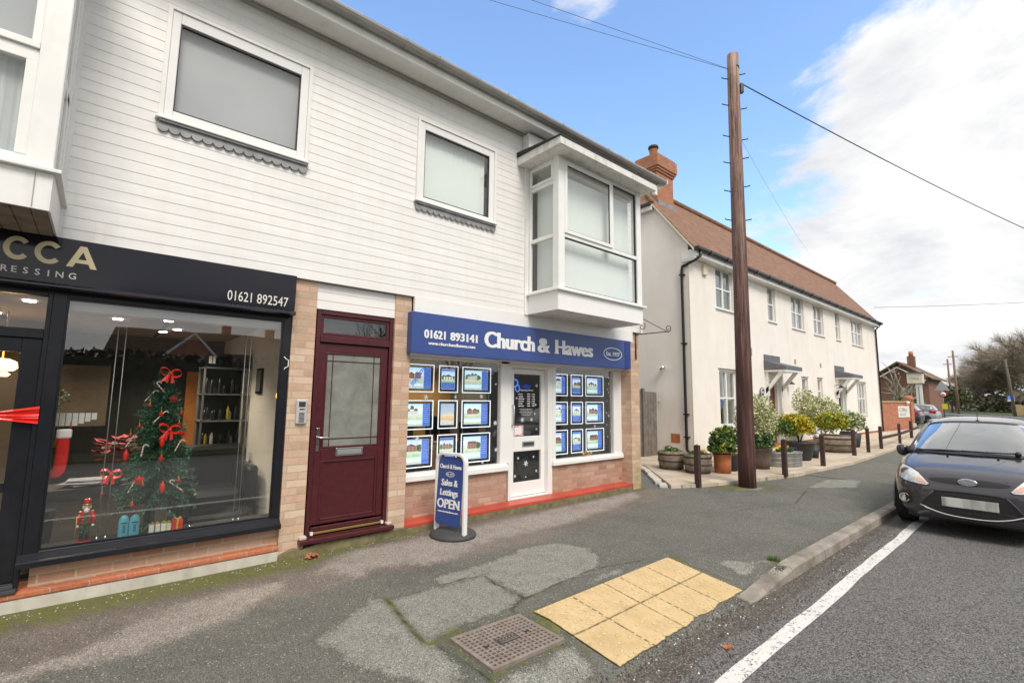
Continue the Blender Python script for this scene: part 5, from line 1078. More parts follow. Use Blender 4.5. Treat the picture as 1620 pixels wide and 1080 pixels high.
def snowflakes():
    def flake(x, z, r, y):
        mb = MB()
        for k in range(6):
            a = k * math.pi / 3 + .2; dx, dz = math.cos(a), math.sin(a); nx, nz = -dz, dx; w = r * .10
            mb.prism([(x + nx * w, z + nz * w), (x - nx * w, z - nz * w), (x + dx * r - nx * w, z + dz * r - nz * w), (x + dx * r + nx * w, z + dz * r + nz * w)], y, y + .001)
            mb.prism([(x + dx * r * .5 + nx * r * .28, z + dz * r * .5 + nz * r * .28), (x + dx * r * .42, z + dz * r * .42), (x + dx * r * .5 - nx * r * .28, z + dz * r * .5 - nz * r * .28), (x + dx * r * .72, z + dz * r * .72)], y + .0002, y + .0012)
        mb.v = [v for v in mb.v]; return mb
    spots = [('left shop window, under the top left poster', 3.24, 1.60, .034), ('left shop window, between the centre posters', 3.70, 1.61, .022), ('left shop window, beside its right frame', 4.40, 1.80, .020), ('left shop window, low beside its right frame', 4.42, .86, .030), ('left shop window, right of the middle row', 4.40, 1.24, .036), ('left shop window, below the top right poster', 4.14, 1.62, .03),
             ('left shop window, above the bottom left poster', 3.13, 1.075, .03), ('left shop window, near its bottom rail', 4.18, .70, .020), ('right shop window, below its middle right poster', 6.63, 1.13, .022), ('right shop window, beside the top right poster', 7.02, 1.72, .018), ('right shop window, right of the middle row', 7.02, 1.30, .018)]
    for lab, x, z, r in spots: solo('snowflake_sticker', flake(x, z, r, 5.488), 'snow_sticker', 'white snowflake sticker on the ' + lab, 'sticker', 'snowflake stickers on the shop glass', loc=(x, 5.488, z))
    ds = [(5.06, .61, .045, 'big one in the lower door pane'), (4.84, .44, .025, 'lower left of the lower door pane'), (4.90, .70, .022, 'upper left of the lower door pane'), (5.22, .70, .02, 'upper right of the lower door pane'), (5.28, .48, .022, 'lower right of the lower door pane'), (4.98, 1.27, .038, 'left of the door above the red notice'), (5.17, 1.27, .028, 'low middle of the upper door pane'), (5.28, 1.80, .03, 'upper right of the upper door pane'), (5.26, 1.50, .018, 'right edge of the upper door pane'), (4.86, 1.60, .018, 'left edge of the upper door pane'), (5.28, 1.12, .018, 'bottom right of the upper door pane'), (5.24, 1.36, .018, 'right side above the door midrail'), (5.06, .41, .014, 'bottom of the lower door pane')]
    for x, z, r, lab in ds: solo('snowflake_sticker', flake(x, z, r, 5.548), 'snow_sticker', 'white snowflake sticker, ' + lab, 'sticker', 'snowflake stickers on the shop door', loc=(x, 5.548, z))
    mb = MB(); mb.ball((6.42, 5.50, .69), .045, sz=.7); mb.ball((6.33, 5.50, .675), .028); mb.ball((6.52, 5.50, .675), .028); mb.box(6.37, 6.48, 5.47, 5.53, .636, .66)
    t = thing('reindeer_ornament', 'small brown and white festive ornament on the right window sill', 'ornament', (6.42, 5.5, .636)); build('body', mb, 'tan_cloth', t); m2 = MB(); m2.ball((6.39, 5.455, .715), .016); m2.ball((6.45, 5.455, .715), .016); build('trim', m2, 'white_fur', t)
    f = thing('fairy_lights', 'string of tiny white lights on the right wall inside the right shop window', 'fairy lights', (7.2, 5.6, 1.4))
    w = MB(); pts = [(7.345, 5.75 + .05 * math.sin(k * 1.7), 2.0 - k * .055) for k in range(0, 22, 2)]; w.tube(pts, .002, 4); build('wire', w, 'int_white', f)
    b = MB(); [b.ball(p, .0045, 6, 4) for p in pts[::1]]; build('bulb', b, 'fairy_glow', f); bpy.data.objects[bpy.data.objects[-1].name] if False else None
snowflakes()
# ---- pavement swing sign
def pavement_sign():
    # swinging panel in a white hoop on a rubber base, turned towards the road end
    c = Vector((3.235, 4.845, 0))
    t = thing('pavement_sign', 'blue swing pavement sign saying OPEN in a white hoop on a black base', 'pavement sign', tuple(c))
    M = Matrix.Translation(c) @ Matrix.Rotation(PS_ROT, 4, 'Z')
    def P(mb): mb.v = [tuple(M @ Vector(v)) for v in mb.v]; return mb
    b = MB(); b.lathe((.0, .05, 0), [(.275, 0), (.28, .02), (.27, .04), (.21, .065), (.10, .085), (.04, .09)], 36, 1.0, .95); build('base', P(b), 'grey_plastic', t)
    W, H = .235, .955; z0 = .01
    def hoop(w, z0, z1, r, n=8):
        pts = [(-w, z0), (-w, z1 - r)] + [(-w + r - r * math.cos(q), z1 - r + r * math.sin(q)) for q in np.linspace(0, math.pi / 2, n)] + [(w - r + r * math.sin(q), z1 - r + r * math.cos(q)) for q in np.linspace(0, math.pi / 2, n)] + [(w, z1 - r), (w, z0)]
        return pts
    o = hoop(W, z0, H, .11); i = hoop(W - .032, z0, H - .032, .08); n = len(o); fr = MB(); vs = []
    for (x, z), (x2, z2) in zip(o, i): vs += [(x, -.03, z), (x2, -.03, z2), (x2, .03, z2), (x, .03, z)]
    fs = []
    for k in range(n - 1):
        for q in range(4): fs.append((4 * k + q, 4 * k + (q + 1) % 4, 4 * k + 4 + (q + 1) % 4, 4 * k + 4 + q))
    fs += [(3, 2, 1, 0), (4 * n - 4, 4 * n - 3, 4 * n - 2, 4 * n - 1)]; fr.add(vs, fs); build('hoop', P(fr), 'sign_white', t, bevel=.005)
    # panel hangs from the top bar and has swung out a little
    w, z0p, z1p = .192, .135, .905; pts = []
    for sx, sz, a0 in ((-1, -1, math.pi), (1, -1, 1.5 * math.pi), (1, 1, 0), (-1, 1, .5 * math.pi)):
        for q in np.linspace(0, math.pi / 2, 7): r = .055 if sz < 0 else .07; pts.append((sx * (w - r) + r * math.cos(a0 + q), (z0p + r if sz < 0 else z1p - r) + r * math.sin(a0 + q)))
    SW = Matrix.Translation((0, 0, .91)) @ Matrix.Rotation(R_(PS_SWING), 4, 'X') @ Matrix.Translation((0, 0, -.91))
    def S(mb): mb.v = [tuple(SW @ Vector(v)) for v in mb.v]; return P(mb)
    p = build('swing_panel', S(MB().prism(pts, -.006, .006)), 'sign_blue', t)
    y = -.0085
    def T(tx, cx, z, wd, h, **k): return S(place_text(fit_text(tx, 0, wd, h, depth=.003, **k), cx - wd / 2, y, z))
    build('lettering', T('Church & Hawes', 0, .77, .335, .050, bold=.04, serif=.05), 'sign_white', p)
    el = MB(); n = 28; vs = []
    for k in range(n):
        a_ = 2 * math.pi * k / n; vs += [(math.cos(a_) * .068, y, .705 + math.sin(a_) * .028), (math.cos(a_) * .060, y, .705 + math.sin(a_) * .022)]
    el.add(vs, [(2 * k, 2 * ((k + 1) % n), 2 * ((k + 1) % n) + 1, 2 * k + 1) for k in range(n)]); build('oval_ring', S(el), 'sign_white', p)
    build('lettering', T('Est. 1977', 0, .697, .09, .016, bold=.03), 'sign_white', p)
    build('lettering', T('Sales &', 0, .575, .25, .075, bold=.045, serif=.05), 'sign_white', p); build('lettering', T('Lettings', 0, .465, .27, .075, bold=.045, serif=.05), 'sign_white', p)
    build('lettering', T('OPEN', 0, .325, .34, .105, bold=.045, serif=.06), 'sign_white', p); build('lettering', T('www.churchandhawes.com', 0, .275, .31, .020, bold=.04), 'sign_white', p)
    h = MB(); h.box(-.15, -.13, -.01, .01, .895, .925); h.box(.13, .15, -.01, .01, .895, .925); build('hinge', P(h), 'dark_slot', t)
PS_ROT = R_(-76); PS_SWING = -4
pavement_sign()
# ------------------------------------------------------------------ things in the salon window
SZ = .375
def xmas_tree():
    cx, cy = .47, 5.62; z0, z1 = SZ, 1.80
    t = thing('christmas_tree', 'small artificial christmas tree with red baubles in the salon window', 'christmas tree', (cx, cy, z0))
    build('trunk', MB().tube([(cx, cy, z0), (cx, cy, z1 - .05)], [.02, .006], 8), 'fir', t)
    for k in range(3): a = k * 2.1; build('foot', MB().tube([(cx, cy, z0 + .06), (cx + .16 * math.cos(a), cy + .16 * math.sin(a), z0 + .01)], .009, 6), 'fir', t)
    f = MB(); r2 = random.Random(3)
    nb = 230
    for k in range(nb):
        u = (k + .5) / nb; z = z0 + .24 + (z1 - z0 - .24) * u; R = .31 * (1 - u) ** .85 + .035; a = k * 2.399 + r2.uniform(-.3, .3); L = R * r2.uniform(.75, 1.12)
        d = Vector((math.cos(a), math.sin(a), -.10 + .5 * u)); p0 = Vector((cx, cy, z)); n = int(L / .018) + 2
        for j in range(n):
            q = p0 + d * L * (j + .6) / n; q.z -= .05 * ((j / n) ** 2) * (1 - u)
            for m in range(11):
                b = Vector((r2.uniform(-1, 1), r2.uniform(-1, 1), r2.uniform(-.7, 1))).normalized() * r2.uniform(.022, .042) + d * .02; s_ = b.cross(Vector((0, 0, 1))).normalized() * .0062
                f.cur = 1 if r2.random() < .35 else 0; f.add([q - s_, q + s_, q + b], [(0, 1, 2)])
    build('needles', f, ['fir', 'fir_light'], t)
    return cx, cy
TX, TY = xmas_tree()
def surf(px, z, off=.03):   # a point on the front of the tree at x, height
    u = (z - SZ - .24) / (1.80 - SZ - .24); R = max(.05, .31 * (1 - max(0, min(1, u))) ** .85 + .035); dx = px - TX; dx = max(-R, min(R, dx)); return (px, TY - math.sqrt(max(.0004, R * R - dx * dx)) - off + .02, z)
def bauble(px, z, r, lab):
    c = surf(px, z); t = thing('bauble', lab, 'bauble', c, 'red baubles on the christmas tree'); build('ball', MB().ball(c, r, 14, 10), 'red_shiny', t); m = MB(); m.tube([(c[0], c[1], c[2] + r - .002), (c[0], c[1], c[2] + r + .010)], .006, 8); build('cap', m, 'gold', t); m = MB(); m.tube([(c[0], c[1], c[2] + r + .01), (c[0] - .002, c[1] + .01, c[2] + r + .05)], .0012, 4); build('loop', m, 'gold', t)
SALX = lambda px: px   # kept simple: world x given directly
for px, z, r, lab in ((.37, 1.50, .017, 'red bauble at the upper left of the tree'), (.455, 1.42, .021, 'red bauble in the upper middle of the tree'), (.62, 1.42, .016, 'red bauble high on the right edge of the tree'), (.31, 1.31, .016, 'red bauble on the left side, level with the big bow'), (.255, 1.23, .016, 'red bauble at the left branch tip'), (.60, 1.33, .014, 'small red bauble near the right edge above the big bow'),
                      (.475, 1.03, .024, 'large red bauble in the lower middle'), (.62, .83, .018, 'red bauble low on the right'), (.10, .74, .016, 'red bauble hanging at the lowest left'), (.30, .66, .018, 'red bauble just above the blue bottles'), (.36, .82, .012, 'tiny red bauble near the bottom centre')): bauble(px, z, r, lab)
def spike(px, z, r, lab):
    c = surf(px, z); mb = MB(); r2 = random.Random(int(px * 1000))
    for k in range(70):
        d = Vector((r2.gauss(0, 1), r2.gauss(0, 1), r2.gauss(0, 1))).normalized(); s_ = d.orthogonal().normalized() * r * .22; s2 = d.cross(s_); mb.add([Vector(c) + s_, Vector(c) + s2, Vector(c) - s_, Vector(c) - s2, Vector(c) + d * r], [(0, 1, 4), (1, 2, 4), (2, 3, 4), (3, 0, 4)])
    solo('pompom_ornament', mb, 'red_satin', lab, 'ornament', 'spiky red ornaments on the tree', loc=c)
spike(.545, 1.56, .036, 'spiky red ball near the top of the tree'); spike(.635, 1.235, .030, 'spiky red ball on the right edge of the tree'); spike(.335, .86, .042, 'spiky red ball low on the left of the tree')
def drop(px, z, lab):
    c = surf(px, z); solo('drop_ornament', MB().lathe(c, [(.002, -.06), (.014, -.035), (.021, 0), (.018, .02), (.006, .045), (.003, .055)], 10), 'red_satin', lab, 'ornament', 'long red drop ornaments', loc=c)
drop(.475, 1.18, 'long red drop ornament in the middle of the tree'); drop(.235, 1.06, 'long red drop ornament at the left of the tree'); drop(.50, .79, 'long red drop ornament low in the middle')
def cane(px, z, lab, tilt=0.1, flip=1):
    c = Vector(surf(px, z, .045)); pts = [c + Vector((tilt * k * .012, 0, -.045 + k * .012)) for k in range(8)] + [c + Vector((.018 * flip * (1 - math.cos(a)) + tilt * .09, 0, .042 + .016 * math.sin(a))) for a in np.linspace(.3, 3.0, 7)]
    t = thing('candy_cane', lab, 'candy cane', tuple(c), 'candy canes on the christmas tree'); build('stick', MB().tube(pts, .0052, 7), 'candy_white', t); m = MB()
    for k in range(0, len(pts) - 1, 2): m.tube([pts[k] + (pts[k + 1] - pts[k]) * .2, pts[k] + (pts[k + 1] - pts[k]) * .7], .0056, 7)
    build('red_stripe', m, 'red_satin', t)
for px, z, lab, ti in ((.475, 1.66, 'candy cane just below the top bow', -.8), (.40, 1.39, 'candy cane on the upper left of the tree', .8), (.33, 1.58, 'candy cane on the left, near the top', .7), (.225, 1.17, 'candy cane at the far left of the tree', .5), (.335, 1.10, 'candy cane left of centre, mid height', .1), (.575, 1.13, 'candy cane right of the long red drop', .4), (.265, .80, 'candy cane at the lower left', .4), (.66, .78, 'candy cane at the lower right tip', -1.2)): cane(px, z, lab, ti)
def bow(px, y, z, s, lab, cat='bow'):
    t = thing('bow', lab, 'bow', (px, y, z), 'red bows')
    for sg in (-1, 1):
        m = MB(); vs = []; n = 10
        for k in range(n + 1):
            a = math.pi * 2 * k / n; x = sg * s * (.5 - .5 * math.cos(a)) * 1.0; zz = s * .42 * math.sin(a) + sg * -.15 * s * (.5 - .5 * math.cos(a)) + .2 * s * (.5 - .5 * math.cos(a))
            for w in (-1, 1): vs.append((px + x, y + w * s * .22 - .3 * abs(x), z + zz + w * .1 * s))
        m.add(vs, [(2 * k, 2 * k + 2, 2 * k + 3, 2 * k + 1) for k in range(n)]); m.sm = [True] * len(m.f); build('loop', m, 'red_satin', t)
        m = MB(); m.add([(px, y - .01, z), (px + sg * s * .15, y - .02, z + .03 * s), (px + sg * s * (.95 if sg < 0 else .35), y - .03, z - s * .95), (px + sg * s * .5, y - .035, z - s * .85), (px + sg * s * (.25 if sg < 0 else .05), y - .03, z - s * 1.15)], [(0, 1, 2, 3, 4)]); build('tail', m, 'red_satin', t)
    build('knot', MB().ball((px, y - .015, z), s * .2, 10, 8), 'red_satin', t)
c = surf(.50, 1.80); bow(.505, 5.53, 1.80, .085, 'large red bow on the very top of the tree'); c = surf(.53, 1.28); bow(.525, c[1] - .02, 1.285, .085, 'big red bow in the middle of the tree'); bow(.145, 5.5, .91, .075, 'red bow at the lower left branch tips')
def nutcracker():
    x, y = .010, 5.40; t = thing('nutcracker', 'red nutcracker soldier figure with white beard in the salon window', 'figurine', (x, y, SZ))
    def b(n, mb, m): build(n, mb, m, t)
    b('stand', MB().lathe((x, y, SZ), [(.052, 0), (.054, .012), (.046, .028), (.03, .03)], 20), 'red_shiny')
    for s in (-1, 1):
        b('boot', MB().lathe((x + s * .017, y, SZ + .03), [(.015, 0), (.013, .03), (.0135, .06), (.015, .075)], 10), 'black_gloss'); b('trouser', MB().lathe((x + s * .017, y, SZ + .105), [(.015, 0), (.016, .03), (.017, .06)], 10), 'green_paint')
        b('arm', MB().tube([(x + s * .036, y, SZ + .25), (x + s * .050, y - .01, SZ + .21), (x + s * .048, y - .02, SZ + .165)], [.013, .012, .010], 10), 'red_shiny'); b('hand', MB().ball((x + s * .048, y - .022, SZ + .152), .011, 8, 6), 'candy_white')
        b('epaulette', MB().ball((x + s * .038, y, SZ + .262), .015, 10, 6, sz=.5), 'gold')
    b('tunic', MB().lathe((x, y, SZ + .163), [(.034, 0), (.033, .02), (.028, .045), (.034, .085), (.030, .10), (.012, .105)], 16), 'red_shiny'); b('sash', MB().lathe((x, y, SZ + .195), [(.031, 0), (.031, .012)], 16), 'gold'); b('tunic_front', MB().box(x - .014, x + .014, y - .037, y - .028, SZ + .165, SZ + .255), 'green_paint')
    b('head', MB().lathe((x, y, SZ + .265), [(.016, 0), (.023, .012), (.024, .035), (.020, .048)], 14), 'skin_paint'); b('beard', MB().ball((x, y - .020, SZ + .272), .019, 10, 6, sz=1.2), 'white_fur'); b('hair', MB().ball((x, y + .008, SZ + .295), .030, 12, 8, sz=.9), 'white_fur')
    e = MB(); e.ball((x - .008, y - .023, SZ + .302), .003, 6, 4); e.ball((x + .008, y - .023, SZ + .302), .003, 6, 4); b('eye', e, 'dark_slot')
    b('hat', MB().lathe((x, y, SZ + .315), [(.026, 0), (.024, .03), (.028, .042), (.022, .046), (.006, .055)], 16), 'red_shiny'); b('hat_band', MB().lathe((x, y, SZ + .316), [(.0275, 0), (.0275, .008)], 16), 'gold'); b('staff', MB().tube([(x - .058, y - .03, SZ + .03), (x - .055, y - .03, SZ + .24)], .003, 6), 'gold')
nutcracker()
def bottle(x, y, lab):
    t = thing('shampoo_bottle', lab, 'bottle', (x, y, SZ), 'aqua shampoo bottles'); build('body', MB().lathe((x, y, SZ), [(.034, 0), (.037, .01), (.037, .13), (.034, .16), (.022, .182), (.008, .190)], 18, 1, .55), 'aqua_bottle', t)
    l = MB()
    for k in range(6): l.box(x - .010 + .003 * (k % 2), x + .012, y - .0225, y - .020, SZ + .05 + k * .011, SZ + .054 + k * .011)
    l.box(x - .022, x + .022, y - .0222, y - .020, SZ + .125, SZ + .132); build('print', l, 'black_plastic', t)
bottle(.262, 5.42, 'aqua shampoo bottle, the left one of the pair'); bottle(.335, 5.41, 'aqua shampoo bottle, the right one under the red bauble')
def gift(x0, x1, y0, y1, h, m, lab, rib='yellow_ribbon'):
    t = thing('gift_box', lab, 'gift box', ((x0 + x1) / 2, (y0 + y1) / 2, SZ), 'wrapped gift boxes'); build('box', MB().box(x0, x1, y0, y1, SZ, SZ + h), m, t, bevel=.003); xm = (x0 + x1) / 2
    r = MB(); r.box(xm - .006, xm + .006, y0 - .002, y1 + .002, SZ, SZ + h + .002); build('ribbon', r, rib, t); b = MB()
    for s in (-1, 1): b.tube([(xm, y0 + .03, SZ + h), (xm + s * .02, y0 + .03, SZ + h + .022), (xm + s * .034, y0 + .03, SZ + h + .014), (xm, y0 + .03, SZ + h + .002)], .004, 6)
    build('ribbon_bow', b, rib, t)
gift(.44, .52, 5.40, 5.48, .078, 'paper_white', 'white gift box beside the blue bottles', 'gold'); gift(.525, .60, 5.38, 5.46, .082, 'candy_white', 'silvery white gift box with yellow bow, middle of the three'); gift(.605, .685, 5.39, 5.47, .10, 'red_satin', 'red gift box with yellow bow')
t = thing('dark_bottle', 'small black bottle standing behind the gift boxes', 'bottle', (.60, 5.52, SZ)); build('body', MB().lathe((.60, 5.52, SZ), [(.022, 0), (.022, .12), (.012, .135), (.012, .15)], 12), 'product_dark', t); build('cap', MB().lathe((.60, 5.52, SZ + .15), [(.014, 0), (.014, .03)], 12), 'black_gloss', t)
t = thing('round_tin', 'small round tin with a pale rim right of the red gift', 'tin', (.75, 5.45, SZ)); build('tin', MB().lathe((.75, 5.45, SZ), [(.035, 0), (.035, .02)], 20), 'product_dark', t); build('rim', MB().lathe((.75, 5.45, SZ + .02), [(.037, 0), (.037, .004)], 20), 'chrome', t)
def stocking():
    x, y, z = -.185, 5.37, .95; t = thing('stocking', 'red felt christmas stocking with white cuff hanging at the left of the salon window', 'stocking', (x, y, 1.36))
    o = [(-.045, .30), (-.05, .14), (-.052, .05), (-.075, .03), (-.082, .0), (-.06, -.02), (.0, -.015), (.045, .02), (.056, .10), (.060, .20), (.055, .30)]
    build('foot', MB().prism([(x + a * .75, z + b) for a, b in o], y - .012, y + .012), 'red_felt', t, bevel=.008); build('cuff', MB().box(x - .045, x + .052, y - .018, y + .018, z + .29, z + .365), 'white_fur', t, bevel=.014); build('loop', MB().tube([(x + .03, y, z + .36), (x + .035, y, z + .43), (x + .04, y, z + .36)], .004, 6), 'red_felt', t); build('gold_tassel', MB().tube([(x - .03, y + .02, z + .36), (x - .05, y + .02, z + .22)], [.004, .014], 6), 'gold', t)
stocking()
t = thing('card_string', 'row of white cards strung across the left of the salon window', 'cards', (-.1, 5.4, 1.35))
for k in range(7):
    x = -.265 + k * .040; build('card', MB().box(x, x + .034, 5.50 - .002 * k, 5.502 - .002 * k, 1.335 + .016 * max(0, k - 3), 1.44), 'paper_white', t)
t = thing('magazine_pile', 'messy pile of magazines on a low table behind the nutcracker', 'magazines', (0, 6.1, .77))
for k in range(6): build('magazine', MB().xbox(Matrix.Translation((.0 + rng.uniform(-.12, .15), 6.1 + rng.uniform(-.05, .05), .76 + k * .008)) @ Matrix.Rotation(rng.uniform(-.5, .5), 4, 'Z'), .30, .22, .006), 'paper_mixed', t)
t = thing('low_table', 'low dark table carrying the magazines inside the salon', 'table', (.05, 6.1, .16)); build('tabletop', MB().box(-.45, .5, 5.9, 6.35, .72, .75), 'int_dark', t)
for a, b in ((-.42, 5.93), (.46, 5.93), (-.42, 6.31), (.46, 6.31)): build('leg', MB().box(a, a + .03, b, b + .03, .16, .72), 'int_dark', t)
def poinsettia():
    c = Vector((.18, 5.95, .92)); t = thing('poinsettia', 'dark red poinsettia plant behind the left of the tree', 'plant', (c.x, c.y, .75)); build('pot', MB().lathe((c.x, c.y, .75), [(.05, 0), (.07, .12)], 14), 'product_dark', t); m = MB(); g = MB(); r2 = random.Random(5)
    for k in range(46):
        a = r2.random() * 6.28; e = r2.uniform(-.1, 1.2); h = c + Vector((math.cos(a) * math.cos(e), math.sin(a) * math.cos(e), math.sin(e))) * r2.uniform(.08, .2) + Vector((0, 0, .10)); 
        for q in range(3):
            b = a + r2.uniform(-1.3, 1.3); d = Vector((math.cos(b), math.sin(b), r2.uniform(-.2, .5))).normalized(); s_ = d.cross(Vector((0, 0, 1))).normalized() * .030; (g if q == 2 else m).add([h, h + d * .045 + s_, h + d * .10, h + d * .045 - s_], [(0, 1, 2, 3)])
    build('bracts', m, 'poinsettia', t); build('leaves', g, 'leaf_dark', t)
poinsettia()
def armchair():
    t = thing('armchair', 'black leather armchair behind the christmas tree', 'armchair', (1.05, 6.3, .16)); f = lambda n, *a: build(n, MB().box(*a), 'leather', t, bevel=.05)
    f('backrest', .72, 1.40, 6.62, 6.82, .35, 1.02); f('seat', .82, 1.30, 6.05, 6.64, .35, .58); f('arm', .68, .82, 6.0, 6.66, .3, .83); f('arm', 1.30, 1.44, 6.0, 6.66, .3, .83); f('base', .72, 1.40, 6.05, 6.8, .2, .36)
armchair()
def shelves():
    x0, x1, y0, y1 = .97, 1.48, 6.95, 7.35; t = thing('shelf_unit', 'tall dark shelving stand with hair products by the cream wall', 'shelving', (1.2, 7.1, .16))
    for a, b in ((x0, y0), (x1 - .02, y0), (x0, y1), (x1 - .02, y1)): build('upright', MB().box(a, a + .02, b, b + .02, .16, 1.95), 'shelf_metal', t)
    for z in (.6, .95, 1.27, 1.60, 1.93): build('shelf', MB().box(x0, x1, y0, y1, z, z + .015), 'shelf_metal', t)
    build('back_panel', MB().box(x0 + .02, x1 - .02, y1 - .015, y1 - .01, .3, 1.93), 'int_dark', t); build('header_panel', MB().box(x0, x1, y0, y1, 1.95, 2.12), 'black_gloss', t)
    l = MB(); l.box(x0 + .04, x0 + .07, y0 - .003, y0 - .001, 1.99, 2.08); l.box(x0 + .08, x0 + .11, y0 - .003, y0 - .001, 1.99, 2.08); build('header_mark', l, 'candy_white', t)
    k = 0
    for z, n in ((.965, 9), (1.285, 10), (1.615, 6), (.615, 6)):
        for q in range(n):
            x = x0 + .05 + q * (.42 / n); h = rng.uniform(.10, .20); m = ('product_dark' if rng.random() < .82 else rng.choice(('product_blue', 'candy_white', 'product_yellow', 'steel_grey', 'aqua_bottle')))
            solo('hair_product', MB().lathe((x, y0 + .08 + .1 * (q % 2), z), [(.017, 0), (.017, h * .8), (.009, h * .86), (.009, h)], 8), m, 'hair product bottle standing in a row on the salon shelving', 'bottle', 'hair product bottles on the shelving', loc=(x, y0 + .08 + .1 * (q % 2), z)); k += 1
    p = thing('wall_picture', 'dark framed picture on the cream salon wall', 'picture', (1.49, 6.45, 1.8)); build('picture_frame', MB().box(1.475, 1.498, 6.35, 6.60, 1.62, 1.93), 'black_gloss', p); build('picture', MB().box(1.472, 1.476, 6.38, 6.57, 1.65, 1.90), 'int_grey', p)
    build('bag', MB().ball((0, 0, 0), .01), 'tan_cloth', None) if False else None
shelves()
def chandelier():
    c = (-.78, 7.2, 1.86); t = thing('chandelier', 'small glowing glass chandelier seen through the salon door', 'chandelier', c); build('rod', MB().tube([(c[0], c[1], 2.45), (c[0], c[1], 1.95)], .008, 6), 'brass', t); m = MB(); m.lathe(c, [(.05, .09), (.11, .06), (.12, 0), (.09, -.03)], 18); build('shade', m, 'chandelier_glow', t); m = MB(); m.lathe(c, [(.05, -.09), (.07, -.07), (.05, -.05)], 14); build('lower_tier', m, 'chandelier_glow', t)
chandelier()
def cables():
    for (x, x2, lab) in ((.125, .09, 'left'), (1.085, 1.085, 'right')):
        g = thing('window_wires', 'pair of thin steel wires on the %s side of the salon window' % lab, 'wires', (x, 5.36, .38), 'vertical wires in the salon window')
        for d in (0, .055 if lab == 'left' else .045): build('wire', MB().tube([(x2 + d, 5.36, .38), (x2 + d, 5.36, 2.2)], .0035, 6), 'steel_grey', g); build('fixing', MB().tube([(x2 + d, 5.36, .38), (x2 + d, 5.36, .43)], .008, 8), 'chrome', g)
cables()
w_ = solo('wall_light', MB().lathe((1.49, 5.62, 1.60), [(.02, -.05), (.03, 0), (.02, .05)], 10), 'warm_spot', 'small warm wall light glowing on the cream salon wall', 'light', loc=(1.49, 5.62, 1.6))
def plant_dark():
    r2 = random.Random(9); m = MB()
    for k in range(260):
        d = Vector((r2.gauss(0, 1), r2.gauss(0, 1), r2.gauss(0, 1))).normalized() * r2.random() ** .5 * .13; p = Vector((-.33, 6.3, 1.56)) + d; e = Vector((r2.gauss(0, 1), r2.gauss(0, 1), r2.gauss(0, 1))).normalized() * .03; f = e.orthogonal().normalized() * .012; m.add([p, p + f, p + e, p - f], [(0, 1, 2, 3)])
    t = thing('topiary_ball', 'dark round pot plant behind the string of cards', 'plant', (-.33, 6.3, .16)); build('foliage', m, 'leaf_dark', t); build('stem', MB().tube([(-.33, 6.3, .5), (-.33, 6.3, 1.5)], .012, 6), 'bark', t); build('pot', MB().lathe((-.33, 6.3, .16), [(.10, 0), (.13, .36)], 14), 'pot_dark', t)
plant_dark()
# ------------------------------------------------------------------ white rendered terrace beyond
SL = .06       # level of the pale slabs
def slabs():
    xs = [8.05, 8.6, 9.55, 11.5, 13.2, 14.95, 18, 21, 26, 31, 36]; poly = [(x, paving_front(x)) for x in xs] + [(36, 6.3), (31.2, 6.62), (12.0, 6.62), (12.0, 7.85), (10.0, 7.85), (9.95, 6.75)]
    mb = MB(); vs = [(x, y, SL if i > 0 else SL) for i, (x, y) in enumerate(poly)]; n = len(vs)
    mb.add(vs + [(x, y, -.15) for x, y in poly], [tuple(range(n))] + [(i, i + n, (i + 1) % n + n, (i + 1) % n) for i in range(n)]); struct('paving_slabs', mb, 'slabs')
    mb = MB(); mb.prism([(7.62, 5.24), (7.9, 5.0), (8.1, 4.93), (9.95, 6.8), (9.95, 7.85), (7.62, 7.85)], -.12, -.002, 'z'); struct('pavement', mb, 'slabs' if False else 'road_asphalt')
    # broken concrete nosing along the left edge of the slabs
    m = MB(); a = Vector((8.03, 4.99, 0)); b = Vector((9.93, 6.78, 0)); d = (b - a).normalized(); q = Vector((-d.y, d.x, 0)); r2 = random.Random(4); s = 0; L = (b - a).length
    while s < L:
        w = r2.uniform(.22, .42); c = a + d * (s + w / 2) + q * (.05 + r2.uniform(-.02, .03)); M = Matrix.Translation(c + Vector((0, 0, -.02 + r2.uniform(0, .025)))) @ Matrix.Rotation(math.atan2(d.y, d.x) + r2.uniform(-.07, .07), 4, 'Z') @ Matrix.Rotation(r2.uniform(-.10, .06), 4, 'X'); m.xbox(M, w - .015, .15 + r2.uniform(-.03, .03), .12); s += w
    o = struct('paving_edge', m, 'concrete_white', bevel=.015)
slabs()
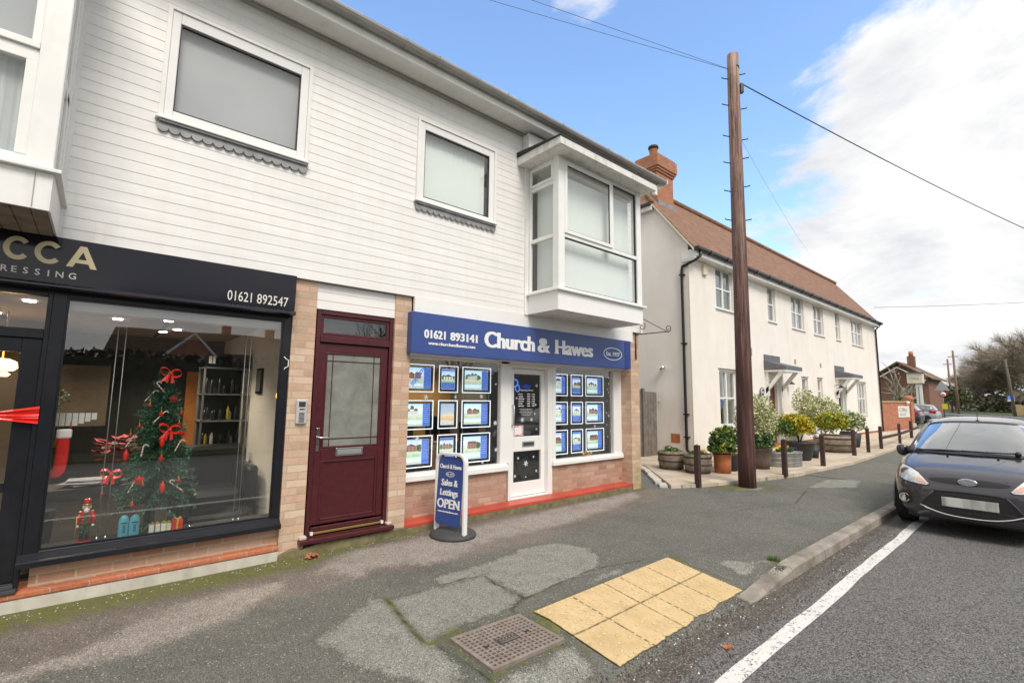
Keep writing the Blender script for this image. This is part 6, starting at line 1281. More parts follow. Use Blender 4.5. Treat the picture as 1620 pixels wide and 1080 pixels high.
def house():
    H = thing('white_house', 'long cream rendered two storey terrace with clay tile roof', 'house', (12, 6.6, 0)); X0, X1, Y0, Y1 = 12.0, 31.0, 6.6, 10.0; RY, RZ = 8.30, 8.20; HZ = 7.35; ez = 5.70
    sl = (RZ - ez) / (RY - (Y0 - .25)); hy = RY - (RZ - HZ) / sl
    win = [(13.52, 14.62, 4.29, 5.53, 2), (17.21, 17.87, 4.32, 5.53, 1), (19.34, 20.61, 4.30, 5.54, 2), (21.66, 22.86, 4.29, 5.52, 2), (24.43, 25.05, 4.31, 5.53, 1), (26.75, 28.6, 4.28, 5.50, 3),
           (13.52, 14.62, .86, 2.46, 2), (20.0, 20.62, 1.53, 2.46, 1), (21.7, 22.26, 1.50, 2.48, 1), (27.0, 28.5, .98, 2.48, 3)]
    doors = [(16.95, 17.85), (24.2, 25.05)]
    holes = [(a, b, c, d) for a, b, c, d, _ in win] + [(a, b, .05, 2.30) for a, b in doors]
    # front wall cut around the openings
    m = MB(); zs = sorted({-.1, .16, 5.75, *[h[2] for h in holes], *[h[3] for h in holes]})
    for za, zb in zip(zs[:-1], zs[1:]):
        if zb <= .16: continue
        segs = [(X0, X1)]
        for a, b, c, d in holes:
            if za < d - 1e-6 and zb > c + 1e-6: segs = [s for p, q in segs for s in ((p, min(q, a)), (max(p, b), q)) if s[1] - s[0] > .002]
        for p, q in segs: m.box(p, q, Y0, Y0 + .3, za, zb)
    ub = lambda y: ez + (y - (Y0 - .25)) * sl - .105
    for xa, xb in ((X0 + .001, X0 + .3), (X1 - .3, X1 - .001)):
        m.prism([(Y0 + .3, .16), (Y1, .16), (Y1, 5.9), (2 * RY - hy, HZ - .105), (hy, HZ - .105), (Y0 + .3, ub(Y0 + .3))], xa, xb, 'x'); m.prism([(Y0 + .001, 5.75), (Y0 + .3, 5.75), (Y0 + .3, ub(Y0 + .3)), (Y0 + .001, ub(Y0))], xa, xb, 'x'); m.box(X0 + .3, X1 - .3, Y1 - .2, Y1, .1, 5.7)
    build('wall', m, 'house_render', H)
    build('corner_bead', MB().box(X0 - .004, X0 + .02, Y0 - .004, Y0 + .02, .16, 5.5), 'cream_paint', H)
    m = MB(); m.box(X0 + .03, X1 - .03, Y0 + .03, Y0 + .3, -.1, .16); m.box(X0 + .03, X0 + .3, Y0 + .3, Y1, -.1, .16); build('brick_plinth', m, 'brick_red', H)
    # room backs
    m = MB(); m.box(X0 + .3, X1 - .3, Y0 + 1.6, Y0 + 1.62, 0, 5.7); build('inner_wall', m, 'int_grey', H)
    m = MB(); m.box(X0 + .3, X1 - .3, Y0 + .3, Y0 + 1.6, 2.75, 2.8); build('inner_floor', m, 'int_grey', H)
    for i, (a, b, c, d, k) in enumerate(win):
        w = build('window', MB().frame(a, b, c, d, Y0 + .07, Y0 + .13, .055), 'white_upvc_clean', H); g = MB()
        for q in range(1, k): x = a + (b - a) * q / k; g.box(x - .035, x + .035, Y0 + .065, Y0 + .125, c + .055, d - .055)
        zm = c + (d - c) * .5; g.box(a + .055, b - .055, Y0 + .068, Y0 + .122, zm - .022, zm + .022); build('glazing_bar', g, 'white_upvc_clean', w)
        build('pane', MB().box(a + .05, b - .05, Y0 + .10, Y0 + .106, c + .05, d - .05), 'glass_strong' if d > 4 else 'glass', w); build('sill', MB().box(a - .06, b + .06, Y0 - .05, Y0 + .07, c - .05, c), 'white_upvc', w, bevel=.006)
        build('lintel_drip', MB().box(a - .05, b + .05, Y0 - .03, Y0 + .005, d + .04, d + .055), 'slate_grey', w)
        if d > 4: build('blind', MB().box(a + .06, b - .06, Y0 + .24, Y0 + .25, c + .05, d - .25 - .1 * (i % 3)), 'blind_slat', w)
        elif k == 1: build('blind', MB().box(a + .06, b - .06, Y0 + .24, Y0 + .25, c + .52, c + .72), 'terracotta' if i == 7 else 'red_satin', w)
        else:
            cu = MB()
            for q in range(k): cu.box(a + .08 + (b - a) * q / k, a + .08 + (b - a) * q / k + .13, Y0 + .22, Y0 + .26, c + .05, d - .05)
            build('curtain', cu, 'voile', w)
        if i == 6: n = build('notice', MB().box(13.64, 13.84, Y0 + .09, Y0 + .094, 1.38, 1.62), 'sign_blue', w)
    # doors and canopies
    for i, (a, b) in enumerate(doors):
        d = build('door', MB().box(a + .07, b - .07, Y0 + .14, Y0 + .18, .10, 2.22), 'door_brown' if i == 0 else 'leaf_dark', H); build('door_frame', MB().frame(a, b, .06, 2.30, Y0 + .05, Y0 + .16, .07), 'white_upvc_clean', d); build('handle', MB().ball((b - .16, Y0 + .12, 1.05), .03, 8, 6), 'brass', d)
        pm = MB(); pm.frame(a + .17, b - .17, 1.15, 2.08, Y0 + .13, Y0 + .142, .03); pm.frame(a + .17, b - .17, .25, 1.02, Y0 + .13, Y0 + .142, .03); build('door_moulding', pm, 'door_brown' if i == 0 else 'leaf_dark', d)
        c0, c1 = a - .32, b + .20; yf = Y0 - .68
        cn = build('canopy', MB().prism([(yf, 2.60), (Y0, 2.60), (Y0, 2.92), (yf, 2.72)], c0, c1, 'x'), 'slate_grey', H, bevel=.01); build('upstand', MB().box(c0 + .02, c1 - .1, Y0 - .03, Y0 - .002, 2.915, 3.12), 'slate_grey', cn)
        m = MB(); m.box(c0 + .02, c1 - .02, yf + .02, Y0, 2.54, 2.60); build('canopy_board', m, 'white_upvc', cn)
        for x in (c0 + .08, c1 - .17):
            m = MB(); m.prism([(yf + .10, 2.54), (yf + .24, 2.54), (Y0, 1.98), (Y0, 1.82)], x, x + .09, 'x'); m.box(x, x + .09, Y0 - .09, Y0, 1.75, 2.54); build('bracket', m, 'white_upvc_clean', cn)
        build('jamb_post', MB().box(b - .02, b + .10, Y0 - .06, Y0 + .05, .07, 2.54), 'white_upvc', cn)
    # roof with small half hips
    ra, rb = X0 - .10, X1 + .12; ev = Y0 - .25; bk = 2 * RY - ev; hip = (RZ - HZ) * .75
    v = [(ra, ev, ez), (rb, ev, ez), (ra, hy, HZ), (rb, hy, HZ), (ra + hip, RY, RZ), (rb, RY, RZ), (ra, 2 * RY - hy, HZ), (rb, 2 * RY - hy, HZ), (ra, bk, ez), (rb, bk, ez)]
    m = MB(); m.add(v, [(0, 1, 3, 5, 4, 2), (8, 6, 4, 5, 7, 9), (2, 4, 6), (3, 7, 5)]); m.add([(a, b, c - .10) for a, b, c in v], [(2, 4, 5, 3, 1, 0), (9, 7, 5, 4, 6, 8)]); m.quad((ra, ev, ez - .1), (ra, ev, ez), (ra, hy, HZ), (ra, hy, HZ - .1)); m.quad((rb, ev, ez), (rb, ev, ez - .1), (rb, hy, HZ - .1), (rb, hy, HZ))
    rf = build('roof', m, 'clay_tiles', H)
    m = MB(); m.tube([(ra + hip, RY, RZ + .02), (rb, RY, RZ + .02)], .10, 8); m.tube([(ra, hy, HZ + .02), (ra + hip, RY, RZ + .02)], .07, 6); build('ridge_tiles', m, 'clay_tiles', rf)
    m = MB(); sy = (hy - ev); 
    m.add([(ra - .004, ev + .02, ez - .09), (ra - .004, ev + .02, ez - .015), (ra - .004, hy, HZ - .015), (ra - .004, hy, HZ - .09), (ra + .03, ev + .02, ez - .09), (ra + .03, ev + .02, ez - .015), (ra + .03, hy, HZ - .015), (ra + .03, hy, HZ - .09)], [(0, 1, 2, 3), (4, 7, 6, 5), (0, 4, 5, 1), (1, 5, 6, 2), (3, 2, 6, 7)]); build('verge_bedding', m, 'cream_paint', rf)
    m = MB(); m.box(ra - .05, X0 - .002, hy, 2 * RY - hy, HZ - .22, HZ - .06); build('hip_fascia', m, 'white_upvc', rf); m = MB(); m.box(ra - .13, ra - .05, hy - .02, 2 * RY - hy, HZ - .09, HZ - .02); build('hip_gutter', m, 'black_plastic', rf)
    m = MB(); m.box(X0 - .02, X1 + .02, ev + .02, Y0, 5.50, 5.52); build('soffit', m, 'white_upvc', H)
    m = MB(); m.box(X0 - .03, X1 + .03, ev, ev + .02, 5.50, 5.68); m.box(X0 - .03, X0 - .005, ev + .02, Y0 + .18, 5.42, 5.68); m.box(X0 - .03, X0 - .004, Y0 - .2, Y0 + .18, 5.38, 5.43); build('fascia_board', m, 'white_upvc', H)
    g = build('gutter', MB().prism([(ev, 5.72), (ev, 5.66), (ev - .03, 5.62), (ev - .08, 5.62), (ev - .11, 5.66), (ev - .115, 5.72)], X0 - .10, X1 + .12, 'x'), 'black_plastic', H); m = MB(); x = X0 + .6
    while x < X1: m.box(x, x + .05, ev - .125, ev - .001, 5.61, 5.725); x += 1.0
    build('gutter_bracket', m, 'black_plastic', g)
    m = MB(); m.tube([(X0 + .12, ev - .055, 5.64), (X0 + .12, ev - .05, 5.50), (X0 + .0, ev + .02, 5.38), (X0 - .055, Y0 + .16, 5.25), (X0 - .055, Y0 + .18, 5.1), (X0 - .055, Y0 + .18, .30), (X0 - .05, Y0 + .14, .22)], .038, 10)
    dp = build('downpipe', m, 'black_plastic', H)
    for z in (5.0, 3.1, 1.2, .6): build('pipe_clip', MB().box(X0 - .10, X0, Y0 + .10, Y0 + .24, z, z + .03), 'black_plastic', dp)
    build('downpipe', MB().tube([(X1 - .15, ev - .05, 5.62), (X1 - .12, Y0 - .06, 5.35), (X1 - .12, Y0 - .06, .1)], .04, 8), 'black_plastic', H)
    # chimney
    cx0, cx1, cy0, cy1 = 12.5, 13.42, 7.82, 8.50
    c = build('chimney', MB().box(cx0, cx1, cy0, cy1, 6.8, 8.60), 'brick_chimney', H); m = MB()
    for k, (z, o_) in enumerate(((8.60, .035), (8.675, .07), (8.75, .10))): m.box(cx0 - o_, cx1 + o_, cy0 - o_, cy1 + o_, z, z + (.075 if k < 2 else .36))
    m.box(cx0 - .06, cx1 + .06, cy0 - .06, cy1 + .06, 9.11, 9.17); build('corbelled_cap', m, 'brick_chimney', c); build('flaunching', MB().box(cx0, cx1, cy0, cy1, 9.17, 9.20), 'mossy_concrete', c, bevel=.01)
    build('chimney_pot', MB().lathe((12.88, 8.16, 9.18), [(.13, 0), (.12, .18), (.13, .34), (.14, .36)], 16), 'terracotta', c); m = MB(); m.lathe((12.88, 8.16, 9.57), [(.16, 0), (.165, .05), (.15, .09)], 16); m.lathe((12.88, 8.16, 9.53), [(.10, 0), (.10, .05)], 12); build('cowl', m, 'hoop_iron', c)
    build('lead_flashing', MB().prism([(cy0 - .02, 7.42), (cy0 - .02, 7.62), (cy1, 8.45), (cy1, 8.2)], cx0 - .015, cx0 - .002, 'x'), 'lead', c); build('back_flashing', MB().box(cx0 - .01, cx1 + .06, cy0 - .035, cy0 - .003, 7.45, 7.68), 'lead', c)
    # small fittings
    a = build('alarm_box', MB().box(12.72, 12.93, Y0 - .07, Y0, 5.12, 5.42), 'cream_paint', H, bevel=.015)
    f = build('side_lamp', MB().ball((11.90, 7.43, 2.47), .085, 14, 10), 'chrome', H); build('bracket', MB().tube([(11.99, 7.43, 2.50), (11.92, 7.43, 2.50)], .03, 8), 'steel_grey', f)
    build('air_vent', MB().box(11.985, 12.0, 7.0, 7.26, .44, .68), 'terracotta', H, bevel=.004); build('hose_hook', MB().tube([(11.99, 7.58, 1.60), (11.94, 7.58, 1.60), (11.93, 7.58, 1.52), (11.96, 7.58, 1.48)], .012, 6), 'chrome', H)
    def lantern(x, y, z): l = build('wall_lantern', MB().lathe((x, y, z), [(.02, .16), (.11, .08), (.12, .06), (.03, .055)], 12), 'black_plastic', H); build('lamp_glass', MB().lathe((x, y, z), [(.05, -.10), (.075, .055)], 10), 'glass_lamp', l); build('arm', MB().tube([(x, y, z + .15), (x, y + .05, z + .2), (x, Y0, z + .15)], .012, 6), 'black_plastic', l)
    lantern(18.55, Y0 - .14, 2.12); lantern(23.75, Y0 - .25, 2.10)
    p = MB(); p.lathe((16.35, 0, 0), [(.17, 0), (.17, .02)], 22); p.v = [(v[0], Y0 - .02 - v[2], 1.86 + v[1]) for v in p.v]; pl = build('name_plaque', p, 'slate_grey', H); p = MB(); p.tube([(16.35 + .13 * math.cos(t), Y0 - .045, 1.86 + .13 * math.sin(t)) for t in np.linspace(0, 6.28, 20)], .012, 5); p.box(16.28, 16.42, Y0 - .048, Y0 - .042, 1.84, 1.88); build('plaque_rim', p, 'paper_white', pl)
    for x in (19.35, 22.1): build('wall_vent', MB().box(x, x + .12, Y0 - .02, Y0, 2.95, 3.12), 'tan_cloth', H, bevel=.01)
    build('meter_box', MB().box(18.15, 18.75, Y0 - .10, Y0, .12, 1.15), 'cream_paint', H, bevel=.01)
house()
def fence():
    t = thing('wooden_gate', 'weathered grey boarded wooden gate between the shop and the white house', 'gate', (10.9, 7.75, 0)); x = 8.5; k = 0
    while x < 11.95:
        zt = 1.86 if x < 11.35 else 1.80; yo = 0 if x < 11.35 else -.05; build('board', MB().box(x, x + .135, 7.73 + yo, 7.755 + yo, -.02, zt + rng.uniform(-.01, .01)), 'fence_grey', t); x += .145; k += 1
    build('post', MB().box(11.30, 11.38, 7.66, 7.73, -.02, 1.90), 'fence_grey', t); build('rail', MB().box(8.5, 11.3, 7.756, 7.80, 1.5, 1.6), 'fence_grey', t)
fence()
# ------------------------------------------------------------------ bollards and low rail
def bollard():
    o = local_thing('bollard', 'x', 'bollard', (0, 0, 0), 'dark wooden bollards along the pavement')
    m = MB(); m.prism([(-.046, -.046), (.046, -.046), (.046, .046), (-.046, .046)], 0, .76, 'z'); m.v = [(v[0] * (1 - .03 * v[2]), v[1] * (1 - .03 * v[2]), v[2]) for v in m.v]; build('post', m, 'bollard_wood', o, bevel=.006); build('bevelled_top', MB().add([(-.045, -.045, .76), (.045, -.045, .76), (.045, .045, .76), (-.045, .045, .76), (0, 0, .785)], [(0, 1, 4), (1, 2, 4), (2, 3, 4), (3, 0, 4)]), 'bollard_wood', o); return o
b0 = bollard(); bl = [((8.53, 4.64), 'dark wooden bollard nearest the shop, in front of the barrels'), ((11.09, 4.08), 'dark wooden bollard right of the telegraph pole, before the tin trough'), ((13.35, 4.05), 'dark wooden bollard in front of the black tub'), ((16.67, 4.25), 'dark wooden bollard before the long barrel planter'), ((18.1, 4.24), 'dark wooden bollard right of the long barrel planter'), ((19.8, 4.28), 'dark wooden bollard where the low rail starts'), ((22.96, 4.38), 'dark wooden bollard midway along the low rail'), ((26.7, 4.68), 'dark wooden bollard at the end of the rail, behind the parked car')]
for i, ((x, y), lab) in enumerate(bl):
    if i == 0: b0.location = (x, y, .0); b0['label'] = lab
    else: copy_tree(b0, None, (x, y, .02), rng.uniform(-.2, .2), lab)
solo('low_rail', MB().tube([(19.8, 4.30, .40), (22.96, 4.40, .40), (26.7, 4.70, .40), (30, 5.0, .40)], .055, 4), 'bollard_wood', 'low dark timber rail joining the farther bollards', 'rail', loc=(23, 4.4, .4))
# ------------------------------------------------------------------ planters
def leaves(c, rad, n, size, mats, seed, parent, name='foliage', clump=.45, flat=.0, droop=0, low=-.6):
    r2 = random.Random(seed); m = MB(); cl = []
    for _ in range(14): d = Vector((r2.gauss(0, 1), r2.gauss(0, 1), r2.gauss(0, 1))).normalized(); cl.append(d)
    k = 0
    while k < n:
        d = Vector((r2.gauss(0, 1), r2.gauss(0, 1), r2.gauss(0, 1))).normalized()
        if d.z < low: continue
        b = max(d.dot(q) for q in cl); rr = (1 - clump * .5 + clump * .6 * (b - .6)) * (r2.random() ** .35); rr *= 1 + .18 * mnoise.noise(d * 2.5 + Vector((seed, 0, 0)))
        p = Vector(c) + Vector((d.x * rad[0], d.y * rad[1], d.z * rad[2])) * rr
        a = Vector((r2.gauss(0, 1), r2.gauss(0, 1), r2.gauss(0, 1) * .6)).normalized() + d * .6; a.normalize(); s_ = size * r2.uniform(.6, 1.25); e = a.cross(Vector((r2.gauss(0, 1), r2.gauss(0, 1), r2.gauss(0, 1)))).normalized() * s_ * .38; up = a.cross(e).normalized() * s_ * .12
        m.cur = r2.randrange(len(mats)) if r2.random() < .8 else 0; m.add([p - a * s_ * .5, p + e + up, p + a * s_ * .6, p - e + up], [(0, 1, 2, 3)]); k += 1
    return build(name, m, mats, parent)
def stems(c, z0, n, spread, h, mat, parent, seed=1):
    r2 = random.Random(seed); m = MB()
    for k in range(n): a = r2.random() * 6.28; m.tube([(c[0], c[1], z0), (c[0] + math.cos(a) * spread * .4, c[1] + math.sin(a) * spread * .4, z0 + h * .5), (c[0] + math.cos(a) * spread, c[1] + math.sin(a) * spread, z0 + h)], [.014, .010, .004], 5)
    return build('stems', m, mat, parent)
def barrel(x, y, r, h, lab, plantfn, grp='half barrel planters', sx=1, sy=1, rot=0):
    t = thing('barrel_planter', lab, 'planter', (x, y, SL), grp); c = (x, y, SL)
    build('barrel', MB().lathe(c, [(r * .86, 0), (r * .98, h * .45), (r, h * .7), (r * .95, h), (r * .88, h), (r * .88, h * .9)], 26, sx, sy, rot), 'barrel_wood', t)
    for z, w, q in ((.06, .07, .90), (.44, .06, .995), (.80, .07, 1.0)): build('hoop', MB().lathe((x, y, SL + z * h), [(r * q + .004, 0), (r * q + .008, w * h * .5), (r * (q + .01) + .004, w * h)], 26, sx, sy, rot), 'hoop_iron', t)
    build('soil', MB().lathe((x, y, SL + h * .88), [(r * .87, 0), (r * .5, .02)], 18, sx, sy, rot), 'soil', t); plantfn(t, (x, y, SL + h)); return t
barrel(9.92, 6.02, .29, .40, 'half barrel planter by the gate with low green leaves', lambda t, c: leaves((c[0], c[1], c[2]), (.22, .22, .11), 700, .045, ['leaf_green', 'leaf_variegated'], 11, t, low=-.2))
barrel(9.86, 5.36, .285, .40, 'half barrel planter behind the first bollard with small yellow flowers', lambda t, c: (leaves((c[0], c[1], c[2]), (.2, .2, .08), 380, .04, ['leaf_green', 'leaf_dark'], 12, t, low=-.2), leaves((c[0] + .08, c[1] - .08, c[2] + .05), (.12, .12, .05), 50, .035, ['petal_yellow'], 13, t, 'flowers')))
t = thing('terracotta_planter', 'orange terracotta pot with glossy dark leaves left of the telegraph pole', 'planter', (10.28, 5.02, SL)); c = (10.28, 5.02, SL)
build('pot', MB().lathe(c, [(.165, 0), (.17, .2), (.178, .36), (.188, .37), (.188, .40), (.16, .40), (.16, .36)], 26), 'terracotta', t); build('soil', MB().lathe((c[0], c[1], SL + .36), [(.16, 0), (.05, .01)], 14), 'soil', t); leaves((c[0], c[1], SL + .50), (.33, .33, .24), 650, .11, ['leaf_dark', 'leaf_green', 'leaf_yellow_green'], 14, t, low=-.3); leaves((c[0] - .2, c[1] + .1, SL + .68), (.06, .06, .16), 40, .12, ['leaf_dark'], 15, t, 'shoot')
t = thing('dark_planter', 'dark pot mostly hidden behind the telegraph pole with a green and yellow shrub', 'planter', (10.75, 5.1, SL)); build('pot', MB().lathe((10.75, 5.1, SL), [(.17, 0), (.2, .34), (.215, .36)], 22), 'pot_dark', t); leaves((10.75, 5.15, SL + .66), (.42, .40, .36), 1300, .07, ['leaf_green', 'leaf_dark', 'leaf_yellow_green'], 16, t, low=-.6)
t = thing('variegated_shrub', 'tall cream and green variegated shrub in a brown pot right of the telegraph pole', 'planter', (11.66, 4.82, SL)); build('pot', MB().lathe((11.66, 4.82, SL), [(.20, 0), (.23, .2), (.265, .42), (.28, .43), (.28, .47), (.25, .47)], 24), 'pot_brown', t); stems((11.7, 4.85), SL + .4, 9, .3, .9, 'bark', t); leaves((11.72, 4.9, 1.12), (.56, .56, .76), 4600, .055, ['leaf_variegated', 'leaf_pale', 'leaf_variegated'], 17, t, clump=.5, low=-.9); leaves((12.15, 5.05, 1.15), (.34, .34, .52), 900, .06, ['leaf_yellow', 'leaf_yellow_green', 'leaf_variegated'], 18, t, 'yellow_foliage'); leaves((11.55, 4.7, .68), (.34, .3, .25), 700, .06, ['leaf_green', 'leaf_dark'], 19, t, 'lower_foliage')
t = thing('tin_trough', 'oval galvanised tin trough with yellow and purple flowers', 'planter', (12.55, 4.60, SL)); build('trough', MB().lathe((12.55, 4.60, SL), [(.42, 0), (.43, .02), (.44, .30), (.46, .31), (.46, .34), (.42, .34), (.42, .30)], 30, 1, .52, R_(-28)), 'galvanised', t)
m = MB(); [m.lathe((12.55, 4.60, SL + z), [(.438, 0), (.446, .012), (.438, .024)], 30, 1, .52, R_(-28)) for z in (.09, .19)]; build('rib', m, 'galvanised', t); build('soil', MB().lathe((12.55, 4.60, SL + .30), [(.41, 0), (.1, .01)], 20, 1, .5, R_(-28)), 'soil', t)
leaves((12.55, 4.6, SL + .37), (.40, .20, .09), 600, .045, ['leaf_green', 'leaf_dark'], 20, t, low=-.2); leaves((12.5, 4.62, SL + .43), (.30, .15, .06), 160, .05, ['petal_yellow'], 21, t, 'flowers'); leaves((12.75, 4.48, SL + .41), (.14, .10, .05), 60, .04, ['petal_purple'], 22, t, 'purple_flowers')
t = thing('black_tub', 'black tapered tub with a bright golden yellow shrub', 'planter', (14.2, 4.82, SL)); build('tub', MB().lathe((14.2, 4.82, SL), [(.22, 0), (.25, .04), (.34, .42), (.38, .44), (.38, .47), (.33, .47)], 24), 'pot_dark', t); stems((14.2, 4.82), SL + .4, 7, .2, .5, 'bark', t); leaves((14.25, 4.9, .92), (.52, .52, .42), 2300, .075, ['leaf_yellow', 'leaf_yellow_green', 'leaf_yellow'], 23, t, low=-.5); leaves((13.85, 5.15, .85), (.5, .5, .36), 1500, .07, ['leaf_green', 'leaf_dark', 'leaf_yellow_green'], 24, t, 'green_foliage')
barrel(17.45, 4.95, .56, .50, 'wide low barrel planter with a rounded yellow green shrub', lambda t, c: (leaves((c[0] + .05, c[1] + .05, c[2] + .38), (.62, .55, .40), 2400, .075, ['leaf_yellow_green', 'leaf_yellow', 'leaf_green'], 25, t, low=-.6)), 'large barrel planter')
t = thing('pale_shrub', 'large pale grey green shrub behind the yellow bushes by the second door', 'shrub', (18.9, 5.7, SL)); stems((18.9, 5.7), SL, 9, .7, 1.2, 'bark', t, 3); leaves((18.7, 5.7, 1.12), (1.15, .8, .80), 3400, .09, ['leaf_pale', 'leaf_variegated', 'leaf_pale'], 26, t, clump=.6, low=-.9); leaves((17.6, 5.8, 1.55), (.45, .4, .62), 520, .08, ['leaf_pale', 'leaf_variegated'], 27, t, 'tall_shoots'); leaves((20.1, 5.2, .85), (.7, .6, .5), 900, .09, ['leaf_pale', 'leaf_green'], 28, t, 'right_foliage')
build('pot', MB().lathe((19.7, 5.1, SL), [(.25, 0), (.32, .45)], 18), 'pot_dark', t)
def spiky(x, y, z, n, L, lab):
    t = thing('spiky_plant', lab, 'plant', (x, y, SL)); m = MB(); r2 = random.Random(8)
    for k in range(n):
        a = r2.random() * 6.28; e = r2.uniform(.2, 1.35); d = Vector((math.cos(a) * math.cos(e), math.sin(a) * math.cos(e), math.sin(e))); s_ = d.cross(Vector((0, 0, 1))).normalized() * .022; p = Vector((x, y, z)); l = L * r2.uniform(.7, 1.1); q = p + d * l * .6; e2 = p + d * l - Vector((0, 0, l * .22)); m.add([p - s_, p + s_, q + s_, q - s_, e2], [(0, 1, 2, 3), (3, 2, 4)])
    build('blades', m, 'leaf_bronze', t); build('pot', MB().lathe((x, y, SL), [(.2, 0), (.27, .4), (.28, .42)], 18), 'pot_dark', t)
spiky(21.4, 5.6, .5, 110, .85, 'bronze striped spiky plant at the far end of the planters')
t = thing('orchid_plant', 'small white leaved plant standing by the golden shrub', 'plant', (14.9, 4.7, SL)); leaves((15.0, 4.75, .75), (.16, .14, .26), 60, .13, ['petal_white' if 'petal_white' in MATS else 'white_fur'], 31, t); build('pot', MB().lathe((15.0, 4.75, SL), [(.10, 0), (.13, .3)], 14), 'pot_dark', t)
# ------------------------------------------------------------------ telegraph pole and wires
def pole():
    bx, by = 9.33, 4.10; tx, ty, H = 9.43, 4.05, 8.72; t = thing('telegraph_pole', 'tall tarred wooden telegraph pole with climbing steps on the pavement', 'telegraph pole', (bx, by, 0)); m = MB(); pts = []; rs = []
    for k in range(15): u = k / 14; pts.append((bx + (tx - bx) * u + .01 * math.sin(u * 5), by + (ty - by) * u, -.05 + (H + .05) * u)); rs.append(.155 - .045 * u)
    m.tube(pts, rs, 20); build('shaft', m, 'pole_wood', t)
    def at(z): u = z / H; return Vector((bx + (tx - bx) * u, by + (ty - by) * u, z)), .155 - .045 * u
    sd = Vector((.757, -.65, 0))
    for k, (z, s) in enumerate([(8.28, 1), (8.18, -1), (7.60, -1), (7.52, 1), (6.92, -1), (6.85, 1), (6.35, -1), (6.45, 1), (5.75, -1), (5.85, 1), (5.15, -1), (5.15, 1)]):
        p, r = at(z); a = p + sd * s * r * .8; b = p + sd * s * (r + .13) + Vector((0, 0, .03)); st = build('step', MB().tube([a, b, b + Vector((0, 0, .015))], .011, 6), 'wrought_iron', t); 
    p, r = at(8.42); build('band', MB().lathe(tuple(p), [(r + .006, -.02), (r + .006, .02)], 18), 'wrought_iron', t); build('junction_box', MB().xbox(Matrix.Translation(at(7.98)[0] + sd * (r + .045)) @ Matrix.Rotation(R_(-40), 4, 'Z'), .07, .08, .20), 'black_plastic', t, bevel=.01)
    p, r = at(2.55); build('pole_plate', MB().box(p.x + .02, p.x + .05, p.y - r - .012, p.y - r, 2.45, 2.6), 'steel_grey', t)
    p, r = at(8.1); top = p + sd * r
    def wire(a, b, sag, rad, lab, mat='cable_dark', n=24):
        a = Vector(a); b = Vector(b); solo('overhead_wire', MB().tube([a.lerp(b, i / n) - Vector((0, 0, sag * 4 * (i / n) * (1 - i / n))) for i in range(n + 1)], rad, 6), mat, lab, 'wire', 'overhead wires', loc=tuple(a))
    wire(top + Vector((.02, -.02, .0)), (40, -3.5, 7.6), .45, .013, 'thick black overhead cable running from the pole down across the road')
    tp, r = at(8.38); wire(tp, (-3.4, 8.9, 8.95), .02, .005, 'thin overhead wire from the pole top, the upper of two', 'thin_cable'); wire(tp, (-5.1, 10.3, 8.95), .05, .005, 'thin overhead wire from the pole top, the lower of two', 'thin_cable')
    wire(at(6.9)[0] + sd * .1, (27.0, 7.6, 8.0), .3, .0025, 'faint thin wire dropping from the pole towards the house roof', 'thin_cable')
    wire((31.1, 6.6, 6.6), (31.8, -9.0, 6.0), .30, .010, 'pale double wire leaving the far end of the white house', 'thin_cable')
pole()
# ------------------------------------------------------------------ winter trees
def tree_mesh(seed, H, dens=1.0, ivy=0.0, levels=4, spread=1.0):
    r2 = random.Random(seed); tr = MB(); tw = MB(); iv = MB()
    def grow(p, d, L, r, lev):
        n = 4; pts = [p]; q = p.copy(); dd = d.copy()
        for k in range(n): dd = (dd + Vector((r2.gauss(0, .10), r2.gauss(0, .10), r2.gauss(0, .05) + .03))).normalized(); q = q + dd * L / n; pts.append(q.copy())
        tr.tube(pts, [r * (1 - .5 * k / n) for k in range(n + 1)], 7 if lev == 0 else (5 if lev < 3 else 3), cap=False)
        if ivy and lev <= 1:
            for _ in range(int(260 * ivy)):
                b = pts[r2.randrange(n)].lerp(pts[-1], r2.random()) + Vector((r2.gauss(0, 1), r2.gauss(0, 1), r2.gauss(0, 1))) * (r * 1.6 + .12); e = Vector((r2.gauss(0, 1), r2.gauss(0, 1), r2.gauss(0, 1))).normalized() * .16; f = e.orthogonal().normalized() * .10; iv.add([b - e, b + f, b + e, b - f], [(0, 1, 2, 3)])
        if lev >= levels - 1:
            for _ in range(int(15 * dens)):
                b = pts[1 + r2.randrange(n)]; e = (dd + Vector((r2.gauss(0, .6), r2.gauss(0, .6), r2.gauss(0, .5)))).normalized() * L * r2.uniform(.5, 1.1); f = e.orthogonal().normalized() * .010 * H / 8; tw.add([b - f, b + f, b + e], [(0, 1, 2)]); m_ = b + e * .45; e2 = (e + Vector((r2.gauss(0, 1), r2.gauss(0, 1), r2.gauss(0, 1))) * e.length * .6) * .5; tw.add([m_ - f * .7, m_ + f * .7, m_ + e2], [(0, 1, 2)])
            return
        nb = [5, 4, 4, 3][min(lev, 3)]
        for k in range(nb):
            u = .35 + .65 * (k + r2.random() * .6) / nb; b = pts[0].lerp(pts[-1], min(u, 1)) if lev == 0 else pts[min(n, int(u * n))]
            a = r2.random() * 6.28; o = dd.orthogonal().normalized(); o = (Matrix.Rotation(a, 3, dd) @ o); nd = (dd * r2.uniform(.55, 1.0) + o * r2.uniform(.5, 1.0) * spread).normalized(); nd.z = max(nd.z, -.05); grow(b, nd.normalized(), L * r2.uniform(.55, .75), r * .52, lev + 1)
    grow(Vector((0, 0, -.1)), Vector((r2.gauss(0, .05), r2.gauss(0, .05), 1)), H * .42, H * .022, 0)
    return tr, tw, iv
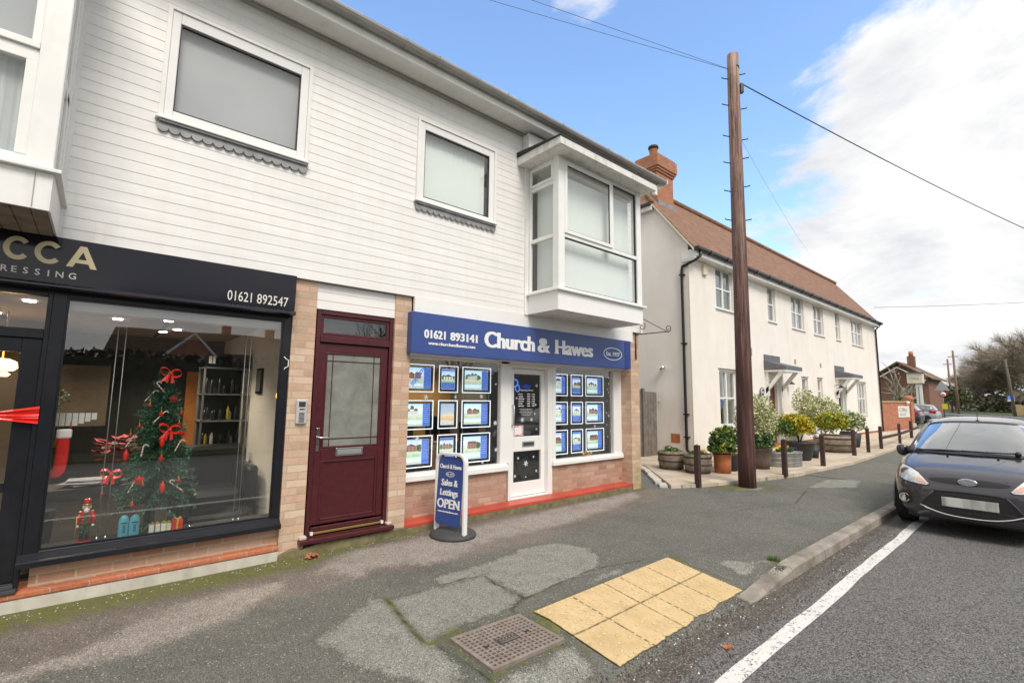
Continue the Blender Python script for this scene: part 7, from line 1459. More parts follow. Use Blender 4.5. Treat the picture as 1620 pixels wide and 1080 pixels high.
def tree_winter(name, loc, H, seed, lab, grp, dens=1.0, ivy=0.0, bark='bark', twigs='twigs', rz=0, levels=4, spread=1.0):
    tr, tw, iv = tree_mesh(seed, H, dens, ivy, levels, spread); t = local_thing(name, lab, 'tree', loc, grp, rz); build('trunk', tr, bark, t); build('crown', tw, twigs, t)
    if iv.v: build('ivy', iv, 'leaf_ivy', t)
    return t
# ------------------------------------------------------------------ cars
simple('car_black_trim', (.012, .012, .013), .45, var=.1); simple('car_seat', (.05, .052, .055), .8, var=.1); simple('tail_red', (.55, .01, .02), .2, var=.1, coat=.5); simple('indicator_amber', (.80, .50, .38), .25, var=.1); simple('car_silver', (.42, .43, .45), .3, metal=.6, var=.03, coat=.6); simple('tyre', (.018, .018, .019), .85, var=.2); simple('emblem_blue', (.40, .42, .50), .2, metal=.6, var=.1); simple('car_grey_paint', (.035, .038, .045), .3, metal=.4, var=.05, coat=1)
def bake(o):
    dg = bpy.context.evaluated_depsgraph_get(); me = bpy.data.meshes.new_from_object(o.evaluated_get(dg)); return me
def car(name, label, loc, rz, paint, grp=None, detail=True, est=False):
    T = local_thing(name, label, 'car', loc, grp, rz); Lc = 3.95
    #            x     w    ztop  zbot
    ST = [(0.00, .43, .585, .30), (.012, .53, .66, .265), (.045, .60, .735, .235), (.10, .665, .785, .21), (.20, .725, .832, .19), (.34, .775, .878, .185), (.50, .815, .918, .18), (.68, .84, .960, .18), (.86, .85, 1.0, .18), (1.08, .853, 1.02, .18), (1.5, .855, 1.02, .18), (2.1, .858, 1.025, .18), (2.8, .855, 1.04, .19), (3.3, .84, 1.05, .20), (3.6, .81, 1.04, .22), (3.8, .76, 1.0, .25), (3.9, .68, .92, .30), (3.95, .55, .80, .38)]
    PR = [(0, 0), (.30, -.004), (.58, -.016), (.76, -.034), (.885, -.075), (.955, -.155), (1.0, None), (.992, .48), (.965, .36), (.92, .25)]
    m = MB(); n = None
    for (x, w, zt, zb) in ST:
        ring = []
        for j, (f, dz) in enumerate(PR):
            if j <= 5: z = zt + dz * min(1, .35 + x * .8 if x < 1 else 1) if j < 5 else zt - .155 * min(1, .5 + x)
            elif j == 6: z = max(zb + .2, min(.62, zt - .22 * min(1, .5 + x)))
            else: z = zb + (.62 - zb) * ((dz - .18) / .44) * min(1, (zt - zb) / .75)
            ring.append((f * w, z))
        ring += [(.82 * w, zb), (.4 * w, zb - .005), (0, zb - .005)]
        full = [(x, y, z) for y, z in ring] + [(x, -y, z) for y, z in reversed(ring[1:-1])]; n = len(full); m.v += full
    k = len(ST)
    for i in range(k - 1):
        for j in range(n): m.f.append((i * n + j, i * n + (j + 1) % n, (i + 1) * n + (j + 1) % n, (i + 1) * n + j))
    m.f += [tuple(reversed(range(n))), tuple(range((k - 1) * n, k * n))]; m.mi = [0] * len(m.f); m.sm = [True] * len(m.f)
    tmp = build('tmp', m, paint); s = tmp.modifiers.new('s', 'SUBSURF'); s.levels = 2; s.render_levels = 2
    me0 = bake(tmp); bv = BVHTree.FromPolygons([v.co.copy() for v in me0.vertices], [tuple(p.vertices) for p in me0.polygons])
    # wheel arches cut out
    cut = []
    for wx in (.83, 3.32):
        for sy in (-1, 1):
            c = MB(); c.lathe((0, 0, 0), [(.345, 0), (.345, .30)], 32); c.v = [(wx + v[0], sy * .93 - sy * v[2], .295 + v[1]) for v in c.v]; co = build('cut', c, paint); bpy.context.view_layer.update()
            bm = bmesh.new(); bm.from_mesh(co.data); bmesh.ops.recalc_face_normals(bm, faces=bm.faces); bm.to_mesh(co.data); bm.free(); cut.append(co); b = tmp.modifiers.new('b', 'BOOLEAN'); b.operation = 'DIFFERENCE'; b.object = co; b.solver = 'EXACT'
    bpy.context.view_layer.update(); me = bake(tmp); me.polygons.foreach_set('use_smooth', [True] * len(me.polygons))
    for c in cut: bpy.data.objects.remove(c)
    bpy.data.objects.remove(tmp)
    body = bpy.data.objects.new('body', me); col.objects.link(body); body.parent = T; me.materials.clear(); me.materials.append(MATS[paint])
    try: me.set_sharp_from_angle(angle=R_(35))
    except Exception: pass
    def conform(name, poly, off, mat, parent=T, cuts=3, thick=0, mirror=False, face='front'):
        bm = bmesh.new(); vs = [bm.verts.new((0, y, z)) for y, z in poly]; f = bm.faces.new(vs); bmesh.ops.triangulate(bm, faces=bm.faces)
        for _ in range(cuts): bmesh.ops.subdivide_edges(bm, edges=[e for e in bm.edges if e.calc_length() > .03], cuts=1, use_grid_fill=False); bmesh.ops.triangulate(bm, faces=bm.faces)
        for v in bm.verts:
            if face == 'front': o_, d_ = Vector((-1, v.co.y, v.co.z)), Vector((1, 0, 0))
            else: o_, d_ = Vector((5, v.co.y, v.co.z)), Vector((-1, 0, 0))
            h = bv.ray_cast(o_, d_)
            if h[0] is not None: v.co = h[0] - d_ * off
            else: v.co.x = .5 if face == 'front' else 3.6
        M = MB(); bm.verts.index_update(); M.add([v.co for v in bm.verts], [tuple(v.index for v in f.verts) for f in bm.faces]); bm.free(); M.sm = [True] * len(M.f)
        if mirror: M.v = [(a, -b, c) for a, b, c in M.v]; M.f = [tuple(reversed(f)) for f in M.f]
        o = build(name, M, mat, parent)
        if thick: q = o.modifiers.new('t', 'SOLIDIFY'); q.thickness = thick; q.offset = 0
        return o
    # greenhouse
    G = [[(.88, 0, 1.012), (.905, .35, 1.008), (.97, .58, .998), (1.05, .70, .980)], [(1.27, 0, 1.222), (1.29, .33, 1.215), (1.345, .55, 1.195), (1.41, .655, 1.170)], [(1.68, 0, 1.412), (1.695, .30, 1.405), (1.745, .49, 1.380), (1.82, .59, 1.340)],
         [(2.15, 0, 1.482), (2.15, .30, 1.472), (2.15, .48, 1.445), (2.15, .585, 1.40)], [(2.75, 0, 1.485), (2.75, .30, 1.475), (2.75, .48, 1.447), (2.75, .58, 1.395)], [(3.35, 0, 1.435), (3.35, .30, 1.425), (3.35, .46, 1.395), (3.32, .555, 1.35)], [(3.62, 0, 1.375), (3.60, .28, 1.365), (3.57, .42, 1.34), (3.52, .51, 1.30)], [(3.86, 0, 1.05), (3.85, .32, 1.045), (3.80, .56, 1.03), (3.72, .67, 1.01)]]
    bel = [(1.12, .74, .99), (1.5, .775, 1.01), (1.85, .785, 1.015), (2.15, .79, 1.02), (2.75, .785, 1.035), (3.32, .76, 1.045), (3.55, .73, 1.03), (3.74, .68, 1.0)]
    def sub(P, Q, n): return [tuple(Vector(P).lerp(Vector(Q), i / n)) for i in range(n + 1)]
    def sheet(rows, mat, name, parent=T, thick=.012, lv=2):
        M = MB(); full = [[(x, y, z) for x, y, z in r] for r in rows]; w = len(full[0]); M.v = [p for r in full for p in r]; M.f = [(i * w + j, i * w + j + 1, (i + 1) * w + j + 1, (i + 1) * w + j) for i in range(len(full) - 1) for j in range(w - 1)]; M.mi = [0] * len(M.f); M.sm = [True] * len(M.f)
        o = build(name, M, mat, parent); 
        if lv: s = o.modifiers.new('s', 'SUBSURF'); s.levels = lv; s.render_levels = lv; s.boundary_smooth = 'PRESERVE_CORNERS'
        if thick: q = o.modifiers.new('t', 'SOLIDIFY'); q.thickness = thick; q.offset = 0
        return o
    mir = lambda r: [(x, -y, z) for x, y, z in reversed(r[1:])] + r
    sheet([mir(r) for r in G[0:3]], 'glass_car', 'windscreen', thick=0); rf = sheet([mir(r) for r in G[2:7]], paint, 'roof', thick=.02); sheet([mir(r) for r in G[6:8]], 'glass_car', 'rear_window', thick=0)
    gi = lambda t, i: t
    for sy in (-1, 1):
        S = lambda p: (p[0], sy * p[1], p[2])
        for (i0, i1) in ((1, 3), (3, 5), (5, 6)):
            rows = [[S(G[i][3]), S(bel[i])] for i in range(i0, i1 + 1)]
            if i0 == 1: rows = [[S(G[0][3]), S(bel[0])]] + rows
            sheet(rows, 'glass_car', 'side_window', thick=0, lv=0)
        p = MB(); p.tube([S(G[0][3]), S(G[1][3]), S(G[2][3])], [.035, .032, .035], 8); p.tube([S(G[i][3]) for i in range(2, 8)], [.03] * 6, 8); build('pillar', p, paint, T)
        p = MB(); p.tube([S(G[3][3]), (2.2, sy * .79, 1.02)], .035, 6); build('centre_pillar', p, 'car_black_trim', T); p = MB(); p.tube([S(G[6][3]), S(bel[6])], .07, 8); build('rear_pillar', p, paint, T)
        p = MB(); p.tube([S((a, b + .01, c)) for a, b, c in bel], .012, 6); build('window_trim', p, 'car_black_trim' if not est else 'chrome', T)
    # interior tub, dashboard, seats, wheel
    build('dashboard', MB().xbox(Matrix.Translation((1.22, 0, 1.0)) @ Matrix.Rotation(R_(-8), 4, 'Y'), .55, 1.30, .10), 'car_seat', T, bevel=.03)
    for sy in (-.36, .36):
        st = build('seat_back', MB().xbox(Matrix.Translation((2.15, sy, .92)) @ Matrix.Rotation(R_(12), 4, 'Y'), .12, .46, .62), 'car_seat', T, bevel=.05); build('headrest', MB().xbox(Matrix.Translation((2.22, sy, 1.30)) @ Matrix.Rotation(R_(10), 4, 'Y'), .08, .26, .16), 'car_seat', st, bevel=.03)
    build('rear_seat', MB().box(3.0, 3.12, -.62, .62, .6, 1.15), 'car_seat', T, bevel=.04)
    # steering wheel sits on the car's right, which is the kerb side here: +y
    wm = MB(); wm.tube([(1.48 + .05 * math.sin(a), .36 + .18 * math.cos(a), 1.02 + .17 * math.sin(a)) for a in np.linspace(0, 2 * math.pi, 25)], .014, 6); build('steering_wheel', wm, 'car_black_trim', T)
    build('mirror_inside', MB().box(1.62, 1.65, -.10, .10, 1.30, 1.35), 'car_black_trim', T, bevel=.01)
    # wheels
    for wx in (.83, 3.32):
        for sy in (-1, 1):
            y1 = sy * .845
            def W(mb): mb.v = [(wx + v[0], y1 - sy * v[2], .30 + v[1]) for v in mb.v]; return mb
            wh = build('wheel', W(MB().lathe((0, 0, 0), [(.20, .0), (.285, .0), (.302, .03), (.302, .17), (.285, .2), (.20, .2)], 32)), 'tyre', T); rm = MB(); rm.lathe((0, 0, 0), [(.205, .005), (.195, .03), (.19, .12), (.05, .13)], 32)
            for q in range(7):
                a = q * 2 * math.pi / 7; rm.xbox(Matrix.Rotation(a, 4, 'Z') @ Matrix.Translation((.11, 0, .02)), .17, .035, .02)
            rm.lathe((0, 0, 0), [(.05, .0), (.05, .03)], 14); build('rim', W(rm), 'steel_grey', wh)
            ar = MB(); ar.tube([(wx + .35 * math.cos(a), sy * .835, .295 + .35 * math.sin(a)) for a in np.linspace(-.2, math.pi + .2, 20)], .012, 5); build('arch_lip', ar, paint, T); 
    build('underbody', MB().box(.25, 3.7, -.60, .60, .17, .50), 'car_black_trim', T)
    if est:
        for sy in (-1, 1): o = MB().box(3.45, 3.86, sy * .60, sy * .80, .80, .98); build('tail_lamp', o, 'tail_red', T, bevel=.03)
        return T
    # ---------------- front details
    hl = [(.375, .650), (.43, .715), (.485, .772), (.56, .808), (.64, .832), (.705, .838), (.733, .80), (.742, .755), (.728, .70), (.66, .668), (.55, .648), (.46, .636), (.40, .634)]
    for mi in (False, True):
        q = -1 if mi else 1
        h = conform('headlight', hl, .004, 'headlamp_bowl', mirror=mi, cuts=4); hb = conform('headlight_surround', [(y + (.012 if y > .6 else (-.014 if y < .47 else 0)), z + (.013 if z > .74 else -.013)) for y, z in hl], .002, 'car_black_trim', mirror=mi, cuts=4)
        hit = bv.ray_cast(Vector((-1, .645, .757)), Vector((1, 0, 0)))[0]; L_ = MB(); ly = q * .638; lx = hit.x - .012
        def ringx(mb, cx, cy, cz, r0, r1, d, seg=24):
            t = MB(); t.lathe((0, 0, 0), [(r0, 0), (r0, d), (r1, d), (r1, 0)], seg); mb.add([(cx - v[2], cy + v[0], cz + v[1]) for v in t.v], t.f); return mb
        lens_r = build('lens_ring', ringx(MB(), lx + .06, ly, .757, .062, .050, .035), 'chrome', h); bl = MB().ball((0, 0, 0), .046, 16, 10); bl.v = [(lx + .045 + v[0] * .5, ly + v[1], .757 + v[2]) for v in bl.v]; build('projector_lens', bl, 'glass_strong', h); dk = MB().ball((0, 0, 0), .045, 16, 10); dk.v = [(lx + .055 + v[0] * .4, ly + v[1], .757 + v[2]) for v in dk.v]; build('reflector', dk, 'steel_grey', h)
        conform('indicator', [(.395, .646), (.46, .655), (.505, .69), (.50, .735), (.45, .71), (.41, .675)], .007, 'indicator_amber', h, mirror=mi); conform('lamp_glass', hl, .014, 'glass_lamp', h, mirror=mi, cuts=4)
        hit = bv.ray_cast(Vector((-1, .65, .43)), Vector((1, 0, 0)))[0]; fx = hit.x - .030; fy = q * .645
        f = build('fog_lamp', ringx(MB(), fx + .03, fy, .435, .058, .047, .05), 'chrome', T); fl = MB().ball((0, 0, 0), .045, 14, 8); fl.v = [(fx + .03 + v[0] * .35, fy + v[1], .435 + v[2]) for v in fl.v]; build('fog_lens', fl, 'headlamp_bowl', f); conform('fog_surround', [(.555, .40), (.58, .50), (.66, .52), (.725, .49), (.74, .42), (.70, .365), (.60, .36)], .003, 'car_black_trim', mirror=mi)
        # mirror
        mm = MB(); mm.lathe((1.42, q * .865, .955), [(.02, -.085), (.062, -.06), (.080, -.02), (.082, .03), (.066, .072), (.02, .088)], 16, .62, .92); mo = build('door_mirror', mm, paint, T); build('mirror_arm', MB().tube([(1.44, q * .77, .96), (1.43, q * .84, .92)], .03, 8), 'car_black_trim', mo); build('mirror_face', MB().box(1.472, 1.478, q * .80, q * .93, .90, 1.02), 'chrome', mo)
        hp = conform('bonnet_seam', [(.33, .758), (.36, .752), (.36, .747), (.33, .753)], .002, 'car_black_trim', mirror=mi, cuts=1)
    slot = [(-.385, .722), (-.30, .738), (-.15, .748), (0, .751), (.15, .748), (.30, .738), (.385, .722), (.365, .695), (.28, .680), (.15, .672), (0, .670), (-.15, .672), (-.28, .680), (-.365, .695)]
    conform('upper_grille', slot, .003, 'car_black_trim', cuts=4)
    lip = [(-.33, .690), (0, .677), (.33, .690), (.30, .668), (0, .648), (-.30, .668)]
    gr = [(-.33, .572), (0, .585), (.33, .572), (.40, .49), (.472, .375), (.455, .325), (.30, .292), (0, .278), (-.30, .292), (-.455, .325), (-.472, .375), (-.40, .49)]
    g = conform('lower_grille', gr, .003, 'car_black_trim', cuts=5)
    conform('grille_opening', [(-.40, .395), (.40, .395), (.43, .34), (.28, .312), (0, .300), (-.28, .312), (-.43, .34)], .006, 'dark_slot', g, cuts=4)
    conform('grille_opening', [(-.30, .555), (0, .566), (.30, .555), (.325, .535), (-.325, .535)], .006, 'dark_slot', g, cuts=4)
    def strip(name, pts, r, mat, off, parent=g):
        P = []
        for (y, z) in pts:
            h = bv.ray_cast(Vector((-1, y, z)), Vector((1, 0, 0)))[0]; P.append((h.x - off if h else .1, y, z))
        return build(name, MB().tube(P, r, 6), mat, parent)
    n_ = 24; strip('chrome_strip', [(-.475 + .95 * i / n_, .278 + .10 * (abs(-.475 + .95 * i / n_) / .475) ** 2.6) for i in range(n_ + 1)], .0105, 'chrome', .008)
    for sg in (-1, 1): strip('grille_edge', [(sg * .33, .572), (sg * .40, .49), (sg * .472, .375)], .010, 'grey_plastic', .006)
    strip('grille_edge', [(-.33 + .66 * i / 12, .572 + .013 * (1 - (2 * i / 12 - 1) ** 2)) for i in range(13)], .006, 'car_black_trim', .006)
    for z in (.33, .37): strip('grille_bar', [(-.40 + .8 * i / 12, z) for i in range(13)], .004, 'car_black_trim', .010)
    pl = build('number_plate', MB().box(-.018, -.006, -.26, .26, .395, .508), 'numberplate', T, bevel=.003)
    em = MB(); t = MB().lathe((0, 0, 0), [(1, 0), (1, .012), (.9, .018), (.88, .018)], 32); em.add([(.018 - v[2], v[0] * .094, .712 + v[1] * .044) for v in t.v], t.f); e = build('badge', em, 'chrome', T, smooth=True); em = MB(); t = MB().lathe((0, 0, 0), [(.86, 0), (.86, .006)], 32); em.add([(.0005 - v[2], v[0] * .094, .712 + v[1] * .044) for v in t.v], t.f); build('badge_field', em, 'emblem_blue', e)
    tx = fit_text('Ford', 0, .115, .036, slant=.35, bold=.02, depth=.003); M = Matrix.Translation((-.0085, .057, .695)) @ Matrix.Rotation(R_(-90), 4, 'Z'); build('badge_script', place_text(tx, 0, 0, 0, M=M), 'chrome', e)
    for y in (-.25, .25):
        h = bv.ray_cast(Vector((.72, y, 3)), Vector((0, 0, -1)))[0]; build('washer_jet', MB().box(.70, .735, y - .012, y + .012, h.z, h.z + .012), 'car_black_trim', T, bevel=.003)
    # wipers and scuttle
    sc_ = MB(); rows = []
    for y in np.linspace(-.70, .70, 17): a = abs(y); xx = np.interp(a, [0, .35, .58, .70], [.86, .90, 1.0, 1.10]); zz = np.interp(a, [0, .35, .58, .70], [1.012, 1.008, .995, .975]); rows.append((xx, y, zz))
    vs = []
    for (xx, y, zz) in rows: vs += [(xx - .09, y, zz - .012), (xx + .01, y, zz + .012)]
    sc_.add(vs, [(2 * i, 2 * i + 1, 2 * i + 3, 2 * i + 2) for i in range(16)]); o = build('scuttle', sc_, 'car_black_trim', T); q = o.modifiers.new('t', 'SOLIDIFY'); q.thickness = .01
    build('wiper', MB().tube([(.93, .62, 1.01), (.905, .35, 1.03), (.90, -.05, 1.035)], .011, 6), 'car_black_trim', T); build('wiper', MB().tube([(.90, -.42, 1.04), (.885, -.1, 1.035), (.90, .12, 1.035)], .011, 6), 'car_black_trim', T); build('wiper_pivot', MB().ball((.90, -.43, 1.035), .035, 10, 8), 'car_black_trim', T)
    build('aerial', MB().tube([(1.80, .0, 1.43), (1.83, 0, 1.62)], .004, 6), 'car_black_trim', T); build('aerial_base', MB().ball((1.80, 0, 1.435), .025, 8, 6, sz=.6), 'car_black_trim', T)
    build('front_lip', MB().tube([(.13, .62, .215), (.05, .40, .235), (.025, 0, .245), (.05, -.40, .235), (.13, -.62, .215)], .02, 6), 'car_black_trim', T)
    for s in (-1, 1): build('door_handle', MB().box(2.25, 2.43, s * .855, s * .88, .88, .91), paint, T, bevel=.008)
    return T
car('parked_car', 'shiny black hatchback parked facing the camera at the kerb', (8.35, .955, -.1), R_(.8), 'car_paint')
car('parked_car', 'dark grey car half hidden behind the garden wall, red tail lamp showing', (44.6, 11.0, -.03), R_(-93), 'car_grey_paint', 'cars on the forecourt', est=True)
car('parked_car', 'silver car behind the dark one, beside the post sign', (48.5, 10.6, -.03), R_(-93), 'car_silver', 'cars on the forecourt', est=True)
# ------------------------------------------------------------------ far end of the street
def far():
    # red brick garden wall with pub sign board
    w = thing('brick_wall', 'red brick garden wall with coping beyond the white house', 'wall', (31.1, 6.9, 0)); a = Vector((31.1, 7.0)); b = Vector((37.0, 6.42)); d = (b - a).normalized(); n = Vector((d.y, -d.x))
    def P(s, o, z): q = a + d * s + n * o; return (q.x, q.y, z)
    def blk(mb, s0, s1, o0, o1, z0, z1): v = [P(s0, o0, z0), P(s1, o0, z0), P(s1, o1, z0), P(s0, o1, z0), P(s0, o0, z1), P(s1, o0, z1), P(s1, o1, z1), P(s0, o1, z1)]; mb.add(v, [(0, 1, 2, 3), (4, 7, 6, 5), (0, 4, 5, 1), (1, 5, 6, 2), (2, 6, 7, 3), (3, 7, 4, 0)]); return mb
    L = (b - a).length; build('wall_face', blk(MB(), 0, L - .5, -.11, .11, -.1, 1.55), 'brick_red', w); build('coping', blk(MB(), 0, L - .5, -.15, .15, 1.553, 1.65), 'tan_cloth', w); build('end_pier', blk(MB(), L - .5, L, -.16, .16, -.1, 1.75), 'brick_red', w); q = a + d * (L - .25); build('pier_cap', MB().ball((q.x, q.y, 1.78), .26, 12, 8, sz=.8), 'brick_red', w)
    build('plinth_strip', blk(MB(), L - .5, L + .05, .161, .20, -.1, .35), 'concrete_white', w)
    build('wall_lamp', MB().ball(P(L - 1.2, .22, 1.55), .09, 10, 8), 'white_upvc_clean', w)
    s = thing('wall_sign', 'pale name board fixed to the red brick garden wall', 'sign', P(4.0, .12, .95)); build('board', blk(MB(), L - 2.55, L - .75, .112, .14, .72, 1.36), 'render_sign', s)
    M = Matrix.Translation(P(L - 2.40, .146, 1.06)) @ Matrix.Rotation(math.atan2(d.y, d.x), 4, 'Z'); tx = fit_text('Ollie', 0, 1.25, .22, bold=.03); build('lettering', place_text(tx, 0, 0, 0, M=M), 'letter_grey', s); M = Matrix.Translation(P(L - 2.40, .146, .82)) @ Matrix.Rotation(math.atan2(d.y, d.x), 4, 'Z'); m = MB(); m.box(0, .95, -.003, .003, 0, .05); m.box(0, 1.2, -.003, .003, .10, .14); build('small_lines', place_text(m, 0, 0, 0, M=M), 'letter_grey', s)
    # brown brick gable house beyond
    h = thing('gable_house', 'dark brick house with white edged gable beyond the garden wall', 'house', (72, 13.2, 0)); y0, y1 = 10.7, 15.9; ym = 13.3; m = MB(); m.prism([(y0, -.1), (y1, -.1), (y1, 4.5), (ym, 6.1), (y0, 4.5)], 72, 80, 'x'); build('wall', m, 'brick_brown', h)
    for k, (o, dz) in enumerate(((-.3, 0), (-.9, -.9))): m = MB(); m.tube([(72 + o, y0 - .4 + k * .5, 4.35 + dz * .7 + .3 * k), (72 + o, ym, 6.25 + dz * .7), (72 + o, y1 + .4 - k * .5, 4.35 + dz * .7 + .3 * k)], .08, 4); build('bargeboard', m, 'weathered_board', h)
    m = MB(); m.prism([(y0 - .5, 4.3), (ym, 6.35), (y1 + .5, 4.3), (y1 + .5, 4.15), (ym, 6.15), (y0 - .5, 4.15)], 71.2, 80.5, 'x'); rf = build('roof', m, 'brown_tiles', h); build('chimney', MB().box(74.5, 75.3, 12.2, 12.9, 5.3, 7.1), 'brick_brown', rf); build('chimney_pot', MB().lathe((74.9, 12.55, 7.1), [(.25, 0), (.2, .6)], 10), 'terracotta', rf)
    build('security_light', MB().ball((71.9, ym, 4.9), .12, 8, 6), 'white_upvc_clean', h)
    l = thing('hedge', 'low clipped green hedge beyond the garden wall and parked car', 'hedge', (60, 9.5, 0)); leaves((62, 11.0, .9), (9, 1.2, 1.3), 2600, .35, ['leaf_farhedge', 'leaf_green'], 41, l); build('stem_mass', MB().box(55, 69, 10.6, 11.4, 0, .8), 'leaf_dark', l)
    # birch
    tree_winter('birch_tree', (54, 10.8, 0), 7.0, 5, 'slim pale birch in front of the far brick house, left of the chimney', 'birches by the far house', .15, 0, 'bark_pale', levels=3)
    tree_winter('birch_tree', (60, 11.3, 0), 7.5, 6, 'slim bare birch in front of the far brick house, right of the chimney', 'birches by the far house', .15, 0, 'bark_pale', levels=3)
    # pub post sign and box
    s = thing('post_sign', 'cream box sign on a broad pale post beside the dark estate car', 'sign', (50, 8.1, 0)); build('post', MB().box(49.9, 50.1, 7.85, 8.35 - .12, 0, 3.05), 'render_sign', s); build('post_recess', MB().box(49.88, 49.90, 8.02, 8.08, .8, 2.8), 'galvanised', s); build('sign_box', MB().box(49.7, 50.3, 7.72, 8.72, 3.08, 3.90), 'cream_paint', s, bevel=.03); build('sign_roof', MB().box(49.6, 50.4, 7.65, 8.8, 3.90, 3.97), 'slate_grey', s)
    tx = fit_text('Ollie', 0, .6, .22, bold=.01); M = Matrix.Translation((49.69, 8.55, 3.38)) @ Matrix.Rotation(R_(-90), 4, 'Z'); build('lettering', place_text(tx, 0, 0, 0, M=M), 'letter_grey', s)
    # road signs (back of triangle, round sign)
    s = thing('road_sign', 'grey back of a triangular road sign with a round red rimmed sign below', 'road sign', (62, 8.25, 0)); build('post', MB().tube([(62, 8.25, 0), (62, 8.25, 3.4)], .05, 8), 'galvanised', s); build('triangle_plate', MB().prism([(7.68, 2.72), (8.82, 2.72), (8.25, 3.72)], 61.93, 61.95, 'x'), 'steel_grey', s)
    m = MB(); m.lathe((0, 0, 0), [(.27, 0), (.27, .02)], 20); m.v = [(61.9 - v[2], 8.20 + v[0], 2.35 + v[1]) for v in m.v]; build('red_rim', m, 'red_felt', s); m = MB(); m.lathe((0, 0, 0), [(.20, 0), (.20, .02)], 20); m.v = [(61.875 - v[2], 8.20 + v[0], 2.35 + v[1]) for v in m.v]; build('white_disc', m, 'sign_white', s); m = MB(); m.box(61.85, 61.853, 8.09, 8.17, 2.28, 2.42); m.box(61.85, 61.853, 8.22, 8.30, 2.28, 2.42); build('numerals', m, 'black_plastic', s)
    build('yellow_plate', MB().box(61.9, 61.92, 7.95, 8.35, .95, 1.45), 'petal_yellow', s)
    # poles
    for (x, y, H, lab) in ((105, 12.95, 8.6, 'shorter of two orange brown poles rising behind the road sign'), (92, 10.7, 8.9, 'taller of two orange brown poles rising behind the road sign'), (84, 4.75, 6.9, 'leaning telegraph pole in front of the far trees at the right')):
        t = thing('telegraph_pole', lab, 'telegraph pole', (x, y, 0), 'far telegraph poles'); build('shaft', MB().tube([(x, y, 0), (x - .3, y + (.35 if x < 90 else 0), H)], [.16, .12], 8), 'bark' if x < 90 else 'wood_pole_far', t); build('crossarm', MB().box(x - .35, x - .25, y - .5, y + .6, H - .9, H - .8), 'bark', t)
    s = thing('notice_board', 'small blue and white board by the far leaning pole', 'sign', (88, 5.2, 0)); build('board', MB().box(88, 88.05, 4.9, 5.5, 1.8, 2.45), 'poster_blue', s); build('white_band', MB().box(87.97, 88, 4.9, 5.5, 1.8, 2.0), 'sign_white', s); build('post', MB().box(88.05, 88.15, 5.15, 5.25, 0, 1.8), 'bark', s)
    g = thing('garden_wall', 'buff garden wall at the far right beside the leaning pole', 'wall', (95, 4, 0)); build('wall_face', MB().box(94.8, 95.1, -3, 4.7, -.1, 1.3), 'render_buff', g); build('gate_pier', MB().box(94.6, 95.2, 4.7, 5.3, -.1, 1.4), 'render_buff', g)
    # verge and undergrowth
    m = MB(); pts = []
    for k in range(30): x = 30 + k * 5.5; pts += [(x, road_edge(x) - 5.4, -.05), (x, road_edge(x) - 40, .05)]
    m.add(pts, [(2 * i, 2 * i + 1, 2 * i + 3, 2 * i + 2) for i in range(29)]); m.f = [tuple(reversed(f)) for f in m.f]; struct('grass_verge', m, 'grass')
    m = MB(); pts = []
    for k in range(28): x = 37 + k * 5.5; pts += [(x, road_edge(x) + 2.4 + (4.5 if x < 50 else 2), -.03), (x, road_edge(x) + 50, .0)]
    m.add(pts, [(2 * i, 2 * i + 2, 2 * i + 3, 2 * i + 1) for i in range(27)]); m.f = m.f; struct('grass_verge', m, 'grass')
    m = MB(); m.box(31, 60, 4.3, 9, -.12, -.035); struct('forecourt', m, 'road_asphalt')
    # woodland at the bend: individual trees, two shapes copied
    A = tree_winter('woodland_tree', (0, 0, 0), 15, 31, 'x', 'bare ivy clad trees at the road bend', 4.5, .7, 'bark', 'winter_brush', 0, 4, 1.2); Bt = tree_winter('woodland_tree', (0, 0, 0), 12.5, 37, 'x', 'bare ivy clad trees at the road bend', 4.5, .8, 'bark', 'winter_brush', 0, 4, 1.25)
    spots = [(150, 20.5, .52, 'smallest, at the left end of the wood'), (143, 18.2, .66, 'second from the left end of the wood'), (138, 15.8, .85, 'third from the left, beginning the tall wood'), (130, 13.4, .95, 'behind the pale gap in the wood'), (126, 11.0, 1.05, 'middle of the wood'), (120, 8.6, 1.12, 'right of the middle of the wood'), (116, 6.4, 1.2, 'behind the leaning pole, left side'), (112, 4.2, 1.2, 'behind the leaning pole, right side'), (110, 1.5, 1.2, 'at the right edge of the frame'), (108, -2, 1.2, 'just beyond the frame at the right'), (132, 9.5, 1.2, 'tall one at the back of the wood'), (124, 5.0, 1.25, 'tall one behind the right side of the wood'), (118, 0, 1.2, 'farthest right at the back')]
    used = set()
    for i, (x, y, s_, lab) in enumerate(spots):
        src = (A, Bt)[i % 2]; L_ = 'bare ivy clad woodland tree, ' + lab; y = y - 1.5
        if src.name not in used: used.add(src.name); src.location = (x, y, 0); src.rotation_euler = (0, 0, i); src.scale = (s_,) * 3; src['label'] = L_
        else: copy_tree(src, None, (x, y, 0), i * 1.7, L_, (s_,) * 3)
    u = thing('undergrowth', 'dark scrub and bramble mass at the foot of the wood', 'undergrowth', (120, 8, 0)); o = leaves((126, 4, .5), (9, 13, 3.6), 8000, .55, ['leaf_ivy', 'winter_brush', 'leaf_farhedge'], 44, u, low=-.1); u['kind'] = 'stuff'; o['kind'] = 'stuff'
    t = tree_winter('conifer_scrub', (104, 12.4, 0), 5.0, 71, 'dark evergreen bush behind the road signs', None, .3, 0); leaves_local = leaves((0, 0, 2.6), (2.4, 2.4, 2.0), 1600, .4, ['leaf_farhedge', 'leaf_ivy'], 45, t)
    far_hedge = thing('hedge', 'distant dark hedge line behind the road bend', 'hedge', (170, 20, 0)); leaves((160, 30, 1.2), (6, 22, 3.0), 2500, .9, ['leaf_ivy', 'leaf_farhedge'], 46, far_hedge, low=-.1)
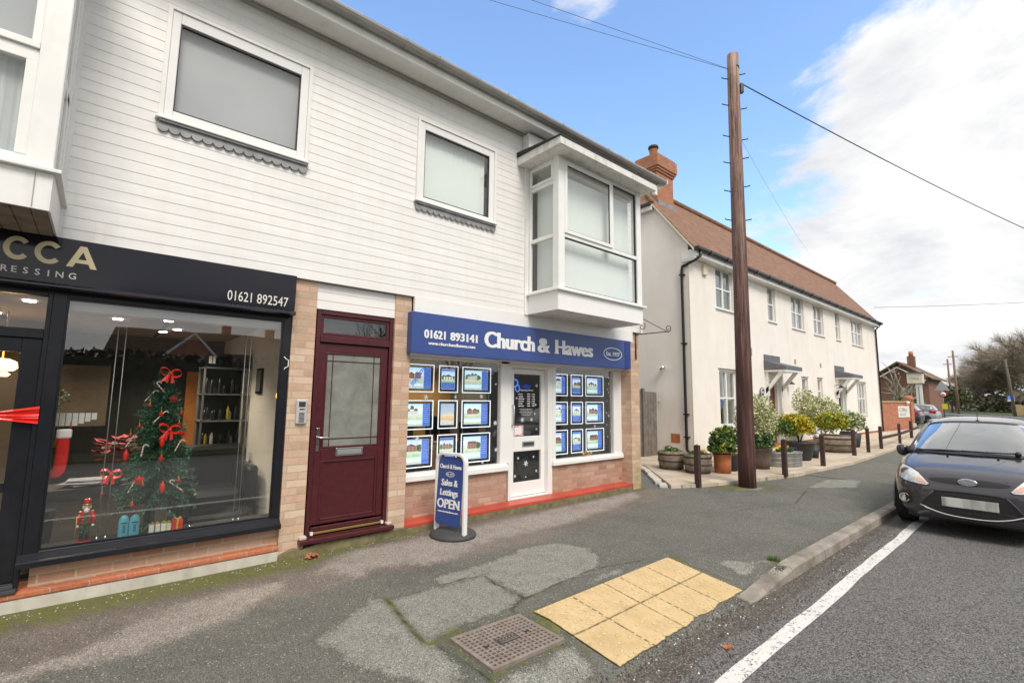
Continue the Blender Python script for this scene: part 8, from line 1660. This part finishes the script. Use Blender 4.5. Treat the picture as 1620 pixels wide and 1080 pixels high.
m_brick('brick_brown', [(.20, .085, .06), (.16, .07, .05), (.24, .105, .075)], mort=(.22, .15, .11), ms=.007)
simple('render_buff', (.45, .33, .17), .8, var=.15); simple('wood_pole_far', (.24, .145, .095), .8, var=.2)
far()
# ------------------------------------------------------------------ across the road behind the camera (seen only in the window reflections)
def opposite():
    h = MB(); r2 = random.Random(21)
    for _ in range(9000):
        x = r2.uniform(-22, 34); z = r2.uniform(0, 2.75) ; y = -7.2 + r2.uniform(-.05, .35) + .15 * mnoise.noise(Vector((x, 0, z))); 
        if r2.random() < .35: z = 2.7 + r2.uniform(-.15, .15) + .12 * mnoise.noise(Vector((x * .8, 3, 0))); y = -7.2 - r2.random() * 1.0
        d = Vector((r2.gauss(0, 1), r2.gauss(0, 1), r2.gauss(0, 1))).normalized() * .12; e = d.orthogonal().normalized() * .07; p = Vector((x, y, z)); h.add([p - d, p + e, p + d, p - e], [(0, 1, 2, 3)])
    t = thing('hedge', 'tall clipped dark hedge across the road', 'hedge', (5, -7.6, 0)); build('foliage', h, 'leaf_hedge', t); build('core', MB().box(-22, 34, -8.2, -7.2, -.1, 2.6), 'leaf_hedge', t)
    b = thing('gabled_house', 'brick house with white trimmed gable across the road', 'house', (4.8, -32, 0))
    build('wall', MB().box(0, 12, -36, -31, -.1, 4.3), 'brick_red', b); m = MB(); m.prism([(0, 4.3), (12, 4.3), (11.5, 6.1), (.5, 6.1)], -36, -31); build('roof', m, 'brown_tiles', b)
    m = MB(); m.prism([(3.4, 4.2), (6.2, 4.2), (4.8, 5.75)], -31, -29.6); build('gable', m, 'brick_red', b); m = MB(); m.tube([(3.2, -29.5, 4.1), (4.8, -29.5, 5.85), (6.4, -29.5, 4.1)], .10, 4); build('bargeboard', m, 'white_board', b)
    for x in (7.3, 10.6): build('chimney', MB().box(x - .3, x + .3, -33.5, -32.8, 5.2, 7.0), 'brick_red', b)
    for k in range(2): tree_winter('bare_tree', (11 + 9 * k, -14 - 5 * k, 0), 8.5, 60 + k, ('bare winter tree across the road, nearer one', 'bare winter tree across the road, farther one')[k], 'winter trees across the road', dens=.6)
opposite()
